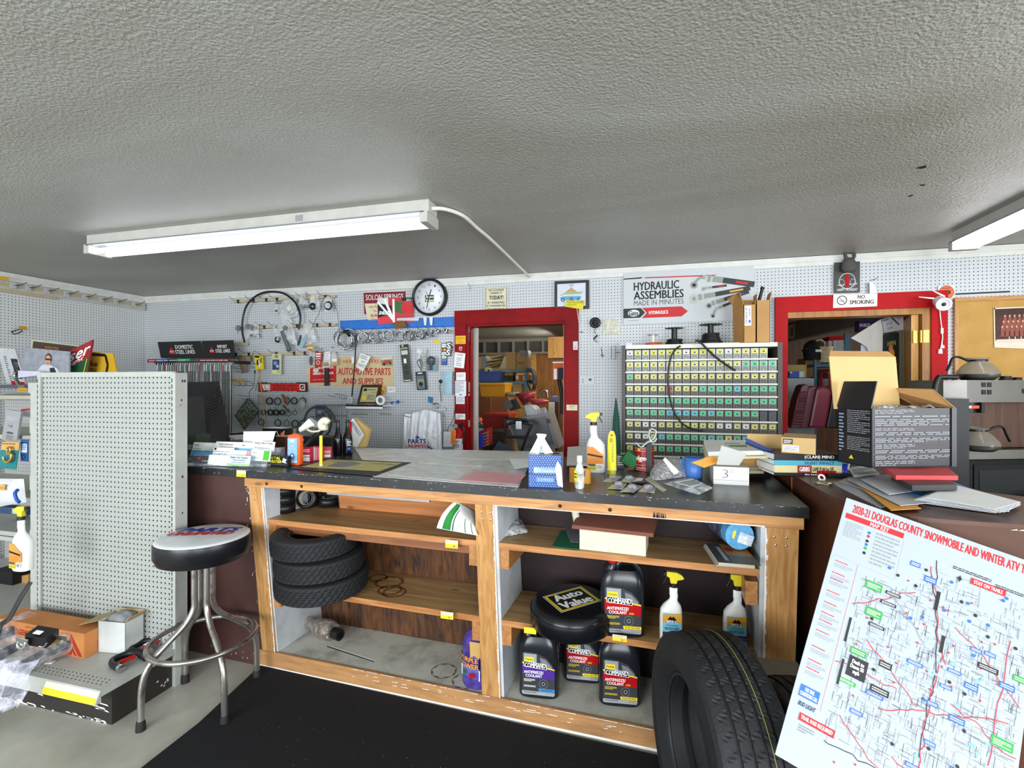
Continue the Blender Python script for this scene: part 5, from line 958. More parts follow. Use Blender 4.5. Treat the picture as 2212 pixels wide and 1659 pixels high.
def carton(name,label,X0,X1,Y0,Y1,z0,z1,m,flaps=(),parts=(),cat='box',rz=0,dark=None,th=.003,loc=None):
    """open-topped carton; flaps = (side, length, angle) with side in l r f b"""
    cx,cy=(X0+X1)/2,(Y0+Y1)/2;t=thing(name,label,cat,(cx,cy,z0),rz);w,d,h=(X1-X0)/2,(Y1-Y0)/2,z1-z0
    b=MB(m);b.box(-w,w,-d,-d+th,0,h);b.box(-w,w,d-th,d,0,h);b.box(-w,-w+th,-d,d,0,h);b.box(w-th,w,-d,d,0,h);b.box(-w,w,-d,d,0,th)
    for TLx,TRx,BLx,its in parts:decal(b,TLx,TRx,BLx,its)
    b.build('body',t)
    for s,L,a in flaps:
        c_,s_=math.cos(a)*L,math.sin(a)*L;b=MB(dark if dark else m)
        if s == 'l':Q=[(-w,-d,h),(-w,d,h),(-w-c_,d,h+s_),(-w-c_,-d,h+s_)];n=(-math.sin(a),0,-math.cos(a))
        elif s == 'r':Q=[(w,-d,h),(w+c_,-d,h+s_),(w+c_,d,h+s_),(w,d,h)][::-1];n=(math.sin(a),0,-math.cos(a))
        elif s == 'f':Q=[(-w,-d,h),(-w,-d-c_,h+s_),(w,-d-c_,h+s_),(w,-d,h)];n=(0,-math.sin(a),-math.cos(a))
        else:Q=[(-w,d,h),(w,d,h),(w,d+c_,h+s_),(-w,d+c_,h+s_)];n=(0,math.sin(a),-math.cos(a))
        b.poly(Q,th,n);b.build('flap',t)
    return t
x0,x1=PY(cN(1700,1110)[0],700,FY).x,PY(cN(1862,1110)[0],700,FY).x;h=ZT+.275
t=carton('tall_carton','tall open cardboard carton with a white shipping label and bent flap',x0-.0,x1,FY-.0,FY+.11,ZT,h,KRAFT,[('l',.09,1.25),('b',.05,1.5),('r',.03,1.7)],parts=[(V((-(x1-x0)/2,-.055,h-ZT)),V(((x1-x0)/2,-.055,h-ZT)),V((-(x1-x0)/2,-.055,0)),[('r',.06,.03,.62,.55,WHITE),('w',.12,.08,.3,.5,12,TXTB),('w',.4,.1,.55,.3,6,TXTB),('r',.4,.4,.56,.48,BLUE)])])
b=MB(mat('#a87c48',.8));b.add([PY(*cN(1550,615),FY+.10),PY(*cN(1562,1110),FY+.10),PY(*cN(1705,1115),FY),PY(*cN(1685,560),FY),PY(*cN(1600,450),FY+.06),PY(*cN(1480,530),FY+.1)],[(0,1,2,3),(0,3,4,5)]);b.build('side_wall',t,world=True,sol=.003)
x0,x1=PY(cN(1870,1110)[0],700,FY).x,PY(cN(2048,1110)[0],700,FY).x;h2=PY(cN(1900,545)[0],cN(1900,545)[1],FY).z
carton('tall_carton','tall plain cardboard carton with a black tube poking out',x0,x1,FY+.0,FY+.12,ZT,h2,KRAFT,[('r',.06,1.35),('l',.05,1.6)])
b=MB(BLACK);b.cyl(PY(*cN(1900,560),FY+.05),PY(*cN(1948,385),FY+.05),.011);b.cyl(PY(*cN(1940,400),FY+.05),PY(*cN(1955,370),FY+.05),.014);tag(b.build('caulk_tube'),'black tube standing out of the plain tall carton','tube')
# green folded umbrella cone beside the cabinet
q=PY(1327,970,3.75);b=MB(mat('#1c4a3c',.7));zt=PY(1323,860,3.75).z;n=20
prof=[(.20,0.0),(.17,.3),(.10,.75),(.055,zt-.15),(.008,zt)]
vs=[]
for R_,z in prof:
    for i in range(n):a=2*PI*i/n;rr_=R_*.42*(1+.14*math.cos(5*a));vs.append((q.x+.01+rr_*math.cos(a),3.78+rr_*math.sin(a),z))
b.add(vs,[(i*n+j,i*n+(j+1)% n,(i+1)*n+(j+1)% n,(i+1)*n+j) for i in range(4) for j in range(n)],True);b.add(vs[-n:],[tuple(range(n))]);tag(b.build('folded_umbrella'),'dark green folded umbrella standing beside the bin cabinet','umbrella')
# ================================================================ AROUND THE OFFICE DOOR
card('no_smoking_sign','white no smoking sign taped on the red header','sign',[cP(845,510),cP(1345,493),cP(1342,640),cP(840,660)],mat('#e8e4d8',.6),[('o',.20,.44,.115,.36,.16,TXTB),('l',.125,.18,.275,.70,.003,TXTB),('l',.14,.46,.26,.50,.003,TXTB),('t','NO',.56,.08,.72,.36,TXTB,.02),('t','SMOKING',.38,.46,.92,.76,TXTB,.02)],.034,.002)
card('monday_plaque','black plaque with a chalk sketch, red tie and happy monday lettering','plaque',[cP(855,142),cP(1148,128),cP(1148,482),cP(855,490)],mat('#3c3b39',.5),[('o',.5,.62,.32,.26,.08,mat('#c8c8c4',.6)),('o',.28,.68,.12,.12,.1,mat('#c8c8c4',.6)),('o',.72,.68,.12,.12,.1,mat('#c8c8c4',.6)),('l',.12,.75,.9,.72,.003,WHITE),('p',[(.42,.40),(.55,.40),(.57,.75),(.49,.82),(.40,.75)],REDP),('t','HAPPY MONDAY',.1,.86,.9,.95,TXTW,.0)],.022,.008,bev=.002)
b=MB(mat('#4c4a48',.8));p=PW(cP(1020,200),.06);b.lathe([(.0001,.075),(.03,.07),(.045,.04),(.05,0),(.04,-.03),(.0001,-.035)],p,(0,0,1),18,sy=.6);b.torus(p+V((.005,0,.09)),(.2,-1,.2),.032,.012,20,8);tag(b.build('knit_cap'),'charcoal knitted cap hooked over the black plaque','cap')
b=MB(STEEL);P=[PW(cP(x,y),.03) for x,y in ((1255,370),(1290,365),(1300,510),(1258,515))];b.poly(P[::-1],.006,(0,-1,0));P=[PW(cP(x,y),.024) for x,y in ((1285,375),(1300,372),(1345,480),(1300,500))];b.poly(P[::-1],.004,(0,-1,0));b.m(BLKW);hook(b,PW(cP(1265,345),0),.05,.002,.01,.03);tag(b.build('feeler_gauges'),'grey metal gauges hanging above the no smoking sign','gauges')
card('round_sticker','round orange sticker on clear backing above the security camera','sticker',(cP(2035,405),cP(2225,560)),mat('#cfd4d0',.4),[('c',.5,.5,.46,.5,BLACK),('c',.5,.5,.44,.47,mat('#e8642a',.5)),('c',.62,.5,.15,.16,mat('#2c3c2c',.6)),('w',.25,.15,.75,.24,1,BLACK)],.01,.001)
sc_=PW(cP(2075,600),.12);t=thing('security_camera','white bullet security camera with two antennas on the door corner','camera',(sc_.x,WY-.03,sc_.z))
ax=V((-.25,-1,-.35)).normalized();b=MB(WHITE);b.lathe([(.0001,-.09),(.03,-.085),(.04,-.05),(.042,.05),(.046,.06)],sc_,ax,24);b.torus(sc_+ax*.06,ax,.038,.008,28,8);b.build('housing',t,world=True)
b=MB(BLACK);b.lathe([(.0001,.058),(.034,.058)],sc_,ax,24);b.m(mat('#a0a4a8',.3));u_,w_=b._frame(ax)
for i in range(18):a=2*PI*i/18;c=sc_+ax*.059+(u_*math.cos(a)+w_*math.sin(a))*.026;b.cyl(c,c+ax*.001,.0028,n=6)
b.m(mat('#2c2e34',.1));b.lathe([(.014,.0595),(.012,.064),(.0001,.066)],sc_,ax,16);b.build('lens',t,world=True)
for x,y,X1_,Y1_ in ((1815,535,1990,552),(1962,455,2110,530)):b=MB(WHITE);b.cyl(PW(cP(X1_,Y1_),.09),PW(cP(x,y),.09),.007,.003,n=8);b.build('antenna',t,world=True)
b=MB(WHITE);b.cyl(PW(cP(2000,575),.0),PW(cP(2030,590),.09),.022,.018);b.build('bracket',t,world=True)
b=MB(WHITE);b.tube([PW(cP(x,y),.035) for x,y in ((2050,660),(2065,800),(2080,930),(2085,1010),(2060,1140))],.0035,6);b.tube([PW(cP(x,y),.035) for x,y in ((2085,1000),(2080,1060),(2090,1110))],.003,6);b.rbox(PW(cP(2078,920),.035),(.014,.012,.04));b.cyl(PW(cP(2060,1130),.035),PW(cP(2057,1180),.035),.012,.014,n=10);b.cyl(PW(cP(2088,1085),.035),PW(cP(2092,1118),.035),.009,n=8);b.build('cable',t,world=True)
# cork board
cb=thing('cork_board','large tan pin board with a wooden frame beside the red casing','board',tuple(PW(cQ(900,1600),.02)))
X0=PY(2066,800,WY).x;ZT2=PY(2066,652.5,WY).z
b=MB(mat('#b98f4c',.8,var=.1,scale=8));b.box(X0,4.0,WY-.012,WY-.001,.9,ZT2);b.build('cork_sheet',cb,world=True)
b=MB(wood('#c08c48','#9c6c30','z'));b.box(X0-.022,X0+.0,WY-.026,WY-.001,.88,ZT2-.001);b.build('frame_side',cb,world=True)
b=MB(wood('#c8924c','#9c6c30','x'));b.box(X0-.022,4.0,WY-.026,WY-.001,ZT2-.0,ZT2+.028);b.build('frame_top',cb,world=True)
P=[PW(q,.02) for q in (cQ(1150,728),cQ(2000,690),cQ(2000,1350),cQ(1162,1318))];b=MB(mat('#dcd2bc',.6));b.poly(P[::-1],.002,(0,-1,0));its=[('r',.02,.03,1,.82,mat('#4c2418',.6,var=.4,scale=50)),('r',.02,.03,1,.2,mat('#3a1a10',.6,var=.5,scale=80)),('r',.04,.8,1,.88,mat('#d8c8b4',.6))]
SK=mat('#c89078',.6,var=0);UN=mat('#8a4a38',.6,var=0)
for r_,(n_,y_) in enumerate(((7,.20),(8,.34),(9,.47))):
    for i in range(n_):u=.2-.03*r_+i*.085;its +=[('p',[(u-.03,y_+.26),(u+.035,y_+.26),(u+.03,y_+.06),(u-.025,y_+.06)],UN),('c',u,y_+.02,.018,.035,SK)]
for i in range(5):u=.26+i*.105;its +=[('l',u,.74,u,.8,.004,WHITE)]
its +=[('c',.01,.02,.012,.02,BLACK)]
decal(b,P[0],P[1],P[3],its,.0005);tag(b.build('group_photo'),'sepia team photograph with a white border pinned on the cork board','photo')
b=MB(BLACK);b.tube([PW(cQ(585,520),.012),PW(cQ(1390,482),.012)],.005,6,sm=1);tag(b.build('black_rod'),'thin black rod fixed across the pegboard above the cork board','rod')
card('hinge_plate','small galvanised plate screwed to the casing beside the coffee machine','plate',(cR(1935,1170),cR(2128,1265)),mat('#a8aaaa',.35,.6),[('c',.3,.3,.05,.1,BLACK),('c',.72,.15,.04,.08,BLACK)],.034,.003)
# ================================================================ ON THE COUNTERTOP
TZ=1.0505
def fb(name,label,cat,x0,x1,yb_,yt,depth,m,items=(),z=TZ,rz=0.0,bev=0.0,top=None,side=None,group=None,h=None):
    """box standing at height z: front face from pixel x0 to x1, bottom at yb_, top at yt"""
    xm=(x0+x1)/2;p=PZ(xm,yb_,z);r0,r1=ray(x0,yb_),ray(x1,yb_);d=V((math.cos(rz),math.sin(rz),0));nrm=V((-d.y,d.x,0));k=(p.x*nrm.x+p.y*nrm.y)
    a=r0*(k/(r0.x*nrm.x+r0.y*nrm.y));c=r1*(k/(r1.x*nrm.x+r1.y*nrm.y));w=V((c.x-a.x,c.y-a.y,0)).length;rt=ray(xm,yt);H=h or (CZ+rt.z*(k/(rt.x*nrm.x+rt.y*nrm.y))-z)
    b=MB(m);b.box(-w/2,w/2,0,depth,0,H)
    if items:decal(b,(-w/2,0,H),(w/2,0,H),(-w/2,0,0),items)
    if top:decal(b,(-w/2,depth,H),(w/2,depth,H),(-w/2,0,H),top)
    if side:decal(b,*(((w/2,0,H),(w/2,depth,H),(w/2,0,0)) if side[0]== 'R' else ((-w/2,depth,H),(-w/2,0,H),(-w/2,depth,0))),side[1])
    cen=V(((a.x+c.x)/2,(a.y+c.y)/2,z));o=b.build(name,loc=cen,rz=rz,bev=bev);return tag(o,label,cat,group)
def cyl_at(px,yb_,wpx,yt,z=TZ):
    p=PZ(px,yb_,z);k=dep(p)/F;R=wpx*k/2*.95;c=V((p.x,p.y,z))+V((-ST,CT,0))*R*.8;return c,R,(PY(px,yt,c.y).z-z)
def can(name,label,px,yb_,wpx,yt,m,bands=(),z=TZ,lid=STEEL):
    c,R,H=cyl_at(px,yb_,wpx,yt,z);t=thing(name,label,'can',tuple(c));b=MB(m);b.lathe([(R,.002),(R,H-.004)],n=32);
    for z0,z1,mm,a0,a1 in bands:
        b.m(mm);n=14
        for i in range(n):
            t0,t1=math.radians(a0+(a1-a0)*i/n),math.radians(a0+(a1-a0)*(i+1)/n);q=R*1.006;b.add([(q*math.sin(t0),-q*math.cos(t0),z0*H),(q*math.sin(t1),-q*math.cos(t1),z0*H),(q*math.sin(t1),-q*math.cos(t1),z1*H),(q*math.sin(t0),-q*math.cos(t0),z1*H)],[(0,1,2,3)],True)
    b.build('body',t);b=MB(lid);b.torus((0,0,H-.003),(0,0,1),R,.0025,32,6);b.torus((0,0,.003),(0,0,1),R,.0025,32,6);b.lathe([(.0001,H-.004),(R*.98,H-.004)],n=32);b.build('lid',t);return t,c,R,H
def curved(b,R,TLa,TRa,z0,z1,items,cen=(0,0)):
    """flat artwork wrapped on a cylinder: build flat then bend"""
    s0=len(b.v);W_=R*math.radians(TRa-TLa);decal(b,(0,0,z1),(W_,0,z1),(0,0,z0),items,.0006)
    for i in range(s0,len(b.v)):p=b.v[i];a=math.radians(TLa)+p.x/R;q=R-p.y+.0008;b.v[i]=V((cen[0]+q*math.sin(a),cen[1]-q*math.cos(a),p.z))
# monitor
mo=thing('computer_monitor','black ribbed monitor seen from behind at the end of the counter','monitor',(-2.6,2.7,TZ))
zz=PY(473,824,2.84).z
b=MB(BLACK);f=[PY(385,945,2.80),PY(500,945,2.80),PY(473,824,2.84),PY(385,826,2.84)];g=[PY(375,955,2.58),PY(447,950,2.58),PY(439,856,2.60),PY(375,858,2.60)]
for q_ in (f[0],f[1],g[0],g[1]):q_.z=TZ+.03
b.hexa([g[0],g[1],f[1],f[0]],[g[3],g[2],f[2],f[3]]);b.m(mat('#3a3c4a',.5))
for i in range(24):t0=i/24;b.poly([g[3].lerp(g[2],t0)+V((0,-.001,.002)),g[3].lerp(g[2],t0+.02)+V((0,-.001,.002)),f[3].lerp(f[2],t0+.02)+V((0,-.001,.002)),f[3].lerp(f[2],t0)+V((0,-.001,.002))])
b.m(mat('#25262c',.5))
for i in range(20):t0=i/20;b.poly([g[1].lerp(g[2],t0)+V((.002,-.001,0)),f[1].lerp(f[2],t0)+V((.002,-.001,0)),f[1].lerp(f[2],t0+.02)+V((.002,-.001,0)),g[1].lerp(g[2],t0+.02)+V((.002,-.001,0))])
b.build('casing',mo,world=True);b=MB(BLACK);b.box(-2.75,-2.45,2.62,2.82,TZ,TZ+.04);b.build('foot',mo,world=True)
# business card holder and its cards
ho=thing('card_holder','tiered clear business card holder at the customer end of the counter','card holder',tuple(PZ(490,1004,TZ)))
b=MB(clear('#dfe4ea',.35,.08,.1));c0,c1=PZ(402,1006,TZ),PZ(576,1008,TZ);dd=(c1-c0)
for k,(v0,v1,h0) in enumerate(((0,.045,.012),(.045,.09,.05),(.09,.135,.085))):b.hexa([c0+V((0,v0,0)),c1+V((0,v0,0)),c1+V((0,v1,0)),c0+V((0,v1,0))],[c0+V((0,v0,h0)),c1+V((0,v0,h0)),c1+V((0,v1,h0)),c0+V((0,v1,h0))])
b.build('tray',ho,world=True)
DK=mat('#2c2e38',.5);LB=mat('#7fb8e0',.5);SKY=mat('#a9cfe8',.5);ND=mat('#34466e',.5,var=0)
for lab,c4,yy,face,its in (
 ('dark grey business cards with a white paperclip outline, lowest tier',(138,868,482,1012),2.075,mat('#56585f',.5),[('c',.55,.22,.06,.1,mat('#e04858',.5)),('w',.4,.18,.75,.26,1,mat('#e04858',.5)),('w',.7,.4,.95,.55,2,WHITE),('l',.08,.85,.18,.25,.001,WHITE),('l',.18,.25,.34,.7,.001,WHITE),('l',.34,.7,.3,.85,.001,WHITE)]),
 ('blank white business cards in the lowest tier',(468,855,785,1003),2.073,WHITE,[]),
 ('pale blue care services business cards in the lowest tier',(760,862,1088,1012),2.071,mat('#cfe4ec',.5),[('t','Dawn Care Science',.1,.08,.9,.3,ND,.02,.2),('t','Floyd Optional',.25,.38,.8,.56,GRN,.02,.2),('w',.2,.64,.8,.74,1,TXTG),('r',0,.8,1,1,mat('#9cc08c',.5))]),
 ('blue sky and rooftop business cards in the middle tier',(205,790,518,865),2.12,mat('#4f97cc',.5),[('w',.1,.05,.9,.25,1,ND),('p',[(.6,.9),(.8,.5),(.95,.9)],mat('#c89a6c',.5))]),
 ('white business cards with a blue arch logo in the middle tier',(540,745,838,862),2.118,WHITE,[('r',.05,.05,.15,.3,TXTB),('t','DON MAGNUS JAROLD',.05,.42,.9,.58,TXTG),('o',.5,.85,.2,.2,.3,LB)]),
 ('white business cards with a pink corner in the middle tier',(795,785,1090,865),2.116,mat('#f1f6f6',.5),[('r',.82,0,1,1,mat('#e89aa0',.5))]),
 ('pale business cards with a bright green block in the middle tier',(1102,780,1395,940),2.114,mat('#d8e6ec',.5),[('r',.66,.05,.95,.92,mat('#4caf32',.5)),('w',.05,.2,.3,.35,2,TXTG),('w',.15,.7,.5,.76,1,TXTG)]),
 ('white business cards with a purple mark in the back tier',(240,668,558,792),2.165,WHITE,[('t','bay',.08,.2,.28,.45,ND,.03),('w',.08,.65,.95,.82,1,mat('#c8b880',.6))]),
 ('white business cards printed northwoods in the back tier',(575,656,872,748),2.163,WHITE,[('t','NORTHWOODS',.2,.3,.9,.55,mat('#6a3a3c',.6),.03),('w',.3,.7,.9,.85,1,TXTG)]),
 ('white business cards with a blue wave foot in the back tier',(835,665,1137,788),2.161,WHITE,[('r',.48,.3,.6,.42,GRN),('r',0,.65,1,1,LB)]),
 ('white storage business cards behind the green block card',(1142,655,1452,795),2.159,WHITE,[('t',"Brad's Mini Storage",.08,.05,.92,.3,TXTB,.02),('w',.2,.35,.8,.42,1,TXTG),('t','All Outbuilding Solutions',.08,.6,.82,.75,TXTB,.02)])):
    a,c=cJ(c4[0],c4[1]),cJ(c4[2],c4[3]);card('business_cards',lab,'business cards',(a,c),face,its,0,.006,yp=yy,tilt=-.012)
card('leaflet_holder','white cut-out leaflet holder standing behind the business cards','holder',[cJ(1010,498),cJ(1485,495),cJ(1440,660),cJ(1000,665)],mat('#e8ebee',.4),[('p',[(.25,1),(.3,.5),(.35,.2),(.55,.2),(.62,.5),(.66,1)],WHITE)],0,.004,yp=2.24)
tc,c_,R_,H_=can('green_can','squat green tin with a cream lid under the teal can',445,962,50,938,mat('#15472c',.4),[(.8,1,mat('#b8b48c',.4),-180,180)])
b=MB(mat('#1a8a8c',.4));
t2=thing('teal_can','teal and cream tin standing on the green tin','can',(c_.x,c_.y,TZ+H_));R2=R_*.70;H2=PY(450,887.5,c_.y).z-TZ-H_;b.lathe([(R2,.001),(R2,H2-.002)],n=32);b.m(mat('#7a4c30',.4));curved(b,R2,-95,-50,0,H2,[('r',0,0,1,1,mat('#8a8478',.4))]);curved(b,R2,-5,75,H2*.15,H2*.92,[('p',[(.1,0),(.9,0),(1,.2),(1,.8),(.9,1),(.1,1),(0,.8),(0,.2)],mat('#dcd8c0',.5)),('w',.15,.06,.85,.16,1,TXTB),('t','TAC\nFLAME',.1,.2,.95,.55,TXTR,.04,.3),('w',.1,.58,.9,.66,1,TXTB),('r',.4,.72,.65,.88,mat('#a8885c',.5))])
b.build('body',t2);b=MB(STEEL);b.torus((0,0,H2-.002),(0,0,1),R2,.0025,30,6);b.lathe([(.0001,H2-.004),(R2,H2-.004)],n=30);b.build('lid',t2)
t,c_,R_,H_=can('white_can','white tin with an orange stripe beside the leaflet holder',499,962,47,936,mat('#dcdcd6',.4))
b=MB(TXTB);curved(b,R_,-30,40,H_*.1,H_*.9,[('t','Compu',.02,.1,.75,.45,TXTB,.02),('p',[(.9,.3),(1,.3),(.8,1),(.4,1)],mat('#d8842c',.5))]);b.build('print',t)
fb('cardboard_box','dark green printed box behind the green tin','box',405,423,985,940,.1,mat('#3c4a3a',.6),[('r',.1,.45,.95,.7,mat('#c8ccc0',.6)),('t','VIEW',.4,.48,.95,.66,TXTB)])
q=fb('black_box','black box with a white paper lid behind the leaflet holder','box',567,619,978,926,.10,BLACK,[('c',.3,.2,.1,.1,mat('#d8503c',.5)),('c',.85,.25,.1,.12,mat('#d8503c',.5))],top=[('r',.0,.05,.76,.98,WHITE)])
b=MB(wood('#4c2c1a','#2c1a10','z'));p=PZ(607,980,TZ);b.box(p.x-.035,p.x+.03,p.y,p.y+.05,TZ,TZ+.11);b.m(mat('#c8a474',.5));b.box(p.x-.035,p.x+.032,p.y-.001,p.y+.051,TZ+.105,TZ+.112);b.m(WHITE)
for s_ in (-1,1):b.tube([V((p.x+s_*.012,p.y-.004,TZ+.11)),V((p.x+s_*.026,p.y-.006,TZ+.135))],.0015,5,sm=1);b.lathe([(.0001,-.004),(.004,0),(.0001,.004)],V((p.x+s_*.027,p.y-.006,TZ+.137)),n=8)
tag(b.build('binder_holder'),'dark wooden holder with two white pins beside the orange bottle','holder')
# orange bottle
p=PZ(638,1003.5,TZ);k=dep(p)/F;t=thing('sanitizer_bottle','orange flat bottle with a blue label and black cap','bottle',tuple(p));hw=16*k;H=64*k
b=MB(mat('#f0642c',.35));b.lathe([(hw*.9,0),(hw,.004),(hw*.98,H*.9),(hw*.85,H),(hw*.4,H*1.02),(hw*.38,H*1.05)],(0,0,0),(0,0,1),32,sy=.55,shape=5);b.build('body',t)
b=MB(BLACK);b.cyl((0,0,H*1.05),(0,0,H*1.22),hw*.40,hw*.38,20);b.build('cap',t)
b=MB(mat('#8cb8e4',.4));decal(b,(-hw*.75,-hw*.56,H*.90),(hw*.75,-hw*.56,H*.90),(-hw*.75,-hw*.56,H*.08),[('r',0,0,1,1,mat('#88b4e0',.4)),('t','FAST',.25,.05,.75,.16,WHITE,.04,.2),('t','HAND\nSANITIZER',.15,.28,.85,.46,mat('#c8d8f0',.5),.01),('c',.5,.72,.22,.12,mat('#2c5ca8',.4)),('c',.5,.72,.12,.06,WHITE),('r',0,.9,1,1,mat('#b8d4ec',.4))]);b.build('label',t)
fb('pen_box','black metal writer box with lime lettering in front of the orange bottle','box',577.5,622.5,1007,985,.02,BLACK,[('t','METAL\nWRITER',.04,.08,.68,.68,YLW,.05,.2),('p',[(.7,.6),(.78,.15),(.95,.3),(.88,.5),(.95,.7),(.82,.65)],mat('#c8ccd0',.4)),('r',.05,.8,.95,.84,TXTG)],rz=-.05)
b=MB(mat('#2c3f94',.8));p=PZ(612,990,TZ);b.lathe([(.055,0),(.055,.008),(.045,.025),(.02,.035),(.0001,.036)],p+V((.01,.05,0)),n=24);tag(b.build('cloth_cap'),'blue cloth cap lying behind the metal writer box','cap')
for lab,x0,x1,yb_,yt,rz,its in (('first red and white striped little box beside the orange bottle',653,671,998,967,.2,[('w',.1,.1,.9,.35,2,WHITE),('r',.1,.5,.9,.95,WHITE),('w',.2,.6,.9,.7,1,TXTB)]),('second red striped little box in the middle of three',671.5,693.5,995,965,.15,[('r',.12,.02,.42,.98,WHITE),('r',.5,.05,.56,.95,WHITE),('r',.62,.05,.9,.95,mat('#e07080',.5))]),('third red and white box beside the black bottles',694.5,716,990,966,.5,[('r',.1,.3,.9,.55,mat('#e8a0a4',.5)),('r',.1,.65,.9,.9,WHITE)])):
    fb('small_red_box',lab,'box',x0,x1,yb_,yt,.035,mat('#c42a44',.5),its,rz=rz)
b=MB(mat('#e8d82c',.4));p=PD(*cH(1475,1250),2.55);b.cyl(V((p.x,p.y,TZ+.012)),p,.008);b.m(WHITE);b.cyl(V((p.x,p.y,TZ)),V((p.x,p.y,TZ+.012)),.0082);tag(b.build('highlighter'),'yellow highlighter pen standing behind the red boxes','pen')
# barcode scanner leaning on its black stand
sc2=thing('barcode_scanner','grey and white barcode scanner propped on a black stand','scanner',tuple(PZ(665,965,TZ)));D_=2.75
b=MB(mat('#c8c6bc',.4));P=[PD(*cH(x,y),D_) for x,y in ((1120,1150),(1290,985),(1440,1060),(1420,1130),(1330,1120),(1150,1210))];b.poly(P[::-1],.05,(0,-1,0));b.build('head',sc2,world=True,bev=.008)
b=MB(mat('#5c5e66',.4));P=[PD(*cH(x,y),D_-.01) for x,y in ((1290,990),(1330,985),(1450,1060),(1430,1135),(1380,1140),(1370,1080))];b.poly(P[::-1],.03,(0,-1,0));b.build('trigger_guard',sc2,world=True,bev=.003)
b=MB(mat('#d6d2bc',.5));b.tube([PD(*cH(x,y),D_-.02) for x,y in ((1590,1060),(1530,1020),(1470,1070),(1490,1130),(1560,1120))],.018,10);b.tube([PD(*cH(x,y),D_-.02) for x,y in ((1520,1130),(1440,1180),(1340,1190),(1270,1160))],.006,8);b.build('cradle',sc2,world=True)
b=MB(BLACK);b.tube([PD(*cH(x,y),D_) for x,y in ((1500,1140),(1420,1240),(1320,1330),(1230,1430))],.016,10);b.build('stand',sc2,world=True)
fb('dark_case','dark plastic case behind the scanner stand','case',652,715,968,944,.12,mat('#26282a',.5),[('c',.05,.3,.03,.1,WHITE)])
for lab,x,W_ in (('black long-necked additive bottle nearer the red boxes',727,20),('black long-necked additive bottle with a blue side label',748,22)):
    c,R,H=cyl_at(x,984,W_,907);t=thing('additive_bottle',lab,'bottle',tuple(c));b=MB(mat('#0c0c10',.12));b.lathe([(R*.92,0),(R,.006),(R,H*.42),(R*.93,H*.52),(R*.5,H*.66),(R*.32,H*.9),(R*.32,H*.93)],n=28);b.build('body',t);b=MB(mat('#2a2a2c',.6));b.cyl((0,0,H*.91),(0,0,H),R*.45,R*.42,16);b.build('cap',t)
    if 'blue' in lab:b=MB(BLUE);curved(b,R*1.01,20,80,H*.08,H*.45,[('r',0,0,1,1,mat('#1c2c50',.4)),('w',.1,.1,.9,.5,4,WHITE),('r',.2,.6,.7,.8,BLUE)]);b.build('label',t)
# counter mats and sheets
def sheet(name,label,cat,pts,m,z,th=.0015,items=None,group=None):
    P=[PZ(x,y,z) for x,y in pts];b=MB(m);b.poly(P[::-1] if (P[1]-P[0]).cross(P[2]-P[0]).z<0 else P,th,(0,0,1));
    if items:decal(b,P[0],P[1],P[3],items,.0006)
    return tag(b.build(name),label,cat,group)
sheet('desk_cover','pale marbled plastic cover spread over the middle of the countertop','cover',[(765,967),(1158,975),(1120,1052),(806,1029)],stained('#f2f4f0','#c9cdce',9,.4,.65,.3),TZ+.002,.0012)
CM1=stained('#f0f1ea','#d6d8d2',16,.4,.6,.3)
sheet('paper_sheet','cream marbled sheet under the clear cover nearer the wall','paper',[(905,979),(1062,989),(1040,1007),(905,1000)],CM1,TZ+.0036,.0008)
sheet('paper_sheet','grey marbled sheet on the counter edge beside the pink sheet','paper',[(893,1008),(1015,1013),(985,1038),(838,1026)],CM1,TZ+.0026,.0008)
sheet('paper_sheet','pink sheet under the clear cover at the counter edge','paper',[(1027,1017),(1137,1025),(1118,1046),(988,1037)],mat('#f8b4b8',.4),TZ+.0045,.0008)
sheet('paper_sheet','pale greenish sheet at the wall side of the countertop','paper',[(1000,977),(1150,979),(1148,996),(985,990)],mat('#dfe2dc',.4),TZ+.0056,.0008)
sheet('counter_mat','black bordered counter mat with a worn yellow picture','mat',[(708,990),(888,999),(810,1027),(626,1011)],mat('#25272b',.5),TZ+.0045,.003,[('r',.07,.10,.93,.88,stained('#d0c56e','#a8a47a',30,.4,.7,.5)),('p',[(.25,.3),(.4,.2),(.55,.35),(.5,.7),(.3,.75)],mat('#85868a',.6)),('w',.65,.25,.9,.35,1,TXTG)])
for i in range(7):x=1148-i*1.2;sheet('paper_sheet','loose white sheet in the pile reaching under the tissue box','paper',[(1100+3*(i % 3),990+i*.3),(1150,990),(1150,1008-2*(i % 2)),(1112+5*(i % 2),1012)],PAPER,TZ+.006+.004*i,.001,group='white sheets by the tissue box')
for i in range(8):sheet('paper_stack','loose printed page in the pile between tissue box and spray bottle','paper',[(1226+3*(i % 2),968-i*.4),(1262+(i % 3)*8,966-i*.5),(1268+(i % 3)*3,1006),(1224,1000+(i % 3)*3)],mat('#d8d8d4',.8) if i % 2 else PAPER,TZ+.004+.006*i,.0015,group='pages beside the spray bottle')
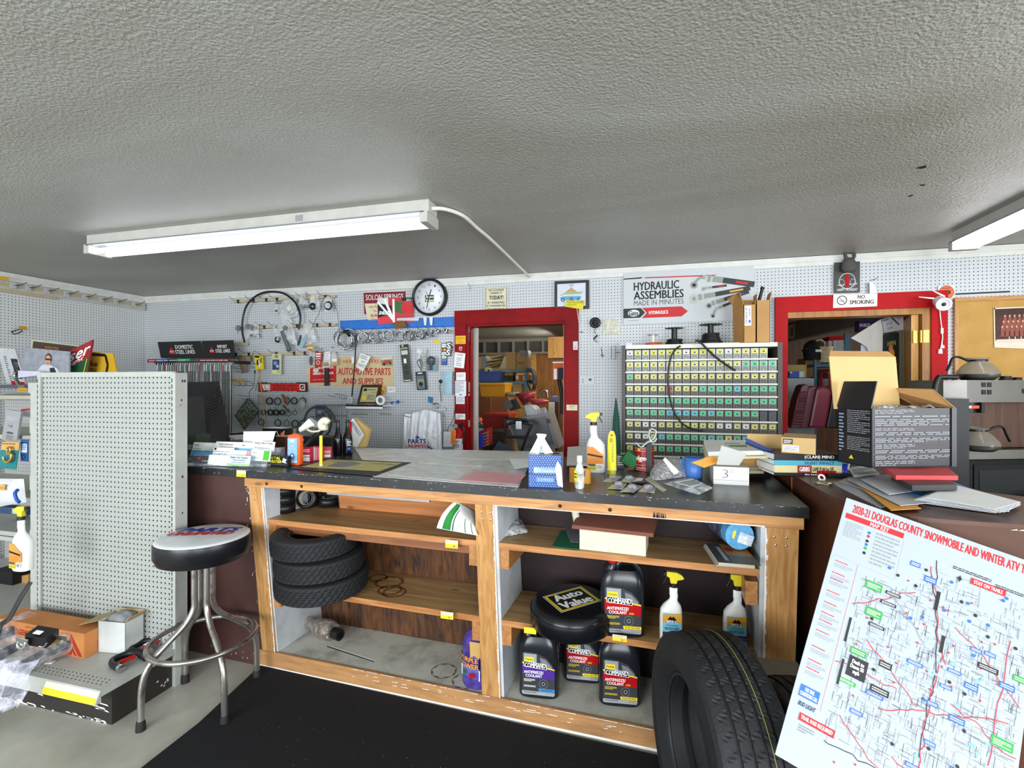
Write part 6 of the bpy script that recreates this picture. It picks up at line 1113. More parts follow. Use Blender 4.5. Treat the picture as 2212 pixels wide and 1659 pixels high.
# tissue box
tb=thing('tissue_box','blue tissue box with white dots, silver side and a raised tissue','tissue box',tuple(PZ(1177,1053,TZ)),math.radians(6));p=PZ(1177,1053,TZ);k=dep(p)/F;hw,H,Dp=35.5*k,69*k,.115
b=MB(mat('#26549c',.35));b.box(-hw,hw,0,Dp,0,H);its=[('r',0,.55,1,.62,mat('#123272',.35)),('r',.15,.37,.88,.56,mat('#7fa0cc',.3)),('t','Kleenex',.33,.42,.84,.52,mat('#c8d8ec',.3),.01),('r',.22,.68,.80,.84,mat('#5c80b8',.3)),('t','50900',.27,.71,.75,.81,mat('#a8bcd8',.3))]
for a,c in ((.2,.42),(.27,.42),(.2,.5),(.27,.5)):its.append(('o',a,c,.035,.035,.35,WHITE))
for i in range(13):
    for j in range(16):
        u,v=.04+i*.077+(j % 2)*.035,.03+j*.062
        if not (.14<u<.9 and .34<v<.58) and not (.2<u<.82 and .66<v<.86) and u<.97:its.append(('c',u,v,.011,.011,WHITE))
decal(b,(-hw,0,H),(hw,0,H),(-hw,0,0),its,.0003);decal(b,(hw,0,H),(hw,Dp,H),(hw,0,0),[('r',0,0,1,1,mat('#8c8e9c',.25,.3))]);decal(b,(-hw,Dp,H),(hw,Dp,H),(-hw,0,H),[('r',0,0,1,1,mat('#9cb0c4',.3)),('c',.6,.5,.35,.35,BLACK)]);b.build('carton',tb)
b=MB(mat('#e8ecee',.8));hh=48*k;b.grid(lambda u,v:(-.02+(u-.5)*.075*(1.4-v)+.03*v*math.sin(u*6),Dp*.45+.018*math.sin(u*15+v*2)*(1-v*.4),H-.005+hh*v*(1-.25*abs(u-.6))),24,12);b.build('tissue',tb,sol=.0015)
b=MB(mat('#dfe6d8',.7));b.poly([(hw*.62,-.004,H*.62),(hw*.78,-.006,H*.85),(hw*1.02,-.006,H*.65),(hw*1.10,-.01,H*.03),(hw*.78,-.01,H*.10)][::-1],.001,(0,-1,0));tag(b.build('slip',tb),'pale paper slip','') if False else b.build('torn_flap',tb)
# generic bottles
def spray_bottle(label,px,yb_,s,z,head,label_items,mirror=1,rz=0.0,name='spray_bottle',group=None):
    p=PZ(px,yb_,z);t=thing(name,label,'spray bottle',(p.x,p.y+.035*s,z),rz,group);wh=mat('#e9e9e4',.35)
    b=MB(wh);prof=[(.043,0),(.047,.006),(.047,.10),(.045,.135),(.036,.155),(.021,.172),(.0175,.178),(.0165,.19),(.018,.2),(.0165,.21),(.0175,.222),(.0145,.236)]
    b.lathe([(r*s,h*s) for r,h in prof],(0,0,0),(0,0,1),30,sy=.62,shape=2.6)
    for v in range(len(b.v)):
        q=b.v[v];zz=q.z/s
        if zz>.13:q.x += mirror*(.012*s)*min(1,(zz-.13)/.06)
        if zz>.172 and zz<.232:q.x += .0012*s*math.sin(zz*500)
    b.build('body',t);b=MB(BLACK);x0=mirror*.012*s;b.cyl((x0,0,.232*s),(x0,0,.249*s),.0165*s,n=20);b.build('collar',t)
    b=MB(head);m_=mirror;pr=[(-.014,.248),(.012,.248),(.014,.262),(.034,.266),(.044,.271),(.034,.285),(.012,.296),(-.026,.298),(-.030,.298),(-.030,.278),(-.018,.272)]
    P=[(x0+m_*x*s,-.010*s,h*s) for x,h in pr];b.poly(P if m_>0 else P[::-1],.020*s,(0,-1,0));b.build('head',t,bev=.0025*s)
    b=MB(BLACK);P=[(x0-m_*.030*s,-.007*s,.279*s),(x0-m_*.030*s,-.007*s,.297*s),(x0-m_*.044*s,-.007*s,.294*s),(x0-m_*.044*s,-.007*s,.282*s)];b.poly(P if m_<0 else P[::-1],.014*s,(0,-1,0));b.tube([(x0-m_*.028*s,0,.28*s),(x0-m_*.034*s,0,.262*s),(x0-m_*.044*s,0,.245*s)],.003*s,6);b.build('trigger',t)
    b=MB(wh);y=-.0305*s;decal(b,(-.039*s,y,.128*s),(.039*s,y,.128*s),(-.039*s,y,.012*s),label_items,.0005);b.build('label',t);return t
OR=mat('#e8923c',.5);GREY=mat('#5c5648',.6)
li=[('p',[(0,.0),(.35,.0),(1,.34),(1,.72),(0,.72)],OR),('p',[(0,.28),(.95,.38),(.95,.46),(0,.36)],BLACK),('w',.05,.48,.95,.70,6,mat('#b86c28',.6)),('r',0,.72,.55,.98,mat('#d8c828',.5)),('r',0,.72,.5,.82,GREY),('w',.03,.86,.5,.96,2,GREY),('r',.6,.74,.95,.92,WHITE)]+[('r',.62+i*.04,.76,.635+i*.04,.9,TXTB) for i in range(8)]
spray_bottle('big white spray bottle with an orange label and yellow head',1286,1022,.98,TZ,mat('#cfc62c',.4),li,mirror=-1)
# clear pump bottle, yellow packet, yellow tube
c,R,H=cyl_at(1253,1057,22,984);t=thing('pump_bottle','small clear bottle with a frosted cap in front of the spray bottle','bottle',tuple(c));b=MB(clear('#dfe6e6',.45,.05,.1));b.lathe([(R*.8,0),(R,.008),(R,H*.55),(R*.6,H*.72),(R*.45,H*.82)],n=24);b.build('body',t);b=MB(clear('#eef2f2',.75,.2,.1));b.cyl((0,0,H*.8),(0,0,H),R*.6,R*.55,16);b.build('cap',t);b=MB(YLW);curved(b,R*1.02,-70,-20,H*.25,H*.55,[('r',0,0,1,1,YLW),('w',.1,.2,.9,.8,2,TXTB)]);b.build('label',t)
fb('yellow_packet','orange yellow packet standing open behind the clear bottle','packet',1230,1273,1044,1012,.02,mat('#c88c2c',.5),[('r',.3,.1,.8,.5,mat('#3a3028',.5))],rz=-.2)
p=PZ(1321,1026,TZ);k=dep(p)/F;t=thing('glue_tube','tall bright yellow tube standing on its cap','tube',(p.x,p.y+.02,TZ));b=MB(YLW);H=94*k;w=9.8*k
b.grid(lambda u,v:(w*(math.cos(u*2*PI))*(1-.28*v ** 3-.55*max(0,v-.9)*6),w*math.sin(u*2*PI)*(.75*(1-v)+.05),.022+(H-.022)*v),24,14);b.build('body',t);b=MB(mat('#c8bc20',.4));b.cyl((0,0,0),(0,0,.022),w*.95,w*1.0,20);b.m(WHITE);b.torus((0,0,.024),(0,0,1),w,.002);b.build('cap',t);b=MB(TXTR);decal(b,(-w*.5,-w*.62,H*.95),(w*.5,-w*.3,H*.95),(-w*.5,-w*.8,H*.25),[('c',.5,.06,.28,.04,mat('#c83c2c',.5)),('w',.5,.16,.9,.95,14,mat('#807a20',.6)),('r',.1,.15,.4,.3,mat('#8c8824',.6))],.002);b.build('label',t)
# clutter round the coffee can
sheet('lime_sheet','lime green paper behind the red coffee can','paper',[(1340,978),(1376,977),(1378,990),(1345,992)],mat('#8fc048',.6),TZ+.03,.002)
b=MB(GRN);p=PZ(1362,1016,TZ);b.rbox((p.x,p.y+.02,TZ+.052),(.075,.04,.065),(.2,.6,.1));tag(b.build('green_box',bev=.002),'small dark green box tipped against the red coffee can','box')
rd=mat('#8c1c1c',.3);t,c_,R_,H_=can('coffee_can','red ribbed coffee can holding a black rod and tape',1396,1018,44,962,rd,[(.05,.06,WHITE,-90,90),(.24,.25,CREAM,-90,90),(.8,.81,CREAM,-90,90),(.9,.91,CREAM,-90,90)]);b=MB(WHITE);curved(b,R_*1.005,-60,40,0,H_,[('t','olgers',.05,.38,.95,.62,WHITE,.04),('t','Aroma Roaster',.1,.82,.9,.9,CREAM,0,.2),('c',.3,.15,.1,.06,mat('#d8a83c',.4)),('c',.28,.62,.06,.05,mat('#e8502c',.4))]);b.build('print',t)
b=MB(BLACK);p=V((c_.x+R_*.5,c_.y-R_*1.0,TZ));b.box(p.x-.013,p.x+.013,p.y-.012,p.y+.012,TZ,TZ+.152);tag(b.build('black_post'),'black square rod standing before the red coffee can','rod')
b=MB(mat('#b8c4bc',.5));b.tube([PD(*cS(x,y),dep(p)-.02) for x,y in ((1650,560),(1720,620),(1800,560),(1850,530),(1830,450),(1860,370),(1930,400),(1900,500),(1850,540),(1900,550),(1940,500))],.012,6,flat=.3);tag(b.build('tape_strip'),'curled grey green tape loop on top of the coffee can','tape')
fb('dark_leaflet','dark crumpled leaflet between the yellow tube and green box','leaflet',1332,1348,1012,982,.01,mat('#44464c',.5),[('w',.1,.1,.9,.8,5,TXTW)],rz=.3)
# blister packs
for i,(lab,pts) in enumerate((('blister pack nearest the yellow tube',((1302,1040),(1322,1026),(1345,1030),(1324,1042))),('blister pack second from the yellow tube',((1312,1055),(1332,1040),(1355,1044),(1345,1057))),('blister pack at the counter edge, lying third',((1340,1062),(1362,1045),(1388,1050),(1370,1063))),('blister pack at the counter edge, lying fourth',((1379,1061),(1392,1046),(1416,1052),(1414,1065))),('blister pack half covered behind the third',((1342,1040),(1352,1028),(1378,1032),(1364,1043))),('dark printed blister pack under the bubble wrap',((1362,1043),(1376,1031),(1398,1033),(1396,1042))))):
    zb=TZ+.0015+.0016*(i % 3)+(.006 if i>3 else 0);t=thing('blister_pack',lab,'blister pack',tuple(PZ(*pts[0],zb)));b=MB(mat('#c9c9a8',.5) if i<5 else BLACK);P=[PZ(x,y,zb) for x,y in pts];b.poly(P[::-1] if (P[1]-P[0]).cross(P[2]-P[0]).z<0 else P,.001,(0,0,1));its=[('p',[(.55,.1),(.95,.1),(.95,.9),(.6,.9)],mat('#a8a0b0',.5))] if i<5 else [('t','JB',.1,.1,.7,.8,TXTW,.05)]
    decal(b,P[1],P[2],P[0],its,.0006) if (P[2]-P[1]).cross(-(P[0]-P[1])).z>0 else decal(b,P[0],P[3],P[1],its,.0006);b.build('card',t,world=True)
    if i<5:b=MB(clear('#9a9aa4',.6,.06,.5,60));c=(P[0]+P[1]+P[2]+P[3])/4;b.lathe([(.017,0),(.016,.012),(.010,.018),(.0001,.019)],c,(0,0,1),14,sx=1.1,sy=.8);b.build('blister',t,world=True)
b=MB(mat('#8f8c78',.5));P=[PZ(x,y,TZ+z_) for x,y,z_ in ((1393,1035,.03),(1402,1029,.035),(1440,1058,.012),(1432,1062,.002))];b.poly(P,.001,(0,0,1));tag(b.build('blister_card'),'tilted blister card leaning out from the bubble wrap','blister pack')
# bubble wrap, bags
def lump(name,label,cat,pts,H,m,seed=1,z=TZ,nu=22,nv=14):
    P=[PZ(x,y,z) for x,y in pts];b=MB(m);b.grid(lambda u,v:(P[0]*(1-u)+P[1]*u)*(1-v)+(P[3]*(1-u)+P[2]*u)*v+V((0,0,.001+H*(4*u*(1-u))** .5*(4*v*(1-v))** .5*(.65+.35*NZ.noise(V((u*4,v*4,seed))))+.006*NZ.noise(V((u*14,v*14,seed*2))))),nu,nv)
    b.grid(lambda u,v:(P[0]*v+P[1]*(1-v))*(1-u)+(P[3]*v+P[2]*(1-v))*u+V((0,0,.0005)),4,4);return tag(b.build(name),label,cat)
lump('bubble_wrap','crumpled sheet of bubble wrap in front of the blue cup','bubble wrap',((1404,1002),(1500,1000),(1502,1028),(1404,1040)),.075,clear('#f2f4f8',.6,.2,.35,90),3)
lump('zip_bag','flat grey zip bag with a printed white label at the counter edge','bag',((1432,1045),(1492,1032),(1540,1055),(1508,1070)),.022,clear('#e4ecf0',.65,.2,.4,30),5)
sheet('bag_label','white printed label lying on the grey zip bag','label',[(1455,1041),(1495,1034),(1518,1043),(1496,1053)],PAPER,TZ+.026,.0008,[('w',.1,.2,.9,.8,3,TXTG)])
b=MB(PAPER);P=[PD(*cT(x,y),1.98) for x,y in ((340,670),(370,640),(565,835),(545,860),(490,875))];b.poly(P[::-1],.001,(0,-1,0));tag(b.build('paper_slip'),'white paper slip stuck upright in the bubble wrap','paper')
# blue cup
c,R,H=cyl_at(1505,1034,44,988);t=thing('blue_cup','plain blue plastic cup behind the white carton','cup',tuple(c));b=MB(mat('#4a7cc8',.35));b.lathe([(R*.78,0),(R*.82,.004),(R,H),(R*.93,H),(R*.75,.008),(.0001,.008)],n=32,cap=False);b.lathe([(.0001,0),(R*.78,0)],n=32);b.build('body',t);b=MB(mat('#4a7cc8',.35));b.tube([(-R*.95,0,H*.9),(-R*1.35,-.01,H*.75),(-R*.85,0,H*.3)],.005,6);b.build('handle',t)
b=MB(mat('#e0983c',.6));P=[PD(*cT(x,y),1.99) for x,y in ((740,710),(1030,615),(1175,690),(920,780))];b.poly(P[::-1],.006,(0,-.8,.5));tag(b.build('padded_envelope'),'yellow orange padded envelope lying across the blue cup','envelope')
fb('white_carton','low white carton marked with a handwritten 3','box',1541,1618,1047.5,1009,.13,mat('#e3e4e0',.5),[('p',[(.03,0),(1,0),(1,.6),(.92,.75),(.12,.75),(.05,.6)],WHITE),('l',.03,.74,.97,.74,.0012,TXTG),('t','3',.25,.15,.42,.62,TXTG,-.02),('t','25',.46,.1,.58,.3,TXTG,-.02)],side=('L',[('r',0,0,1,1,mat('#b4b2a8',.6))]),rz=-.02)
# stack of papers and binder
zz=TZ
for nm,lab,pts,hgt,m in (('black_tray','flat black tray under the stack of books and papers',((1560,1030),(1665,1030),(1660,1000),(1560,1000)),.03,BLACK),('yellow_pad','thin cream pad low in the paper stack',((1560,1023),(1650,1023),(1645,1000),(1560,1000)),.012,mat('#c8bc8c',.7)),('grey_book','grey bound book in the middle of the paper stack',((1555,1016),(1657,1016),(1648,990),(1555,990)),.014,mat('#9a9ca6',.5)),('brown_box','brown cardboard box inside the tall paper stack',((1542,1010),(1650,1008),(1648,984),(1520,984)),.055,KRAFT),('folder','cream folder of loose sheets on the brown box',((1525,992),(1672,990),(1650,972),(1518,968)),.010,mat('#d6c8a0',.7)),('document_pile','thick pile of white documents topping the stack',((1530,985),(1665,982),(1620,958),(1520,958)),.018,PAPER)):
    P=[PZ(x,y,zz) for x,y in pts];b=MB(m);b.hexa(P,[p+V((0,0,hgt)) for p in P]);
    if nm == 'document_pile':decal(b,P[3]+V((0,0,hgt)),P[2]+V((0,0,hgt)),P[0]+V((0,0,hgt)),[('w',.4,.3,.7,.4,1,TXTG),('r',.45,.5,.85,.62,mat('#6aa84c',.6))])
    tag(b.build(nm),lab,'papers' if 'paper' in lab and nm != 'brown_box' else 'box' if 'box' in nm else 'book');zz += hgt
b=MB(mat('#24386c',.5));P=[PD(*cT(x,y),2.12) for x,y in ((1515,370),(1560,385),(1910,545),(1840,560),(1500,420))];b.poly(P[::-1],.012,(0,-.5,.8));tag(b.build('binder_spine'),'dark blue binder strip lying over the document pile','binder')
b=MB(mat('#a9aaa6',.5));P=[PD(*cT(x,y),1.93) for x,y in ((1160,470),(1520,580),(1410,750),(1090,740))];b.poly(P[::-1],.003,(0,-.8,.4));tag(b.build('plastic_sleeve'),'grey translucent sleeve leaning on the paper stack','sleeve')
for k,(lab,x,y) in enumerate((('small black wheel toy part behind the bubble wrap',1436,995),('tiny black clip lying on the cabinet ledge side of the counter',1472,990))):p=PZ(x,y+6,TZ);b=MB(BLACK);b.torus(p+V((0,0,.012)),(1,.4,.2),.009,.004,14,6);b.torus(p+V((.018,0,.006)),(0,.4,1),.007,.003,12,6);tag(b.build('black_fitting'),lab,'fitting')
for k,(x,y) in enumerate(((1390,1018),(1362,1015),(1420,1001))):p=PZ(x,y,TZ);b=MB(mat('#c83838',.4));b.rbox((p.x,p.y,TZ+.006),(.03,.018,.010),(0,0,k));tag(b.build('red_connector'),('red connector before the coffee can','red connector below the green box','red connector at the far side of the coffee can')[k],'connector')
# price tags on counter edges
for lab,c4,z_,yy,t_ in (('yellow price tag on the black edge above the brown panel',((511,1016),(531,1030)),1.02,2.012,"20'"),('yellow price tag on the upper pine shelf by the middle post',((962,1167),(989,1184)),.78,1.999,"4'"),('yellow price tag on the lower pine shelf above the deck',((952,1322),(979,1337)),.45,2.03,"5'"),('yellow price tag beneath the tall antifreeze jug',((1323,1372),(1354,1385)),.45,1.981,"5'")):
    card('price_tag',lab,'tag',c4,mat('#e8dfb8',.6),[('r',0,.48,1,1,YEL),('t',t_,.6,.6,.85,.9,TXTB),('w',.1,.12,.8,.35,2,mat('#b8ac90',.6))],0,.0012,yp=yy)
# ================================================================ UNDER THE COUNTER
S1,S2,DKZ=.8005,.4555,.0925
def tire(name,label,R,W_,ri,loc,ax,style,group=None,n=168,line=None):
    t=thing(name,label,'tire',tuple(loc),group=group);a=V(ax).normalized();u,w=MB()._frame(a);b=MB(RUB);h=W_/2
    prof=[(ri,-h*.62),(ri+.012,-h*.78),(ri+(R-ri)*.35,-h*1.0),(ri+(R-ri)*.6,-h*1.02),(R*.93,-h*.96),(R*.97,-h*.88),(R*.985,-h*.80)]
    ribs=5 if style == 'road' else 7;gd=.007 if style == 'road' else .0035;g=W_*.80/ribs;tr=[]
    for i in range(ribs):z0=-h*.80+i*g;cr=1-.018*abs((i+.5)/ribs*2-1)** 2;tr +=[(R*cr,z0+g*.10,1),(R*cr,z0+g*.5,1),(R*cr,z0+g*.86,1),(R*cr-gd,z0+g*.88,0),(R*cr-gd,z0+g*1.06,0)]
    full=[(r,z,2) for r,z in prof]+tr[:-2]+[(r,-z,2) for r,z in reversed(prof)]+[(ri-.004,h*.3,2),(ri+.03,0,3),(ri-.004,-h*.3,2)]
    vs=[]
    for k,(r,z,f) in enumerate(full):
        for i in range(n):
            rr_=r;ph=i+(int(k*2.2) if style != 'road' else (k % 5))
            if f == 1:rr_ -=(.0035 if ph % 6 == 0 else 0) if style == 'road' else (.0022 if ph % 3 == 0 else 0)
            th=2*PI*i/n+(.012*math.sin(z*260) if f == 1 else 0);vs.append(a*z+(u*math.cos(th)+w*math.sin(th))*rr_)
    m=len(full);b.add(vs,[(k*n+i,k*n+(i+1)% n,((k+1)% m)*n+(i+1)% n,((k+1)% m)*n+i) for k in range(m) for i in range(n)],False);b.build('tire_body',t)
    for q in (1,-1):b=MB(mat('#26282b',.5));b.torus(a*(q*h*.72),a,ri+.004,.006,48,6);b.torus(a*(q*h*1.0),a,ri+(R-ri)*.62,.0014,48,4);b.build('bead',t)
    if line is not None:b=MB(mat('#8c8a3c',.6));b.torus(a*line,a,R*.998,.0016,90,4,.8);b.build('tread_stripe',t)
    return t
for i,(lab,px,py,R,tilt) in enumerate((('bottom trailer tire of the shelf stack, the widest one',700,1262,.222,.10),('middle trailer tire of the shelf stack',698,1212,.212,.07),('top trailer tire of the shelf stack under the upper board',690,1166,.202,.05))):
    c=PY(px,py,2.13);c.z=S2+.058+i*.099;tire('stacked_tire',lab,R,.098,.115,(c.x,2.115-.012*i,c.z),(0.0,-tilt*.5,1),'trailer','trailer tires stacked on the lower shelf',132)
# tape rolls
def taperoll(lab,x,y,zc,R,W_,ax):b=MB(BLACK);b.lathe([(R*.66,-W_/2),(R,-W_/2),(R,W_/2),(R*.66,W_/2),(R*.66,-W_/2)],(x,y,zc),ax,30,cap=False);b.m(mat('#b8b4a8',.5));b.lathe([(R*.645,-W_/2),(R*.665,-W_/2-.001),(R*.665,W_/2+.001),(R*.645,W_/2),(R*.645,-W_/2)],(x,y,zc),ax,30,cap=False);tag(b.build('tape_roll'),lab,'tape roll','black tape rolls on the upper shelf')
c=PZ(597,1112,S1)
for k in range(3):taperoll(('lowest','middle','top')[k]+' black tape roll in the upright pile next to the post',c.x,c.y+.06,S1+.024+.046*k,.054,.044,(0,0,1))
c=PZ(651,1103,S1);taperoll('black tape roll standing on edge with its core facing out',c.x,c.y+.05,S1+.056,.055,.045,(.2,-1,.25));taperoll('black tape roll perched on top of the standing rolls',c.x+.055,c.y+.10,S1+.145,.052,.045,(.3,-1,.15));taperoll('black tape roll lying behind the standing one',c.x+.085,c.y+.115,S1+.03,.054,.045,(0,0,1))
b=MB(pegmat('#d0d4d6','#202020',.12));c=PZ(628,1090,S1);b.box(c.x-.07,c.x+.035,c.y+.12,c.y+.125,S1,S1+.10);tag(b.build('pegboard_offcut'),'small white perforated offcut behind the tape rolls','offcut')
# paper, bags, boxes on shelf 1
b=MB(PAPER);A0,A1,B0,B1=PD(984,1081,2.16),PD(1030,1106,2.25),PD(943,1141,2.14),PD(1032,1157,2.10)
def pf(u,v):return (A0*(1-u)+A1*u)*(1-v)+(B0*(1-u)+B1*u)*v+V((0,-.035*math.sin(v*PI),.012*math.sin(v*PI)))
b.grid(pf,8,24)
def pq(u0,u1,v0,v1,m):
    b.m(m)
    for j in range(20):va,vb_=v0+(v1-v0)*j/20,v0+(v1-v0)*(j+1)/20;b.add([pf(u0,va)+V((0,-.003,0)),pf(u0,vb_)+V((0,-.003,0)),pf(u1,vb_)+V((0,-.003,0)),pf(u1,va)+V((0,-.003,0))],[(0,1,2,3)],True)
pq(.14,.34,.05,.97,mat('#2f8a3a',.6));pq(.38,.41,.05,.97,mat('#1c5c38',.6));pq(.70,.72,.4,.97,mat('#1c5c38',.6));pq(.88,.90,.4,.97,mat('#1c5c38',.6))
for j in range(9):pq(.45,.68,.42+.06*j,.425+.06*j,mat('#a8acb0',.6))
tag(b.build('green_form',sol=.001),'curled white form with green bands on the upper shelf','paper')
lump('crumpled_bag','crumpled white plastic bag on the upper shelf beside the middle post','bag',((1072,1128),(1125,1122),(1142,1150),(1074,1163)),.05,clear('#dfe2e4',.85,.3,1.0,30),9,S1)
sheet('green_folder','dark green card folder under the cream box','folder',[(1212,1145),(1252,1150),(1250,1187),(1193,1180)],mat('#1f6a48',.6),S1+.003,.002)
sheet('grey_sheet','torn grey card beside the green folder','card',[(1216,1131),(1252,1138),(1250,1172),(1232,1170)],mat('#85878c',.6),S1+.006,.001)
p=PZ(1252,1186,S1);q=PZ(1395,1202,S1);t=thing('cream_box','cream open carton with a brown lid laid over it','box',(p.x,p.y,S1),math.atan2(q.y-p.y,q.x-p.x));w=(q-p).length
b=MB(mat('#dcd7b8',.7));b.box(0,w,0,.16,0,.092);b.m(TXTG);b.poly([(w*.46,-.0006,0),(w*.465,-.0006,0),(w*.462,-.0006,.03)]);b.build('body',t)
b=MB(mat('#7c4a3a',.7));b.hexa([(-.03,-.012,.085),(w*1.11,-.012,.082),(w*1.15,.20,.102),(-.04,.20,.105)],[(-.03,-.005,.098),(w*1.11,-.005,.095),(w*1.12,.19,.137),(-.02,.19,.135)]);b.build('lid',t)
b=MB(mat('#cfc9b4',.6));a=PD(1240,1095,2.05);b.lathe([(.013,0),(.017,.10),(.018,.10),(.014,0)],(p.x-.02,p.y+.08,S1+.075),(-.15,0,1),20,cap=False);tag(b.build('rolled_paper'),'rolled white paper standing between box and lid','paper')
for i in range(4):
    P=[PZ(1546+i*2,1224-i*.5,S1+.013*i),PZ(1648,1231,S1+.013*i)];yb2=.24;P +=[P[1]+V((.0,yb2-.03,0)),P[0]+V((-.02,yb2-.03,0))]
    for pp in (P[1],P[2]):pp.x=min(pp.x,.37)
    b=MB(mat(('#8f939a','#a8a294','#9aa0a4','#b0a48c')[i],.5));b.hexa(P,[pp+V((0,0,.0125)) for pp in P]);up=V((0,0,.0125))
    if i == 3:decal(b,P[3]+up,P[2]+up,P[0]+up,[('r',0,0,.35,1,mat('#3c3f42',.4)),('r',.35,0,1,.6,mat('#a87024',.5)),('c',.5,.3,.12,.1,mat('#8c2c34',.5)),('r',.35,.6,1,1,mat('#55524a',.5)),('r',.2,.2,.3,.9,mat('#a0a4a0',.5))])
    tag(b.build('magazine',bev=.002),'magazine %s in the pile beside the wrapped blue roll' %('at the bottom','second from the bottom','third up','on top, with an orange cover,')[i],'magazine')
b=MB(mat('#5fa4d4',.7,var=.2,scale=60));c=PZ(1632,1200,S1+.052);c.x=.345;b.cyl(V((c.x,2.0,S1+.11)),V((c.x-.055,2.27,S1+.11)),.052,n=32);b.m(clear('#5a2c34',.75,.15));b.cyl(V((c.x-.01,2.05,S1+.11)),V((c.x-.058,2.275,S1+.11)),.054,n=32);b.m(clear('#e8eef2',.6));b.rbox((c.x+.02,1.996,S1+.10),(.05,.003,.04),(0,.3,0));b.m(YEL);b.rbox((c.x-.02,1.996,S1+.115),(.01,.003,.03),(0,.3,0));tag(b.build('towel_roll'),'blue roll in printed plastic wrap lying on the magazines','roll')
# deck items left bay
b=MB(BLACK);A_,B_=PZ(735,1372,DKZ+.045),PZ(640,1335,DKZ+.05);b.cyl(A_,A_+(B_-A_).normalized()*.16,.030,n=24);b.m(mat('#050505',.9));b.lathe([(.0001,.001),(.02,.001)],A_,(A_-B_),20);tag(b.build('black_pipe'),'black pipe end sticking out of the dirty plastic wrap','pipe')
b=MB(clear('#a0968a',.65,.15,.9,30));d=(B_-A_).normalized();s0=A_+d*.05;b.tube([s0-d*0.0+V((0,0,.004)),s0+d*.12,s0+d*.22,s0+d*.30+V((0,.0,.005))],lambda t:.042+.012*math.sin(t*9),14,sm=6);tag(b.build('plastic_wrap'),'long roll of dirty clear plastic lying on the bottom deck','plastic wrap')
def jug(lab,px,py,z,band,cap,rz=0.0,dy=0):
    p=PZ(px,py,z);p.y += dy;t=thing('antifreeze_jug',lab,'jug',(p.x,p.y+.055,z),rz,'gallon jugs of antifreeze on the open shelves');W_,D_,H=.088,.052,.30
    b=MB(mat('#1d2026',.22));prof=[(W_*.93,0),(W_,.008),(W_,.17),(W_*.985,.20)]
    for sx,h in ((.93,.225),(.84,.245),(.70,.262)):prof.append((W_*sx,h))
    b.lathe(prof,(0,0,0),(0,0,1),40,sy=D_/W_,shape=5);b.tube([(-.048,0,.255),(-.040,0,.275),(-.036,0,.288)],lambda t:.030-.012*t,20,sm=4);b.build('body',t)
    b=MB(mat('#1d2026',.22));b.tube([(-.025,0,.262),(.0,0,.292),(.035,0,.292),(.066,0,.265),(.078,0,.22),(.074,0,.19)],.0125,12,sm=5);b.build('handle',t);b=MB(cap);b.lathe([(.021,.284),(.022,.288),(.021,.308),(.018,.311),(.0001,.312)],(-.037,0,0),n=20);b.build('cap',t)
    y=-D_-.0015;b=MB(mat('#2c2f34',.4));TLj,TRj,BLj=V((-W_*.82,y,.205)),V((W_*.82,y,.205)),V((-W_*.82,y,.018));GL=mat('#9da0a2',.5);purple=band is not REDP
    decal(b,TLj,TRj,BLj,[('p',[(0,.03),(.10,0),(.45,.02),(.75,.12),(.93,.28),(1,.4),(1,.97),(.97,1),(.03,1),(0,.97)],mat('#3a3c40',.4)),('p',[(.05,.04),(.45,.05),(.45,.25),(.05,.28)],GL),('p',[(.55,.12),(.72,.16),(.92,.32),(.92,.40),(.6,.36)],mat('#7a7d80',.5)),('p',[(0,.27),(1,.40),(1,.62),(.3,.60),(0,.50)],band),('p',[(0,.25),(1,.37),(1,.40),(0,.28)],YEL),('r',.08,.12,.36,.23,YEL),('t','Prestone',.11,.15,.33,.20,TXTB,.02),('p',[(.05,.22),(.75,.27),(.76,.40),(.05,.35)],WHITE),('p',[(.065,.23),(.735,.28),(.745,.39),(.065,.34)],BLACK),('t','COMMAND',.09,.255,.72,.365,TXTW,.03),
      ('t','ANTIFREEZE/\nCOOLANT',.06,.44,.66,.59,TXTW,.03),('t','50/50' if not purple else '',.67,.55,.8,.59,YEL,.02),('w',.06,.63,.4,.70,3,YEL if not purple else TXTW),('w',.06,.78,.42,.83,2,YEL if not purple else TXTW),('c',.66,.73,.14,.12,mat('#55585c',.4)),('c',.66,.73,.10,.085,mat('#2a2c30',.4)),('o',.66,.73,.06,.05,.4,mat('#8a8d90',.4)),('p',[(.5,.84),(1,.84),(1,.91),(.52,.91)],YEL if not purple else mat('#3c8cd0',.4)),('t','DO NOT ADD WATER' if not purple else 'CONCENTRATE',.56,.855,.96,.895,TXTB,.02),('p',[(0,.91),(1,.92),(1,.97),(.97,1),(.03,1),(0,.97)],GL),('w',.06,.93,.45,.97,1,TXTG),('t','1 GAL (3.78 L)',.72,.945,.96,.975,TXTB,.01)],.0003);b.build('label',t);return t
PUR=mat('#4a2c8c',.4)
jug('black antifreeze jug with red label and red cap standing on the lower board',1342,1377,S2,REDP,REDP,.12)
jug('black antifreeze jug with a purple label on the bottom deck',1160,1510,DKZ,PUR,BLACK,.10)
jug('black antifreeze jug with red label set back on the bottom deck',1257,1468,DKZ,REDP,BLACK,.10,-.03)
jug('black antifreeze jug with red label nearest the big tire on the deck',1336,1528,DKZ,REDP,BLACK,.12)
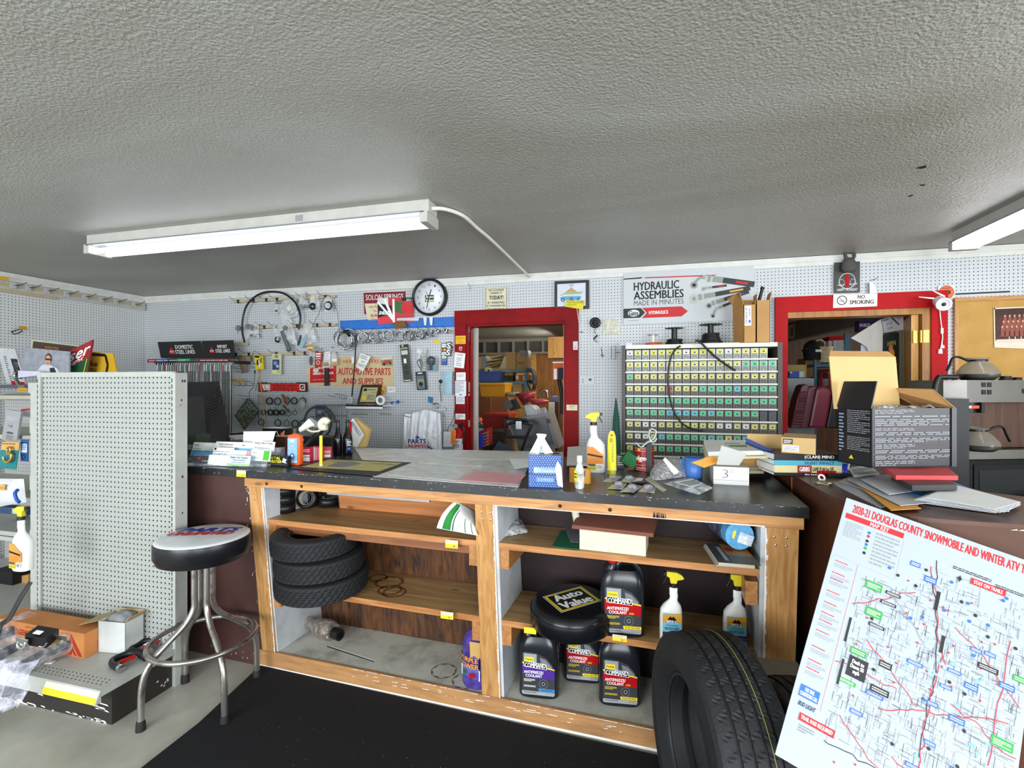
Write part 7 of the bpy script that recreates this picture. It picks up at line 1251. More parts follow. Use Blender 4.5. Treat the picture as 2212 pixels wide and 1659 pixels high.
AAl=[('r',0,0,1,1,mat('#7fc4dc',.4)),('p',[(0,.06),(.6,.02),(1,0),(1,.32),(0,.34)],mat('#e8a834',.4)),('p',[(.15,.34),(.3,.2),(.42,.10),(.5,.16),(.58,.1),(.75,.24),(.85,.34)],BLACK),('t','ARMOR ALL',.2,.24,.82,.34,TXTW,.04),('t','Air Freshening',.2,.40,.82,.48,mat('#2c4c6c',.5),.01),('t','PROTECTANT',.12,.51,.88,.60,mat('#1c5c8c',.5),.03),('r',0,.68,1,.88,mat('#3a2c5c',.4)),('p',[(.1,.8),(.4,.72),(.9,.74),(1,.85)],mat('#6a4c9c',.4)),('r',0,.88,1,1,mat('#4aa4dc',.4))]
YH=mat('#d2c42a',.35)
spray_bottle('white protectant spray bottle standing beside the tall antifreeze jug',1450,1391,.92,S2,YH,AAl,1,.1,group='white protectant spray bottles')
spray_bottle('white protectant spray bottle half hidden behind the big tire',1590,1399,.92,S2,YH,AAl,1,.1,group='white protectant spray bottles')
# purple jug behind the middle post
c=V((-.745,2.17,DKZ));t=thing('degreaser_jug','purple cleaner jug tucked against the middle post','jug',tuple(c));b=MB(clear('#5a4aa8',.93,.2,.1));b.lathe([(.075,0),(.078,.01),(.078,.19),(.06,.23),(.02,.25),(.02,.275)],n=28,sy=.85);b.build('body',t);b=MB(YEL);b.m(mat('#c8a060',.7));b.box(-.02,.04,-.074,-.0715,.14,.22)
curved(b,.0795,-70,20,.04,.15,[('r',0,0,1,.55,BLACK),('t','PURPLE\nPOWER',.1,.06,.95,.5,OR,.05),('r',0,.55,1,1,mat('#c8d4e0',.4)),('c',.3,.75,.1,.12,GRN),('c',.7,.78,.12,.1,REDP)]);b.v=[V((p.x,p.y*.87 if p.z<.16 else p.y,p.z)) for p in b.v];b.build('label',t)
# stool seat cushion
p=PZ(1201,1345,S2);C_=V((-.30,2.095,S2+.008));t=thing('seat_cushion','round black vinyl stool seat with a yellow and white emblem on the lower board','seat',tuple(C_),0,rx=.06);b=MB(mat('#101216',.25,bump=.05,bscale=20));R=.178;b.lathe([(R*.96,0),(R,.01),(R*.995,.06),(R*.97,.07),(R*.93,.086),(R*.86,.094),(R*.78,.097),(.0001,.0985)],n=56);b.build('seat',t);b=MB(BLACK);b.torus((0,0,.066),(0,0,1),R*.985,.003,56,6);b.build('piping',t)
b=MB(WHITE);a=math.radians(42);ux,uv=V((math.cos(a),math.sin(a),0)),V((math.sin(a),-math.cos(a),0));TLs=-ux*.10-uv*.075+V((0,0,.0988));decal(b,TLs,TLs+ux*.20,TLs+uv*.15,[('r',0,0,1,1,WHITE),('r',.015,.02,.985,.98,BLACK),('r',.03,.04,.97,.96,YEL),('r',.075,.09,.925,.91,BLACK),('t','Auto\nValue',.13,.12,.87,.88,TXTW,.06)],.0006)
b.build('emblem',t)
card('price_tag','yellow price tag corner peeking out beneath the round seat','tag',((1132,1356),(1158,1369)),YEL,(),0,.001,yp=1.985)
# ================================================================ BAR STOOL
BS=V((-1.98,1.83,0));t=thing('bar_stool','chrome tube bar stool with a black and white round seat','stool',tuple(BS));RS=.196
b=MB(mat('#17181c',.35,bump=.05,bscale=30));b.lathe([(RS*.90,.675),(RS*.95,.68),(RS*.97,.70),(RS,.703),(RS,.762),(RS*.985,.772)],n=56);b.build('seat',t)
b=MB(mat('#d9dde0',.25));b.lathe([(RS*.985,.7715),(RS*.95,.777),(RS*.88,.7805),(.0001,.782)],n=56);b.build('seat_top',t)
b=MB(BLACK);a=math.radians(20);ux,uv=V((math.cos(a),math.sin(a),0)),V((math.sin(a),-math.cos(a),0));o_=uv*-.04+ux*-.01+V((0,0,.7828));decal(b,o_-ux*.145-uv*.055,o_+ux*.145-uv*.055,o_-ux*.145+uv*.055,[('t','PARTS',.05,0,1,.52,mat('#26389c',.4,var=0),.08,.25),('t','UNLIMITED',.0,.58,.97,1,TXTR,.08,.25)],.0006);b.build('lettering',t)
RUST=stained('#a39f9b','#6a4a38',18,.52,.72,.3);RUST.node_tree.nodes['Principled BSDF'].inputs['Metallic'].default_value=.85
for k,ang in enumerate((66,156,246,336)):
    a=math.radians(ang);d=V((math.cos(a),math.sin(a),0));b=MB(RUST);b.tube([d*.038+V((0,0,.68)),d*.038+V((0,0,.52)),d*.04+V((0,0,.45)),d*.075+V((0,0,.39)),d*.15+V((0,0,.325)),d*.205+V((0,0,.27)),d*.235+V((0,0,.19)),d*.24+V((0,0,.03))],.0135,12,sm=6);lg=b.build('leg',t)
    b=MB(mat('#1c1a1a',.7));b.lathe([(.019,0),(.018,.03),(.015,.042)],d*.24,n=16);b.build('rubber_foot',lg)
b=MB(RUST);b.torus((0,0,.30),(0,0,1),.215,.0115,56,10);b.build('foot_ring',t)
# ================================================================ TIRES ON THE FLOOR, MAP
tire('road_tire','large upright car tire with a yellow tread line in front of the counter',.335,.225,.20,(.215,1.66,.332),(-.962,-.272,0),'road',n=288,line=-.035)
tire('road_tire','car tire in the shadow between the big tire and the brown counter',.285,.185,.18,(.455,1.63,.287),(-.962,-.272,0),'road',n=144)
b=MB(mat('#8f8c84',.6));b.poly([PY(1632,1419,1.93),PY(1722,1430,1.90),PY(1722,1430,1.90)+V((0,-.30,0)),PY(1632,1419,1.93)+V((0,-.25,0))][::-1],.006,(0,0,1));tag(b.build('narrow_board'),'thin grey board resting on the shadowed tire','board')
fb('paper_sack','white and grey paper sack with an orange top edge under the map','sack',1662,1712,1700,1525,.10,mat('#b9bcc4',.6),[('r',0,0,1,.05,OR),('t','3T',.5,.16,.95,.24,TXTG,.02)],z=.02)
TL,TR=PD(1829,1075,1.45),PD(2258,1225,1.25);e_=TR-TL;BL=PD(1650,1716,1.20);BL=TL+(BL-TL).normalized()*e_.length*1.62
mp=[];MR=random.Random(21);TR1=mat('#c82c3c',.5,var=0);TBL=mat('#2c68c0',.5,var=0);TGN=mat('#2c9c40',.5,var=0);MK=mat('#1c1c20',.5,var=0);TG2=mat('#8a8f94',.6,var=0);LAK=mat('#7fb8cc',.5,var=0)
mp +=[('t','2020-21 DOUGLAS COUNTY SNOWMOBILE AND WINTER ATV TRAILS',.05,.018,.99,.052,TXTR,.03),('r',.02,.062,.34,.084,TXTR),('t','MAP KEY',.16,.065,.26,.081,TXTW,.02),('w',.03,.095,.13,.16,8,TG2),('w',.20,.095,.33,.23,9,TG2),('r',.0,.24,.0,.24,MK)]
for y in (.262,.31,.335,.385,.43,.47,.50,.54,.60,.65,.68):mp +=[('w',.03,y,.10,y+.008,1,TXTR),('w',.03,y+.012,.13,y+.028,3,TG2)]
for v,mm in ((.11,TBL),(.125,TR1),(.145,MK),(.16,TBL),(.175,TGN),(.195,MK)):mp.append(('c',.165,v,.009,.006,mm))
mp +=[('l',.15,.25,.15,.80,.0008,TR1),('l',.345,.09,.345,.25,.0006,TG2),('l',.02,.245,.345,.25,.0006,TG2)]
for i in range(1500): # road grid
    u,v=MR.uniform(.18,.97),MR.betavariate(1.4,1.2)*.72+.14
    if u<.4 and v<.26:continue
    L=MR.uniform(.012,.075);mm=TG2 if i % 3 else MK
    if i % 2:mp.append(('l',u,v,min(.98,u+L),v+MR.uniform(-.001,.002),.0007,mm))
    else:mp.append(('l',u,v,u+MR.uniform(-.002,.002),v+L*.6,.0007,mm))
def walk(u,v,du,dv,n,m,w=.0018):
    for i in range(n):u2,v2=u+du+MR.gauss(0,.008),v+dv+MR.gauss(0,.005);mp.append(('l',u,v,u2,v2,w,m));u,v=u2,v2
for a in ((.52,.12,.004,.03,22,MK),(.50,.15,.012,.022,14,TR1),(.66,.33,.028,.016,10,TR1),(.17,.40,.028,-.014,10,TR1),(.16,.62,.03,-.004,10,TR1),(.28,.50,.028,.012,12,TR1),(.40,.70,.03,-.008,18,TR1),(.24,.78,.03,.012,10,TR1),(.62,.40,.002,.03,16,TR1),(.70,.58,.024,.005,11,TR1),(.90,.30,-.002,.04,10,TR1),(.50,.82,.028,.004,14,TR1),(.84,.78,.002,.02,8,TR1),(.35,.3,.02,.018,9,TG2),(.20,.88,.03,.004,12,MK)):walk(*a)
for i in range(26):u,v=MR.uniform(.45,.9),MR.uniform(.45,.9);mp.append(('c',u,v,MR.uniform(.004,.014),MR.uniform(.002,.008),LAK))
for i in range(44):u,v=MR.uniform(.2,.95),MR.uniform(.2,.95);s_=.007;mp.append(('p',[(u-s_,v),(u,v+s_*.6),(u+s_,v),(u,v-s_*.6)],TR1))
for i in range(40):u,v=MR.uniform(.2,.95),MR.uniform(.15,.95);mp.append(('c',u,v,.0085,.0055,MK if i % 2 else TBL))
for u,v,w,h,m in ((.40,.155,.05,.018,TBL),(.48,.19,.06,.022,TBL),(.21,.29,.085,.03,TGN),(.24,.385,.085,.03,TGN),(.215,.545,.08,.022,TGN),(.30,.34,.08,.012,MK),(.315,.30,.075,.012,MK),(.27,.435,.08,.012,MK),(.55,.23,.018,.07,MK),(.61,.375,.016,.06,MK),(.78,.41,.09,.018,MK),(.74,.37,.05,.014,TBL),(.80,.365,.05,.014,TBL),(.48,.50,.075,.013,TBL),(.66,.47,.06,.012,TBL),(.74,.49,.06,.02,TBL),(.64,.53,.055,.012,TBL),(.88,.44,.065,.02,TBL),(.93,.40,.07,.02,TGN),(.36,.545,.06,.022,MK),(.345,.635,.09,.022,MK),(.33,.66,.085,.013,TBL),(.19,.66,.09,.014,TGN),(.60,.60,.05,.014,TBL),(.70,.61,.07,.02,TBL),(.28,.74,.06,.014,TBL),(.62,.72,.05,.014,TBL),(.88,.61,.09,.03,TGN),(.56,.81,.07,.014,TBL),(.74,.76,.05,.014,TBL),(.80,.80,.08,.02,TGN),(.175,.45,.012,.09,MK),(.19,.60,.012,.09,MK),(.19,.84,.05,.014,TBL)):
    mp +=[('r',u,v,u+w,v+h,m)]+([('w',u+w*.1,v+h*.2,u+w*.9,v+h*.85,2 if h<.025 else 4,TXTW)] if w>h else [])
mp +=[('r',.69,.135,.85,.158,TXTR),('t','STAY ON TRAILS',.705,.14,.835,.153,TXTW,.03),('r',.22,.575,.315,.645,MK),('t','Dusk to\nDawn 55\nmph',.235,.585,.30,.635,TXTW,.05),('r',.03,.745,.13,.785,TBL),('t','FOR TRAIL\nCONDITIONS CALL',.035,.75,.125,.78,TXTW,.02),('t','BUD LIGHT',.04,.80,.13,.815,ND,.03,.3),('r',.06,.835,.24,.86,TXTR),('t','TRAIL PASS REQUIRED',.07,.84,.23,.855,TXTW,.03),('w',.07,.87,.15,.895,3,TG2)]
mp +=[('l',.62,.155,.66,.155,.0008,MK),('l',.64,.142,.64,.168,.0008,MK),('p',[(.63,.155),(.64,.143),(.65,.155),(.64,.167)],MK),('w',.6,.115,.78,.128,2,MK),('w',.8,.125,.93,.138,2,MK)]
b=MB(mat('#a7b0ba',.45,var=0));ux,uv=TR-TL,BL-TL;nn=ux.cross(-uv).normalized();b.poly([TL,BL,BL+ux,TR],.005,nn);decal(b,TL,TR,BL,mp,.00018);tag(b.build('trail_map'),'big white trail map board with red title leaning on the brown counter','map')
b=MB(KRAFT);q=(BL+BL+ux)/2;b.rbox((q.x+.12,q.y-.02,(BL.z-.16)/2),(.22,.18,BL.z-.16),(0,0,-.25));tag(b.build('cardboard_box'),'cardboard box on the floor supporting the trail map','box')
# ================================================================ ON AND AROUND THE DISPLAY STAND
GZ=.1845
kb=fb('emergency_kit_box','long orange brown emergency warning kit carton on the white deck','box',-10,182,1404,1352,.115,mat('#bd7a42',.8,var=.1,scale=6),[('w',.35,.1,.72,.2,1,mat('#a85030',.7)),('t','EMERGENCY WARNING KIT',.16,.28,.76,.52,mat('#b02a1c',.7,var=0),.02),('p',[(.80,.95),(.86,.1),(.98,.95),(.94,.95),(.86,.35),(.84,.95)],mat('#b02a1c',.7,var=0)),('p',[(.85,.95),(.865,.55),(.92,.95),(.90,.95),(.87,.75),(.865,.95)],mat('#b02a1c',.7,var=0))],z=GZ,side=('R',[('t','D',.5,.5,.8,.8,TXTR,.02)]))
p=PZ(239,1411,GZ);t=carton('white_carton','small open white carton stuffed with grey plastic on the deck',p.x-.075,p.x+.075,p.y-.0,p.y+.10,GZ,GZ+.15,mat('#c9ccca',.6),[('l',.11,-.25),('b',.02,1.3),('r',.03,.9)],dark=mat('#a8946c',.8));t.rotation_euler[2]=.12
lumpP=MB(mat('#8c8e92',.5));lumpP.grid(lambda u,v:(p.x+(u-.5)*.13,p.y+.012+v*.09,GZ+.125+.05*(4*u*(1-u)*4*v*(1-v))** .4+.012*NZ.noise(V((u*6,v*6,1)))),16,10);tag(lumpP.build('grey_plastic',loc=None),'crumpled grey plastic filling the open white carton','plastic')
# C clamps
def cclamp(lab,px,py,rz,z,lbl):
    p=PZ(px,py,z);t=thing('c_clamp',lab,'clamp',(p.x,p.y,z),rz);b=MB(mat('#17191d',.45,bump=.1,bscale=80));b.tube([(0,0,.012),(-.07,.0,.012),(-.11,.022,.012),(-.11,.075,.012),(-.07,.10,.012),(.01,.10,.012)],.0125,8,sm=4,flat=1.25);b.build('frame',t)
    b=MB(CHROME);b.cyl((.02,.0,.016),(-.0,.0,.016),.016,n=12);b.cyl((-.03,.0+.02,.016),(-.03,.08,.016),.006,n=10);b.cyl((.015,.10,.016),(.05,.10,.016),.007,n=10);b.cyl((.05,.085,.016),(.05,.118,.016),.005,n=8);b.build('screw',t)
    b=MB(REDP);b.rbox((-.03,.05,.026),(.05,.06,.003)) if lbl else b.cyl((-.035,.02,.02),(-.035,.075,.02),.011,n=12);b.m(WHITE);b.rbox((-.045,.045,.028),(.02,.03,.001)) if lbl else None;b.build('label',t)
cclamp('black c clamp with a red grip lying nearest the deck edge',258,1450,-.25,GZ,False);cclamp('black c clamp with a red and white label beside the white carton',318,1415,.1,GZ,True)
b=MB(mat('#e4e4de',.5));p=PZ(108,1432,GZ);b.rbox((p.x,p.y,GZ+.003),(.03,.02,.005),(0,0,.4));tag(b.build('white_chip'),'small white plastic chip on the deck near the bagged blades','chip')
# blades in plastic
def bundle(name,lab,a,c,n,r,z0,bagm=None,w=.05):
    A_,B_=PZ(*a,z0),PZ(*c,z0+.03);t=thing(name,lab,'pack',tuple(A_));d=(B_-A_);s=V((-d.y,d.x,0)).normalized()
    for i in range(n):o=s*(r*1.7*(i % 3-1))+V((0,0,r*1.3*(i // 3)+r));b=MB(mat('#1b1d21',.4));b.tube([A_+o,A_+d*.5+o+V((0,0,.006)),B_+o],r,7,sm=3);b.build('rubber_blade',t,world=True)
    if bagm:b=MB(bagm);b.tube([A_-d*.12,A_-d*.02+V((0,0,.02)),A_+d*.5+V((0,0,.03)),B_+V((0,0,.02)),B_+d*.10],lambda q:w*(.55+.45*math.sin(min(1,q*1.1)*PI)+.08*math.sin(q*31)),16,sm=7);b.build('plastic_sleeve',t,world=True)
    return t
CB=clear('#dfe2ea',.22,.08,1.0,28)
bundle('wiper_pack','clear pack of long black blades slanting across the deck edge',(28,1455),(158,1392),5,.011,GZ+.01,CB,.055)
bundle('wiper_pack','bag of black blades piled behind beside the emergency kit box',(-20,1392),(70,1350),5,.013,GZ+.03,CB,.06)
bundle('wiper_pack','lower bag of dark blades lying at the deck front',(-25,1440),(40,1400),4,.012,GZ+.02,CB,.055)
t=thing('trailer_plug','black and silver trailer plug socket on the pile of bagged blades','plug',tuple(PD(75,1385,2.18)));p=PD(72,1384,2.12)
b=MB(BLACK);b.rbox(p+V((.02,.02,.01)),(.09,.06,.05),(.2,.2,.3));b.m(WHITE);b.rbox(p+V((.03,.0,.04)),(.03,.02,.002),(.2,.2,.3));b.build('body',t,world=True);b=MB(CHROME);q=p+V((-.015,-.03,.0));b.rbox(q,(.055,.006,.05),(.2,.2,.2));b.torus(q+V((0,-.004,0)),(.2,-1,.2),.018,.004,20,6);b.build('face_plate',t,world=True)
b=MB(STEEL);b.rbox(PD(132,1378,2.15),(.045,.003,.03),(.6,.3,.5));tag(b.build('metal_plate'),'small shiny metal plate lying on the bagged blades','plate');b=MB(mat('#8c7c58',.6));b.rbox(PD(110,1386,2.15),(.06,.03,.012),(.3,.1,.4));tag(b.build('brass_bracket'),'dull brass bracket beside the shiny plate','bracket')
b=MB(CHROME);b.tube([PD(84,1396,2.08),PD(94,1397,2.08),PD(101,1389,2.08)],.0025,6);tag(b.build('bent_wire'),'bent bright wire lying on the blade pack','wire')
def drape(name,lab,q4,m,seed,sag=.03):
    b=MB(m);P=[PD(*q) for q in q4];b.grid(lambda u,v:(P[0]*(1-u)+P[1]*u)*(1-v)+(P[3]*(1-u)+P[2]*u)*v+V((0,-sag*math.sin(u*PI)-.012*math.sin(u*21+v*9+seed),.012*NZ.noise(V((u*5,v*5,seed))))),18,18);return tag(b.build(name,sol=.0008),lab,'plastic bag')
drape('plastic_bag','clear crinkled plastic bag hanging over the front of the deck',((-10,1415,2.1),(82,1425,2.06),(45,1525,2.0),(-10,1530,2.0)),clear('#dcdcee',.22,.06,1.0,22),3)
b=MB(mat('#26282a',.5));b.tube([PD(66,1257,2.35),PD(45,1290,2.32),PD(20,1335,2.30),(PD(2,1350,2.28)),PD(-6,1372,2.26)],.018,8,flat=.35);tag(b.build('rubber_strap'),'black rubber strap propped up against the white post','strap')
# neighbouring gondola
g2=thing('shelf_gondola','white steel shelving bay of hanging goods beyond the white post','shelving',(-3.6,2.1,0))
b=MB(GW);b.box(-3.235,-3.175,1.90,1.945,0,1.487);b.box(-3.262,-3.235,1.905,1.94,1.43,1.487);
for z in (1.29,.98,.68):b.box(-3.25,-3.235,1.905,1.94,z-.08,z)
b.build('upright',g2,world=True,bev=.002);b=MB(pegmat('#b0b2ae','#141414',.13));b.box(-4.7,-3.25,2.60,2.61,.1,1.42);b.build('perforated_panel',g2,world=True)
for z,m in ((1.475,mat('#4c5060',.5)),(1.40,mat('#b8b6a4',.5)),(1.16,mat('#b4b2a6',.5)),(.80,mat('#b4b2a6',.5)),(.52,mat('#b9b9b2',.5))):b=MB(m);b.box(-4.7,-3.27,2.42 if z>1.3 else 2.15,2.60,z-.025,z);b.build('shelf',g2,world=True)
b=MB(GW);b.box(-4.7,-3.17,1.70,2.6,.13,.16);b.m(mat('#1c1a18',.6));b.box(-4.7,-3.17,1.76,2.6,0,.13);b.build('base_deck',g2,world=True)
def hang(name,lab,cat,c4,y,m,its=(),th=.012):return card(name,lab,cat,c4,m,its,0,th,yp=y)
hang('grey_pack','grey printed floor mat pack hanging in the shelving bay','pack',[cB(75,445),cB(240,470),cB(190,790),cB(15,790)],2.12,mat('#9b9da0',.5),[('w',.1,.2,.8,.35,3,mat('#b8bcc0',.5)),('t','T 90',.3,.48,.6,.56,TXTG),('t','wheel',.3,.68,.7,.76,TXTB,.02),('w',.3,.8,.8,.95,4,mat('#6c7074',.5))])
t=thing('hook_card','teal card with a brass snap hook hanging below the grey pack','pack',tuple(PY(*cB(100,800),2.08)));card('card','','',[cB(20,815),cB(225,820),cB(180,1130),cB(-20,1110)],mat('#1c7c80',.5),[('r',.02,.0,1,.3,mat('#d8a45c',.5)),('w',.05,.04,.8,.1,1,TXTB)],0,.003,yp=2.08,parent=t);b=MB(mat('#c0a860',.3,.8));b.torus(PY(*cB(100,905),2.06),(0,-1,0),.015,.0065,20,8);b.tube([PY(*cB(x,y),2.06) for x,y in ((75,945),(110,950),(130,960),(125,1010),(85,1045),(50,1020),(40,985))],.008,8);b.build('snap_hook',t,world=True)
hang('ring_card','blue card with a silver ring beside the teal hook card','pack',(cB(233,785),cB(318,1035)),2.10,mat('#24508c',.5),[('r',.05,.2,.9,.6,mat('#c8d4e0',.5)),('w',.1,.25,.8,.5,3,BLUE),('o',.45,.8,.22,.12,.3,CHROME)],.004)
b=MB(mat('#d4d6da',.6));P=[PY(*cB(x,y),2.04) for x,y in ((-60,1230),(270,1235),(300,1500),(-60,1560))];pillow(b,P,.03,wr=.2,seed=4);tag(b.build('white_pouch'),'white padded pouch with a blue handle in the shelving bay','pouch');b=MB(BLUE);b.tube([PY(*cB(x,y),1.98) for x,y in ((200,1360),(170,1400),(190,1470),(220,1500))],.009,8);tag(b.build('blue_handle_loop'),'curved blue plastic loop fixed over the white pouch','loop')
for lab,c4,m in (('yellow price tag on the dark upper shelf edge',(cB(200,197),cB(300,245)),OCHRE),('orange price tag on the white pouch hook',(cB(-10,1300),cB(55,1365)),mat('#e0a850',.5))):hang('price_tag',lab,'tag',c4,2.0 if 'orange' in lab else 2.41,m,[('w',.1,.4,.9,.8,2,mat('#a88420',.6))],.001)
hang('blue_pack','dark blue boxed goods low in the shelving bay','pack',(cB(-10,1560),cB(290,1640)),2.2,mat('#2c4668',.5),[('r',.5,.1,.95,.9,mat('#a8b4c4',.5))],.05)
hang('silver_pack','foil wrapped grey pack behind the blue card','pack',[cB(240,440),cB(340,430),cB(340,530),cB(250,520)],2.2,mat('#c0c2c8',.3),[('r',0,0,1,.3,mat('#c83040',.5))],.03)
spray_bottle('white spray bottle with an orange label low in the shelving bay',30,1236,1.0,.61,mat('#c6be2e',.4),li,mirror=-1);b=MB(GW);b.box(-3.9,-3.26,2.02,2.3,.585,.61);b.build('shelf',g2,world=True)
hang('kraft_carton','upright cardboard carton behind the white post','box',[cC(88,520),cC(218,505),cC(218,725),cC(150,735)],2.3,KRAFT,(),.1)
hang('black_bin','black bin under the white spray bottle','bin',(cC(-60,480),cC(95,770)),2.25,mat('#121214',.5),(),.2)
# signs stacked on top of the shelving against the side wall
def sg(name,lab,cat,c4,y,m,its):return card(name,lab,cat,c4,m,its,0,.01,yp=y)
sg('filter_sign','white filter sign with black lettering leaning at the shelf end','sign',[cA(-40,1005),cA(170,1020),cA(300,1440),cA(90,1460)],2.55,mat('#b9bcc0',.5),[('t','WIX FILTERS',.62,.25,.95,.75,TXTB,.02),('w',.25,.2,.4,.95,14,TXTG),('r',.3,.82,1,1,REDP)])
sg('photo_poster','grey photo poster of a person in sunglasses and a white racing jacket, arms folded','poster',[cA(265,1000),cA(785,1050),cA(785,1290),cA(240,1290)],2.44,mat('#8a8e98',.5,var=.2,scale=20),[('p',[(.3,.98),(.45,.62),(.58,.55),(.78,.68),(.88,.98)],mat('#c4c8d0',.5)),('p',[(.62,.7),(.72,.66),(.78,.85),(.66,.95)],mat('#1c1c24',.5)),('c',.58,.36,.075,.22,mat('#3c302c',.6)),('c',.575,.42,.06,.20,SK),('r',.52,.34,.64,.41,BLACK),('r',.555,.5,.6,.53,mat('#4c3428',.6))])
sg('beer_sign','red and green beer sign with white script propped behind the photo poster','sign',[cA(745,1060),cA(1050,915),cA(1095,1040),cA(960,1300)][0:1]+[cA(1055,915),cA(990,1300),cA(690,1420)],2.50,mat('#8c1a20',.5),[('p',[(0,.62),(1,.52),(1,1),(0,1)],mat('#1c4a2c',.5)),('t','iser',.08,.08,.96,.40,TXTW,.05,.2),('t','aught',.12,.40,.75,.56,TXTW,.03,.2),('l',.9,.55,.85,1,.005,YEL)])
sg('dark_sign','dark green framed sign with gold edge behind the photo poster','sign',[cA(360,915),cA(900,980),cA(880,1150),cA(340,1090)],2.56,mat('#b8b090',.5),[('r',.04,.08,.98,1,mat('#1c3424',.5)),('r',.1,.2,.95,1,mat('#4a1c18',.5)),('t','WINTER',.3,.3,.6,.45,OCHRE)])
sg('yellow_sign','yellow arched sign with black border at the end of the sign stack','sign',[cA(1020,1050),cA(1280,1072),cA(1330,1300),cA(960,1310)],2.58,mat('#c49a1c',.5),[('l',.05,.12,.72,.10,.02,BLACK),('l',.72,.10,.92,.5,.02,BLACK),('l',.92,.5,.95,1,.02,BLACK),('t','ke',.15,.38,.48,.62,BLACK,.05),('w',.15,.7,.5,.95,3,BLACK)])
b=MB(STEEL);b.tube([PY(*cA(x,y),2.42) for x,y in ((180,1280),(170,1340),(230,1440),(300,1440))],.012,8);b.m(mat('#c8c4dc',.3));P=[PY(*cA(x,y),2.36) for x,y in ((205,1268),(450,1275),(450,1320),(205,1350))];b.poly(P[::-1],.02,(0,-1,0));tag(b.build('clear_moulding'),'pale lilac plastic moulding lying by the stand top','moulding')
# hooks, rails on the side wall
def LWp(x,y,off=0.0):return PX(x,y,-5.35+off)
for lab,a,c,hs in (('long tan rail with price clips high on the side wall',(0,611),(308,661),(28,60,100,143,182,218,250,289)),('shorter bare tan rail on the side wall',(0,626),(122,644),())):
    A_,B_=LWp(*a,.03),LWp(*c,.03);t=thing('peg_rail',lab,'rail',tuple(A_));b=MB(TANM);A_.z=B_.z=(A_.z+B_.z)/2;b.box(-5.33,-5.32,A_.y,B_.y,A_.z-.016,A_.z+.016);b.build('bar',t,world=True)
    for h in hs:b=MB(BLKW);q=LWp(h,611+h*.162,.035);q.z=A_.z;b.tube([q,q+V((.05,.02,.0)),q+V((.09,.05,.03))],.003,5,sm=3);b.m(mat('#b8b8ba',.4));b.box(q.x,q.x+.012,q.y-.02,q.y+.02,A_.z-.03,A_.z+.02);b.build('hook',t,world=True)
def lcard(lab,pts,m):b=MB(m);b.poly([LWp(*q,.10) for q in pts][::-1],.003,(1,0,0));tag(b.build('price_tag'),lab,'tag')
lcard('yellow card strip above the rail at the top of the side wall',((-10,595),(19,598),(20,606),(-10,603)),mat('#d8a83c',.5));lcard('orange tag on a lone hook on the side wall',((42,704),(58,705),(59,713),(41,711)),OCHRE)
b=MB(BLKW);b.tube([LWp(x,y,.06) for x,y in ((24,717),(44,711),(46,717),(30,722),(27,716))],.004,5,sm=2);tag(b.build('wire_hook'),'lone looped wire hook on the side wall','hook')
# ================================================================ BROWN COUNTER GOODS
BZ=1.1005
def cbox(name,lab,cat,x0,x1,yb_,yt,d,m,its=(),z=BZ,rz=0,**k):return fb(name,lab,cat,x0,x1,yb_,yt,d,m,its,z=z,rz=rz,**k)
rzb=.20
for nm,lab,x0,x1,yb_,hgt,m,tt,tm in (('paperback','dark paperback at the bottom of the book pile',1684,1822,1026,.012,BLACK,'the best of the end',TXTW),('hardback','cream hardback titled game plan for life in the book pile',1688,1818,1022,.030,mat('#d8c898',.6),'GIBBS  GAME PLAN for LIFE',TXTB),('paperback','turquoise paperback titled silent impact in the book pile',1690,1815,1012,.020,mat('#4ca4bc',.5),'SILENT IMPACT',mat('#2c3c6c',.5,var=0)),('paperback','black paperback topmost in the pile under the flat carton',1696,1822,1004,.026,BLACK,'(CLAN) MIND',TXTW)):
    zb=BZ+{1026:0,1022:.0125,1012:.043,1004:.0635}[yb_];p=PZ(1755,1030,BZ);b=MB(m);w=.135;b.box(-w,w,0,.17,0,hgt);b.m(PAPER);b.box(-w-.001,-w+.002,.004,.166,.002,hgt-.002);decal(b,(-w*.2,0,hgt),(w,0,hgt),(-w*.2,0,0),[('t',tt,.08,.2,.8,.8,tm,.02)]+([('r',-.1,0,.25,1,mat('#8c2a1c',.5)),('t','GIBBS',-.05,.2,.2,.8,TXTW,.03)] if 'GIBBS' in tt else []));
    tag(b.build(nm,loc=(p.x-.01,p.y+.02,zb),rz=rzb+.04*(zb*50 % 1-.5),bev=.001),lab,'book')
t=cbox('flat_carton','flat tan carton with a black and white label on the book pile','box',1688,1762,980,946,.20,KRAFT2,[('r',.04,.08,.34,.42,BLACK),('w',.07,.15,.3,.38,3,TXTW),('r',.04,.5,.52,.9,WHITE),('w',.07,.55,.5,.86,5,TXTG)],z=BZ+.091,rz=-.30,side=('R',[('c',.65,.9,.22,.5,mat('#a8803c',.7))]))
cbox('flat_carton','second flat tan carton standing open behind the document pile','box',1614,1690,985,938,.02,KRAFT2,z=BZ+.05,rz=-.12)
cbox('thin_book','grey and red thin books behind the document pile','books',1655,1690,994,985,.12,mat('#9a4a4c',.6),z=BZ,rz=.2)
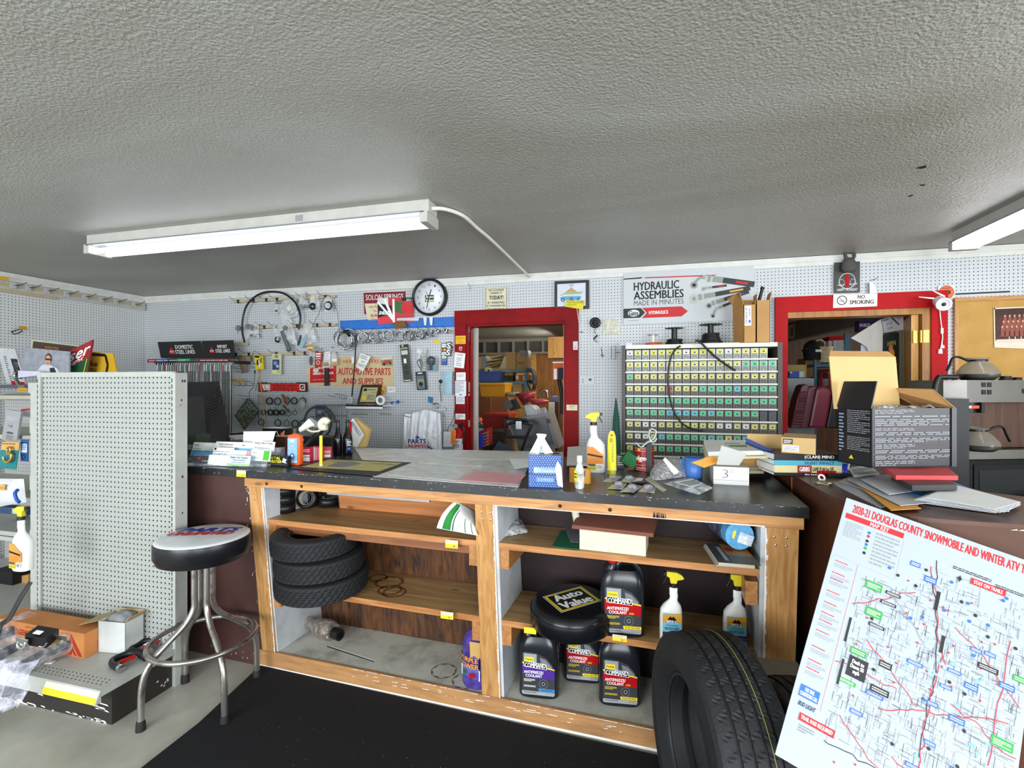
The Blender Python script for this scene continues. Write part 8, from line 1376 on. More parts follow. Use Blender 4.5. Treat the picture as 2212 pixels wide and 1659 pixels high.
# knife and keys
b=MB(REDP);p=PZ(1800,1028,BZ);q=PZ(1775,1036,BZ);b.rbox(p+V((-.02,0,.012)),(.05,.03,.02),(0,0,.3));b.rbox(p+V((-.055,-.01,.012)),(.025,.02,.02),(0,0,.3));b.m(BLACK);b.rbox(p+V((.01,-.02,.008)),(.09,.03,.014),(0,0,.1));b.m(WHITE);b.torus(q+V((0,0,.008)),(.2,-1,.6),.011,.004,20,6);tag(b.build('scissors'),'red and black handled scissors beside the book pile','scissors')
b=MB(mat('#a09878',.4,.6));p=PZ(1790,1047,BZ)
for i in range(4):b.rbox(p+V((.012*i-.02,.008*(i % 2),.003+.002*i)),(.04,.012,.002),(0,.1,i*.6));b.torus(p+V((.012*i-.035,.008,.005)),(0,.2,1),.008,.002,14,5)
tag(b.build('key_bunch'),'bunch of keys on the brown counter edge','keys')
c,R,H=cyl_at(1826,1028,22,1000,BZ);t=thing('blue_cup','dark blue ribbed plastic cup beside the black carton','cup',tuple(c));b=MB(mat('#2438a8',.3));b.lathe([(R*.75,0),(R,H),(R*.93,H),(R*.7,.004),(.0001,.004)],n=26,cap=False);b.lathe([(.0001,0),(R*.75,0)],n=26);b.build('body',t)
b=MB(mat('#b0b0ac',.4));b.rbox((c.x+.01,c.y,BZ+H+.01),(.03,.025,.07),(0,.15,0));b.m(BLACK);b.rbox((c.x+.02,c.y+.004,BZ+H+.01),(.02,.025,.06),(0,.15,0));tag(b.build('stapler'),'grey and black stapler upright in the blue cup','stapler')
# papers
def bsheet(name,lab,cat,pts,m,dz,th=.0015,its=None,g=None):return sheet(name,lab,cat,pts,m,BZ+dz,th,its,g)
for i,(lab,pts,m) in enumerate((('long grey envelope nearest the map at the counter edge',((1802,1046),(1850,1030),(1960,1085),(1900,1096)),mat('#a9adb6',.6)),('grey clear folder across the counter curve',((1810,1040),(1860,1018),(2010,1075),(1980,1092)),mat('#b4b4b6',.5)),('yellow kraft envelope sticking out of the paper heap',((1855,1050),(1900,1040),(1990,1098),(1925,1102)),mat('#d8983c',.6)),('clear sleeve with papers over the yellow envelope',((1830,1035),(1890,1020),(2020,1085),(1945,1092)),mat('#c4c8cc',.4)),('pale blue brochure under the black notebook',((1890,1045),(2030,1030),(2110,1060),(2000,1075)),mat('#4a90d4',.4)),('white brochure with a blue heading in the heap',((1860,1035),(1930,1022),(1990,1058),(1920,1068)),mat('#d8e0ea',.4)))):
    bsheet('paper_sheet' if i != 2 else 'kraft_envelope',lab,'papers',pts,m,.001+.004*i,.0015)
for i in range(9):bsheet('newspaper_page','white printed page fanned out at the far end of the brown counter','papers',((1960+5*i,1082-i),(2030+3*i,1045),(2185+(i % 3)*10,1092-i),(2150+(i % 4)*10,1108-i)),mat('#e4e8f2',.5) if i % 2 else PAPER,.004+.0035*i,.001,None,'white pages on the brown counter')
bsheet('poster_sheet','white sheet with green and grey drawings beside the blue cup','papers',((1832,1010),(1880,1005),(1900,1022),(1845,1030)),PAPER,.03,.001,[('w',.1,.2,.9,.8,4,mat('#6a9c98',.6))])
def slab(name,lab,cat,pts,m,dz,h,its=None):
    P=[PZ(x,y,BZ+dz) for x,y in pts];b=MB(m);b.hexa(P,[q+V((0,0,h)) for q in P]);
    if its:decal(b,P[3]+V((0,0,h)),P[2]+V((0,0,h)),P[0]+V((0,0,h)),its)
    return tag(b.build(name,bev=.002),lab,cat)
slab('notebook','black zipped notebook case under the red notebook','notebook',((1970,1062),(2068,1060),(2035,1038),(1925,1038)),mat('#1c1b19',.4),.036,.020)
slab('notebook','red spiral notebook with yellow page edges below the black carton','notebook',((1935,1037),(2070,1038),(2040,1012),(1900,1012)),mat('#c43a3c',.5),.055,.016,[('w',.2,.2,.7,.5,3,mat('#7c2024',.6))])
# black product carton
c0=V((.803,2.075,1.172));c1=V((1.124,2.205,1.172));ang=math.atan2(c1.y-c0.y,c1.x-c0.x);wd=(c1-c0).length;Hh=.235*.93;Dd=.16
t=thing('product_carton','black printed product carton standing open with tan flaps on the brown counter','box',tuple(c0),ang);BKC=mat('#1b1b1e',.4);th=.004
b=MB(BKC);b.box(0,wd,0,th,0,Hh);b.box(0,th,0,Dd,0,Hh);b.box(wd-th,wd,0,Dd,0,Hh);b.box(0,wd,Dd-th,Dd,0,Hh);b.box(0,wd,0,Dd,0,th);b.m(KRAFT2);b.box(th,wd-th,Dd-th-.002,Dd-th,th,Hh)
TX=mat('#8f9196',.6,var=0);its=[('w',.03,y0,.92 if i % 3 else .5,y1,n_,TX) for i,(y0,y1,n_) in enumerate(((.02,.10,3),(.12,.16,1),(.18,.30,4),(.33,.38,2),(.40,.46,2),(.50,.58,3),(.60,.68,3),(.70,.76,2),(.79,.86,3),(.88,.97,3)))]+[('l',.02,.31,.93,.31,.0008,mat('#8c3a44',.6)),('l',.02,.62,.93,.62,.0008,mat('#8c3a44',.6)),('r',.94,.0,1,1,mat('#2c2d30',.4))]
decal(b,(0,0,Hh),(wd,0,Hh),(0,0,0),its);decal(b,(0,Dd,Hh),(0,0,Hh),(0,Dd,0),[('w',.3,.04,.95,.45,12,TX),('w',.3,.5,.95,.75,8,TX),('w',.05,.1,.2,.8,12,mat('#9ab0c8',.5)),('p',[(.35,.9),(.5,.9),(.43,.83)],YEL)]);b.build('body',t)
b=MB(BKC);b.hexa([(-.004,0,Hh),(0,0,Hh),(0,Dd,Hh),(-.004,Dd,Hh)],[(.02,.0,Hh+.10),(.024,.0,Hh+.10),(.024,Dd*.95,Hh+.10),(.02,Dd*.95,Hh+.10)]);b.build('flap',t)
b=MB(KRAFT2);b.hexa([(-.015,Dd,Hh-.01),(wd*.8,Dd,Hh-.01),(wd*.8,Dd+.004,Hh-.01),(-.015,Dd+.004,Hh-.01)],[(-.02,Dd+.02,Hh+.20),(wd*.80,Dd+.02,Hh+.20),(wd*.80,Dd+.024,Hh+.20),(-.02,Dd+.024,Hh+.20)]);b.m(KRAFT);b.hexa([(-.02,Dd+.02,Hh+.2),(wd*.80,Dd+.02,Hh+.2),(wd*.80,Dd+.024,Hh+.2),(-.02,Dd+.024,Hh+.2)],[(.01,Dd+.05,Hh+.225),(wd*.78,Dd+.05,Hh+.225),(wd*.78,Dd+.054,Hh+.225),(.01,Dd+.054,Hh+.225)]);b.build('flap',t)
b=MB(KRAFT);b.hexa([(wd-.004,0,Hh),(wd,0,Hh),(wd,Dd,Hh),(wd-.004,Dd,Hh)],[(wd*.88,.05,Hh+.07),(wd*.885,.05,Hh+.07),(wd*.72,Dd+.06,Hh+.075),(wd*.715,Dd+.06,Hh+.075)]);b.build('flap',t)
b=MB(clear('#d8dadc',.7,.1,1,60));b.grid(lambda u,v:(.02+u*(wd-.05),.02+v*(Dd-.04),Hh-.012+.022*NZ.noise(V((u*7,v*4,2)))+.01),22,8);tag(b.build('plastic_packs',t),'crinkled clear packing','') if False else b.build('packing',t)
# coffee maker on microwave on a low table
yw=math.radians(20);base=PD(2088.6,989,2.75);zt=base.z
tb_=thing('low_table','low table behind the brown counter carrying the microwave','table',(base.x+.5,base.y+.2,0));b=MB(wood('#6a4224','#4c2c16','x'));b.box(base.x-.15,base.x+1.1,base.y-.08,base.y+.42,zt-.30,zt-.27);b.build('table_top',tb_,world=True)
for x in (-.12,1.05):b=MB(wood('#6a4224','#4c2c16','z'));b.box(base.x+x,base.x+x+.04,base.y,base.y+.04,0,zt-.30);b.build('leg',tb_,world=True)
mw=thing('microwave','black microwave oven under the coffee machine','microwave',(base.x,base.y,zt-.2695),yw);b=MB(mat('#0e0e10',.15));b.box(0,.56,0,.36,0,.26);b.build('case',mw,bev=.006);b=MB(mat('#17181a',.08));b.box(.04,.40,-.004,0,.03,.23);b.m(mat('#23282c',.1));b.box(.07,.37,-.006,-.004,.06,.20);b.build('door',mw);b=MB(mat('#1c1c1e',.3));b.box(.42,.54,-.004,0,.03,.23);b.m(mat('#3cd070',.4));b.box(.44,.52,-.005,-.004,.19,.21);b.build('control_panel',mw)
cm=thing('coffee_machine','brushed steel and wood grain coffee brewer with two glass carafes','coffee machine',(base.x-.005,base.y-.01,zt-.008),yw);SS=mat('#7d7b76',.35,.85);HT=PD(2088,866,2.75).z-zt;TT=PD(2088,818,2.75).z-zt
b=MB(SS);b.hexa([(-.06,.06,0),(0,0,0),(.50,0,0),(.50,.30,0)],[(-.06,.06,.05),(0,0,.05),(.50,0,.05),(.50,.30,.05)]);b.box(-.06,.5,.06,.30,0,.05);b.build('base',cm)
b=MB(SS);b.hexa([(-.07,.07,HT),(0,0,HT),(.50,0,HT),(.50,.30,HT)],[(-.07,.07,TT),(0,0,TT),(.50,0,TT),(.50,.30,TT)]);b.box(-.07,.5,.07,.30,HT,TT);b.m(BLACK)
for x in (.09,.125):
    for z in (.45,.78):b.box(x,x+.022,-.004,0,HT+(TT-HT)*z-.012,HT+(TT-HT)*z+.014)
b.box(.34,.37,-.004,0,HT+.05,HT+.075);b.build('head',cm)
b=MB(wood('#5c3a26','#3c2418','z',3));b.box(.10,.5,.10,.30,.05,HT);b.build('body_panel',cm);b=MB(mat('#18181a',.4));b.box(-.06,.10,.12,.30,.05,HT);b.m(BLACK);b.lathe([(.055,HT-.06),(.06,HT)],(.055,.07,0),n=24);b.box(.09,.11,.0,.05,HT-.06,HT);b.m(mat('#c8502c',.4));b.box(.02,.085,.008,.01,HT-.035,HT-.018);b.m(WHITE);b.box(.02,.035,.007,.0085,HT-.033,HT-.02);b.build('brew_basket',cm)
def carafe(lab,c,hx,s=1.0):
    t=thing('coffee_carafe',lab,'coffee pot',tuple(c));b=MB(STEEL);b.lathe([(.0001,0),(.07,0),(.094,.02),(.098,.035)],n=36);b.build('base_band',t);b=MB(clear('#8f887a',.62,.05,0));b.lathe([(.098,.035),(.095,.05),(.07,.085),(.045,.105),(.042,.115),(.055,.13)],n=36,cap=False);b.build('glass_bowl',t)
    b=MB(mat('#141416',.3));b.lathe([(.044,.108),(.046,.118),(.044,.120)],n=28,cap=False);b.tube([(hx*.045,0,.112),(hx*.09,0,.135),(hx*.12,0,.13),(hx*.135,0,.09),(hx*.15,0,.055)],.011,8,flat=.6);b.build('handle',t);return t
q=PD(2112,817,2.85);q.z=zt-.008+TT+.0005;carafe('glass carafe standing on top of the coffee machine',q,-1);q=PD(2106,962,2.74);q.z=zt-.008+.0505;q.y += .0;q.x += .01;carafe('glass carafe on the lower hot plate of the coffee machine',q,1)
b=MB(BLACK);q=PD(2172,817,2.85);q.z=zt-.008+TT;b.lathe([(.03,0),(.032,.008),(.025,.01),(.025,.02),(.028,.024),(.0001,.025)],q,n=24);tag(b.build('carafe_lid'),'black plastic lid on top of the coffee machine','lid');b=MB(BLACK);q=PD(2197,818,2.85);q.z=zt-.008+TT;b.lathe([(.022,0),(.02,.012),(.026,.016),(.0001,.018)],q,n=20);tag(b.build('carafe_lid'),'second smaller black lid on top of the coffee machine','lid')
ht=thing('hand_truck','black tubular handled cart standing beside the coffee machine','cart',tuple(PD(2030,1000,2.7)));b=MB(BLACK);b.tube([PD(*cV(x,y),2.68) for x,y in ((1215,400),(1240,250),(1265,185),(1300,175),(1470,178))],.014,10,sm=4);g_=PD(*cV(1215,400),2.68);b.tube([g_,V((g_.x,g_.y,.02))],.014,10,sm=1);b.build('handle',ht,world=True);b=MB(mat('#2a2b2d',.5));P=[PD(*cV(x,y),2.72) for x,y in ((1220,395),(1355,400),(1430,430),(1440,700))];b.box(P[0].x,P[0].x+.16,P[0].y,P[0].y+.05,.02,P[0].z-.01);b.build('body',ht,world=True)
# ================================================================ STOREROOM BEYOND THE RED DOORWAY
def zb(name,lab,cat,x0,y0,x1,y1,Y,th,m,its=(),cr=None,g=None,bev=0.0):
    a,c=((x0,y0),(x1,y1)) if cr is None else (cr(x0,y0),cr(x1,y1));return card(name,lab,cat,(a,c),m,its,0,th,yp=Y,group=g,bev=bev)
b=MB(OSB);b.box(-3.4,-2.25,10.34,10.39,.0,2.15);struct(b,'trim_5');b=MB(mat('#9a9c9a',.7));b.box(-4.1,.4,10.30,10.39,2.40,2.47);b.box(-4.1,.4,10.30,10.39,2.13,2.17)
for i in range(14):b.box(-4.1+i*.33,-4.05+i*.33,10.30,10.39,2.17,2.40)
b.m(mat('#5c5e5c',.8));b.box(-4.1,.4,10.375,10.39,2.17,2.40);struct(b,'trim_6')
zb('wall_cupboard','tan plank cupboard hung high at the end of the storeroom','cupboard',1184,727,1240,773,6.9,.5,wood('#c89a54','#a87c3c','z',3))
SB=mat('#6c9cb4',.5)
t=thing('steel_shelving','pale blue steel shelving stacked with boxes and totes in the storeroom','shelving',(-2.2,8.0,0));y_=7.6
for z_ in (PY(1085,798.5,y_).z,PY(1085,825,y_).z,.7):b=MB(SB);X0,X1=PY(1010,800,y_).x,PY(1139,800,y_).x;b.box(X0,X1,y_,y_+.6,z_-.04,z_);b.build('shelf',t,world=True)
for x in (X0,X1-.04):b=MB(SB);b.box(x,x+.05,y_-.01,y_+.04,0,PY(1085,797,y_).z);b.build('post',t,world=True)
for a in (('kraft_box','upright tan carton standing on the top storeroom shelf','box',1093,760.5,1114,798,7.65,.3,KRAFT2),('kraft_box','tan carton with printed lines on the top storeroom shelf','box',1115.5,769,1139,798,7.65,.3,KRAFT2,[('w',.1,.45,.7,.6,2,TXTB)]),('kraft_box','narrow tan box at the far end of the top storeroom shelf','box',1029,771,1038,798,7.65,.3,KRAFT2),('grey_box','grey box squeezed beside the narrow tan box','box',1039,769,1050,797,7.7,.3,mat('#8c9ca4',.5)),('small_box','small yellow and white tub on the shelf edge','tub',1047,794.5,1060,804,7.5,.1,mat('#e4e0d0',.4),[('r',0,.2,.4,1,YEL),('r',.5,.4,.8,.8,BLACK)]),('kraft_box','small tan box under the top storeroom shelf','box',1090,802,1108,811,7.65,.2,KRAFT),('dark_basket','dark basket on the middle storeroom shelf','basket',1090,811,1108,824,7.6,.2,mat('#3a3a30',.6)),('kraft_box','tan box with orange and white stickers on the middle shelf','box',1114,810,1145,824,7.62,.3,KRAFT,[('r',0,.1,.2,.7,WHITE),('r',.33,.2,.48,1,mat('#e0602c',.5)),('r',.5,.2,.65,.8,WHITE)]),('lidded_box','tan lidded carton on the lowest storeroom shelf','box',1107,827,1127,849,7.62,.3,KRAFT2,[('l',0,.4,1,.4,.01,KRAFT)]),('white_jug','small white jug on the lowest storeroom shelf','jug',1091,836,1104,848,7.6,.15,mat('#c8d0dc',.4)),('brown_carton','large brown carton below the yellow tote','box',1028,858,1060,897,6.2,.5,mat('#7a5030',.8)),('brown_carton','lighter brown carton beside the large brown carton','box',1060,858,1096,893,6.25,.5,mat('#8f6040',.8))):zb(*a)
for k,(a,c_,w) in enumerate((((1045,782),(1084,776),.02),((1048,790),(1076,784),.02),((1056,774),(1090,768),.015),((1050,795),(1082,788),.015),((1062,792),(1090,780),.012),((1080,796),(1089,772),.02))):b=MB(mat(('#cdbd90','#b49c68','#d8ccac')[k % 3],.8));p,q=PY(*a,7.7),PY(*c_,7.9);b.hexa([p,q,q+V((.05,.25,0)),p+V((.05,.25,0))],[v+V((0,0,w)) for v in (p,q,q+V((.05,.25,0)),p+V((.05,.25,0)))]);tag(b.build('cardboard_sheet'),'loose flattened cardboard heaped on the top storeroom shelf','cardboard','flattened cardboard on the storeroom shelf')
def tote(lab,x0,y0,x1,y1,Y,m,d=.35):
    X0,X1,Z0,Z1=wrect(x0,y0,x1,y1,Y);t=thing('storage_tote',lab,'tote',((X0+X1)/2,Y,Z0));w=(X1-X0)/2;h=Z1-Z0;b=MB(m);b.hexa([(-w*.88,0.03,0),(w*.88,.03,0),(w*.88,d,0),(-w*.88,d,0)],[(-w*.97,0,h*.85),(w*.97,0,h*.85),(w*.97,d,h*.85),(-w*.97,d,h*.85)]);b.build('tub',t);b=MB(m);b.box(-w,w,-.015,d+.015,h*.83,h);b.build('lid',t,bev=.01);return t
tote('blue plastic tote on the middle storeroom shelf',1022,802,1081,825,7.45,mat('#4a62a8',.45));tote('yellow plastic tote stacked under the blue tote',1035,827,1092,857,6.3,mat('#dda22c',.45));zb('moving_box','scuffed brown moving box under the red tote','box',1043,931,1097,1108,5.92,.35,mat('#6a4a34',.8));tote('red plastic tote behind the tipped grey cabinet',1040,893,1100,931,5.9,mat('#a83430',.45))
b=MB(mat('#8c2a34',.5));pillow(b,[PY(*cL(x,y),5.8) for x,y in ((1050,560),(1400,505),(1380,640),(1190,760))],.12,wr=.1,seed=2);tag(b.build('maroon_bag'),'maroon vinyl bag slumped over the storeroom pile','bag');b=MB(mat('#a43a44',.4));pillow(b,[PY(*cL(x,y),5.7) for x,y in ((1230,640),(1560,640),(1650,690),(1400,780))],.09,seed=5);tag(b.build('padded_bench'),'long maroon padded seat lying below the maroon bag','seat')
b=MB(mat('#8c8472',.9,var=.4,scale=40));pillow(b,[PY(*cL(x,y),5.9) for x,y in ((880,540),(1130,520),(1100,600),(870,610))],.08,seed=3);tag(b.build('fur_roll'),'shaggy grey brown roll beside the yellow tote','roll')
b=MB(mat('#6a6460',.5));b.poly([PY(*cL(x,y),5.5) for x,y in ((800,790),(930,630),(1010,780),(950,830))][::-1],.06,(0,-1,0));b.m(BLACK);b.poly([PY(*cL(x,y),5.52) for x,y in ((960,670),(1050,650),(1140,810),(960,850))][::-1],.06,(0,-1,0));tag(b.build('machine_bracket'),'grey and black machine bracket in front of the brown cartons','bracket')
b=MB(mat('#b0b8c0',.4));P=[PY(*cL(x,y),5.3) for x,y in ((1185,755),(1340,760),(1410,830),(1420,930),(1235,950))];b.poly(P[::-1],.25,(0,-1,0));tag(b.build('wash_basin',bev=.02),'pale grey basin propped on the tipped cabinet','basin');b=MB(clear('#c8ccd8',.6,.1,1,20));pillow(b,[PY(*cL(x,y),5.2) for x,y in ((1420,830),(1560,780),(1640,900),(1430,930))],.08,wr=.3,seed=8);tag(b.build('plastic_bag'),'clear crinkled bag on the tipped cabinet in the storeroom','bag')
t=thing('grey_cabinet','grey steel cabinet tipped on its side in the storeroom','cabinet',tuple(PY(1150,985,5.1)));GC=mat('#85898e',.45);b=MB(GC);P=[PY(*cL(x,y),5.1) for x,y in ((890,1010),(1620,885),(1800,1480),(1140,1580))];b.poly(P[::-1],.35,(0,-1,0));b.build('body',t,world=True);b=MB(mat('#5c6066',.4));P=[PY(*cL(x,y),5.08) for x,y in ((960,1060),(1560,940),(1700,1420),(1130,1510))];b.poly(P[::-1],.008,(0,-1,0));b.build('door',t,world=True);b=MB(BLACK);P=[PY(*cL(x,y),5.07) for x,y in ((1580,990),(1620,980),(1640,1050),(1600,1060))];b.poly(P[::-1],.008,(0,-1,0));b.build('latch',t,world=True)
b=MB(BLACK)
for pts in (((610,1540),(830,1290),(880,1180),(880,1000),(930,985),(1250,1010),(1280,1050),(1330,1090),(1250,1270),(1150,1570)),((860,1290),(1230,1305)),((930,1080),(1080,1035),(1320,1075))):b.tube([PY(*cL(x,y),4.85) for x,y in pts],.014,8,sm=2)
b.m(STEEL);b.rbox(PY(*cL(1120,1090),4.82),(.06,.05,.08));tag(b.build('snowblower_handle'),'black tubular machine handle rising behind the countertop','handlebar')
t=thing('tool_chest','small red tool chest with open drawers near the door jamb','tool chest',tuple(PY(*cL(510,1480),4.8)));b=MB(mat('#9c2428',.4));P=[PY(*cL(x,y),4.8) for x,y in ((415,1210),(560,1150),(570,1450),(420,1500))];b.poly(P[::-1],.2,(0,-1,0));b.build('case',t,world=True)
for k in range(5):b=MB(mat('#a8acb0',.4,.6));P=[PY(*cL(x,y+52*k),4.76) for x,y in ((470,1240),(570,1205),(575,1225),(475,1262))];b.poly(P[::-1],.05,(0,-1,0));b.build('drawer',t,world=True)
zb('blue_bottle','bright blue container beside the red tool chest','container',365,1255,465,1490,4.7,.08,mat('#2030c8',.4),(),cL);b=MB(mat('#f0602c',.4));b.lathe([(.0001,-.03),(.03,-.02),(.04,0),(.03,.02),(.0001,.03)],PY(*cL(430,1010),4.75),(0,-.3,1),16);b.rbox(PY(*cL(385,1045),4.75),(.06,.02,.015),(0,.3,0));tag(b.build('orange_float'),'orange round float beside the door jamb','float');b=MB(mat('#3a3c40',.4));b.lathe([(.0001,-.03),(.04,-.02),(.05,0),(.03,.03),(.0001,.04)],PY(*cL(430,1090),4.75),(0,0,1),16);tag(b.build('dark_knob_cap'),'dark round cap below the orange float','cap')
zb('dark_crate','dark crate heaped with things under the red tote','crate',560,1200,860,2720,5.4,.4,mat('#3c3a38',.7,var=.4,scale=20),(),cL);b=MB(mat('#3c4a62',.3));P=[PY(*cL(x,y),4.7) for x,y in ((760,1370),(1110,1560),(640,1570))];b.poly(P[::-1],.02,(0,-1,0));tag(b.build('blue_sheet'),'dark blue plastic sheet leaning by the machine handle','sheet')
b=MB(mat('#2c3c50',.5));b.tube([PY(*cL(x,y),6.6) for x,y in ((1250,160),(1330,150),(1380,240),(1385,360),(1370,480))],.05,8,flat=.5);b.m(BLACK);b.tube([PY(*cL(x,y),6.5) for x,y in ((1250,360),(1310,340),(1370,380),(1370,500))],.02,6);b.tube([PY(*cL(x,y),6.5) for x,y in ((1260,360),(1290,430),(1320,510))],.02,6);tag(b.build('snow_fender'),'blue and black curved fender hung by the storeroom shelving','fender')
b=MB(STEEL);b.tube([PY(*cL(x,y),6.2) for x,y in ((1470,640),(1480,540),(1530,500),(1590,520),(1610,620))],.02,7);tag(b.build('bent_pipe'),'bent metal pipe arch against the plank wall','pipe');zb('blue_jar','blue and clear jar by the plank wall','jar',1675,600,1760,690,6.0,.1,mat('#3c5ca8',.4),(),cL);zb('plank_stand','dark plank stand holding the blue jar','stand',1660,692,1780,2550,6.0,.2,mat('#4a3222',.7),(),cL);zb('cream_board','cream board leaning behind the tipped cabinet','board',1620,700,1715,2600,5.6,.03,mat('#c8c8b8',.5),(),cL)
zb('jacket','white and orange jacket hanging inside the doorway edge','jacket',1690,10,1890,310,4.75,.08,mat('#d0602c',.7),[('r',0,0,1,.08,WHITE),('r',.45,.35,1,1,mat('#1c2030',.7)),('r',.1,.4,.35,1,WHITE)],cL);zb('gas_cylinder','grey dome lamp shade on top of the tan cartons','lamp shade',1122,757,1141,772,7.7,.2,mat('#a8b0b8',.4));b=MB(mat('#241c1a',.6));b.tube([PY(*cL(x,y),4.9) for x,y in ((1800,300),(1820,420),(1850,600),(1860,900))],.04,7,flat=.6);tag(b.build('umbrella_case'),'dark long case standing by the doorway edge','case')
# ================================================================ OFFICE BEHIND THE NO SMOKING SIGN
t=thing('air_duct','galvanised square air duct crossing the back office ceiling','duct',(2.6,6.4,2.1));A0,A1=PD(1680,741,7.5),PD(1930,741,4.6);A0.z=A1.z=2.10;sd=V((.05,.45,0));b=MB(mat('#9aa4ac',.35,.5));n_=3
for i in range(n_):p,q=A0.lerp(A1,i/n_),A0.lerp(A1,(i+.985)/n_);b=MB(mat('#9aa4ac',.35,.5));b.hexa([p,q,q+sd,p+sd],[v+V((0,0,.26)) for v in (p,q,q+sd,p+sd)]);b.build('duct_section',t,world=True)
b=MB(WHITE);p,q=A0.lerp(A1,.13),A0.lerp(A1,.21);p.y -= .02;q.y -= .02;b.poly([p+V((0,-.03,.02)),q+V((0,-.03,.02)),q+V((0,-.03,.22)),p+V((0,-.03,.22))],.01,(0,-1,0));decal(b,p+V((0,-.03,.22)),q+V((0,-.03,.22)),p+V((0,-.03,.02)),[('r',.2,.2,.5,.8,mat('#c8ccd0',.5)),('r',.5,.2,.8,.8,mat('#8c9094',.5))],.004);b.build('vent_grille',t,world=True)
S_=mat('#4c7894',.5);t=thing('office_shelving','blue slotted steel shelving in the back office','shelving',(2.2,6.0,0));y2=5.7
for x0,x1,yy in ((1760,1826,786),(1827,1858,776)):X0,X1=PY(x0,yy,y2).x,PY(x1,yy,y2).x;b=MB(S_);z=PY((x0+x1)/2,yy,y2).z;b.box(X0,X1,y2,y2+.4,z-.03,z);b.build('shelf',t,world=True)
for x0,x1,yt in ((1758,1763,771),(1824,1835,720)):X0,X1=PY(x0,800,y2).x,PY(x1,800,y2).x;b=MB(S_);b.box(X0,X1,y2-.02,y2+.02,0,PY(x0,yt,y2).z);b.build('post',t,world=True)
for a in (('binder','white binder standing on the office shelf','binder',640,560,700,835,5.8,.25,mat('#dfe4ea',.5)),('binder','pale blue white binder beside the first white binder','binder',702,555,745,832,5.75,.25,mat('#cdd8e2',.5)),('file_box','grey file box at the end of the binders','box',745,552,838,828,5.82,.25,mat('#a4a6a6',.5)),('red_folder','red folder lying on top of the binders','folder',648,503,842,560,5.9,.2,REDP),('kraft_box','tan carton on top of the office fridge','box',120,862,360,1022,5.6,.3,mat('#b09a68',.8)),('kraft_box','second tan carton leaning behind the fridge carton','box',350,775,455,1015,5.95,.3,mat('#a88650',.8)),('blue_box','small blue box on the fridge top','box',146,945,330,1020,5.5,.06,mat('#2c50b8',.5),[('r',.68,0,1,1,mat('#c4d0d4',.5)),('r',.05,.05,.2,.3,WHITE)]),('mint_box','pale green small box on the second office shelf','box',932,700,1030,778,5.7,.12,mat('#7ab4a4',.5)),('red_box','orange red box with a white label among the clutter','box',658,1048,750,1150,5.5,.1,mat('#b85038',.5),[('r',.3,.3,.7,.9,WHITE)]),('clear_bin','clear plastic bin under the office shelf','bin',565,1035,668,1125,5.55,.1,mat('#8c98a4',.4)),('dark_case','dark case beneath the office shelf','case',490,920,640,1125,5.9,.2,mat('#15181c',.5)),('purple_box','purple box lettered in white behind the big paper sheet','box',1022,300,1250,440,5.2,.1,mat('#37295c',.5),[('t','WORLDS',.02,.3,.6,.6,TXTW,.03)])):zb(a[0],a[1],a[2],*a[3:10],a[10] if len(a)>10 else (),cR)
b=MB(mat('#101218',.8));q=PY(*cR(455,680),5.75);b.lathe([(.09,-.10),(.10,-.02),(.09,.06),(.05,.10),(.0001,.11)],q,n=20);b.rbox(q+V((-.08,-.04,.02)),(.08,.10,.01),(0,-.6,0));b.m(WHITE);b.rbox(q+V((.02,-.10,-.01)),(.07,.004,.025));tag(b.build('baseball_cap'),'black cap hung on the corner of the office shelving','cap')
b=MB(mat('#c8bc94',.7,var=.3,scale=60));q=PY(*cR(595,830),5.7);b.lathe([(.05,0),(.075,.16)],q,n=18,cap=False);b.torus(q+V((-.05,0,.18)),(0,1,.2),.05,.007,20,6);tag(b.build('wicker_basket'),'pale wicker basket beside the binders','basket')
fr=thing('refrigerator','pale grey fridge in the back office behind the maroon seats','refrigerator',tuple(PY(1730,925,5.5)));X0,X1=PY(1697,900,5.5).x,PY(1759,900,5.5).x;zt_=PY(1730,817,5.5).z;zm=PY(1730,885,5.5).z
for nm,z0,z1 in (('freezer_door',zm+.01,zt_),('fridge_door',.05,zm-.01)):b=MB(mat('#a8b2bc',.4));b.box(X0,X1,5.5,5.54,z0,z1);b.build(nm,fr,world=True,bev=.004)
b=MB(mat('#9ca6b0',.4));b.box(X0,X1,5.545,5.95,.0,zt_-.01);b.build('cabinet',fr,world=True)
MRN=mat('#571524',.35);t=thing('vehicle_seat','ribbed maroon vehicle seat leaning by the office doorway','seat',tuple(PY(1740,930,4.75)));P=[PY(*cR(x,y),4.75) for x,y in ((160,1660),(240,1300),(300,1130),(350,1103),(400,1130),(380,1300),(300,1660))];b=MB(MRN);b.poly(P[::-1],.18,(0,-1,0))
for i in range(12):p0_,p1_=PY(*cR(180+9*(12-i),1210+36*i),4.745),PY(*cR(360-4*i,1205+36*i),4.745);b.tube([p0_,p1_],.012,5,sm=1)
P=[PY(*cR(x,y),4.74) for x,y in ((280,1660),(350,1380),(385,1150),(470,1125),(495,1140),(440,1400),(390,1660))];b.poly(P[::-1],.16,(0,-1,0));b.build('cushion',t,world=True,bev=.012)
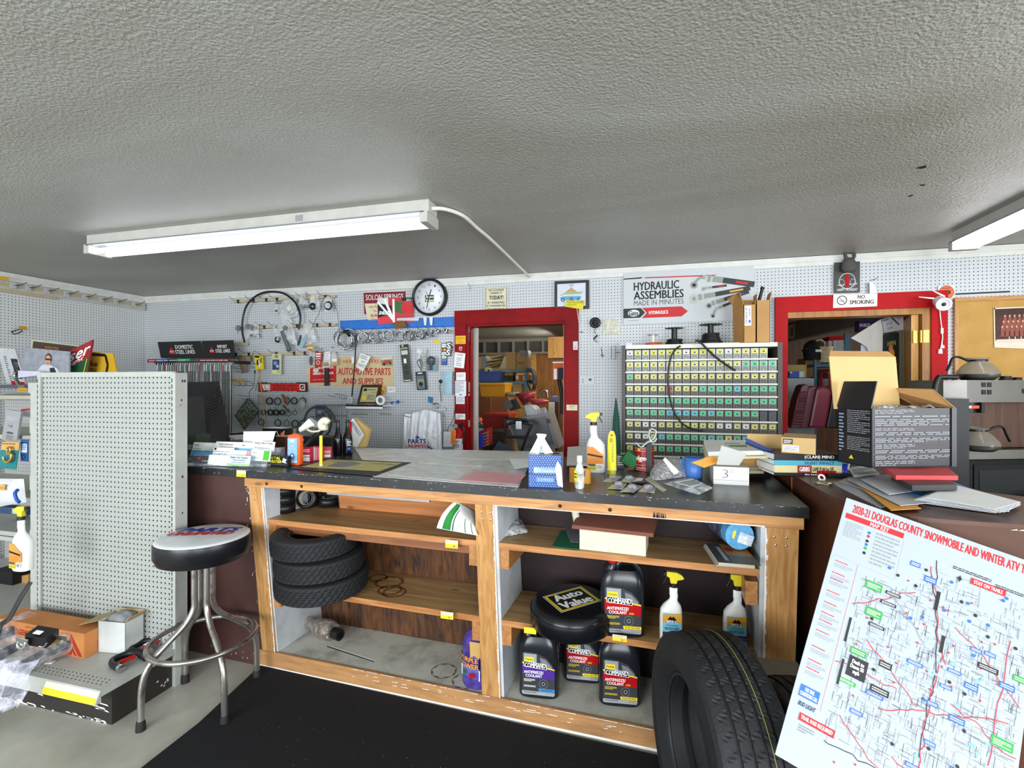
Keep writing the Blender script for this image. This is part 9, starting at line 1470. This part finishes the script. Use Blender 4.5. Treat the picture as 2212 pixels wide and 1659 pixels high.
t=thing('vehicle_seat','smooth maroon vehicle seat with a black side by the office doorway','seat',tuple(PY(1780,930,4.7)));P=[PY(*cR(x,y),4.70) for x,y in ((390,1660),(440,1400),(490,1150),(560,1128),(660,1150),(690,1200),(660,1400),(610,1660))];b=MB(mat('#6a1e2e',.3));b.poly(P[::-1],.15,(0,-1,0));b.build('cushion',t,world=True,bev=.02);b=MB(BLACK);P=[PY(*cR(x,y),4.72) for x,y in ((610,1660),(665,1400),(690,1200),(740,1175),(770,1240),(750,1400),(760,1660))];b.poly(P[::-1],.12,(0,-1,0));b.build('side_panel',t,world=True,bev=.01)
b=MB(mat('#8c6a3c',.9));P=[PY(*cR(x,y),4.8) for x,y in ((750,1060),(855,1030),(890,1660),(760,1660))];pillow(b,P,.05,6,14,.5,3);tag(b.build('kraft_paper_roll'),'crumpled brown kraft paper standing behind the black carton','paper')
b=MB(RED);b.tube([PY(*cR(x,y),5.4) for x,y in ((545,1120),(550,970),(570,955),(620,958),(632,975),(632,1040))],.012,6,sm=3);tag(b.build('tube_stand'),'small red tubular frame in the office clutter','frame');b=MB(mat('#9a9c98',.6,var=.4,scale=30));pillow(b,[PY(*cR(x,y),5.45) for x,y in ((600,1020),(760,970),(830,1000),(780,1050))],.05,wr=.4,seed=2);tag(b.build('rag_heap'),'grey rags heaped above the clear bin','rags')
YB=4.62;b=MB(mat('#d3d0c8',.6));P=[PY(*cR(x,y),YB) for x,y in ((1300,285),(1325,440),(1325,1250),(1195,1250),(1185,800),(1120,640),(1045,590),(918,525))];b.poly(P,.004,(0,-1,0)) if (P[1]-P[0]).cross(P[2]-P[0]).y<0 else b.poly(P[::-1],.004,(0,-1,0));tag(b.build('paper_poster'),'large curled blank paper sheet leaning inside the office doorway','paper')
card('paper_poster','creased white sheet behind the curled paper sheet','paper',[cR(1045,610),cR(1180,600),cR(1200,1200),cR(1035,1200)],mat('#c2ccd8',.6),[('l',0,.15,1,.15,.004,TXTG),('l',0,.4,1,.4,.004,TXTG)],0,.003,yp=4.66)
card('printed_carton','white printed cardboard carton flattened above the bird banner','box',[cR(1310,290),cR(1575,195),cR(1590,420),cR(1330,462)],mat('#c8cad0',.6),[('t','PIONEER',.05,.08,.3,.2,ND,.04),('t','70',.15,.4,.45,.6,TXTG),('t','500',.2,.72,.45,.9,TXTG),('l',.45,.1,.75,.8,.012,mat('#5c4a34',.7)),('o',.8,.25,.1,.12,.3,mat('#4c7ca8',.5))],0,.03,yp=4.66)
card('bird_banner','black banner with an orange bird figure and green lettering','banner',[cR(1335,490),cR(1530,450),cR(1530,1200),cR(1330,1200)],mat('#15181a',.6),[('t','HEN',.25,.13,.75,.21,mat('#9a9c2c',.5),.04),('c',.45,.26,.14,.06,mat('#d07048',.6)),('c',.5,.36,.2,.09,mat('#d09c30',.6)),('t','MILLENNIUM',.15,.54,.85,.59,mat('#a8a030',.5),.03)],0,.02,yp=4.60)
card('cardboard_edge','tall narrow strip of printed cardboard edges beside the banner','cardboard',(cR(1540,430),cR(1592,1250)),mat('#8c8a70',.7),[('w',.1,0,.9,1,60,mat('#2c2c28',.6))],0,.06,yp=4.58)
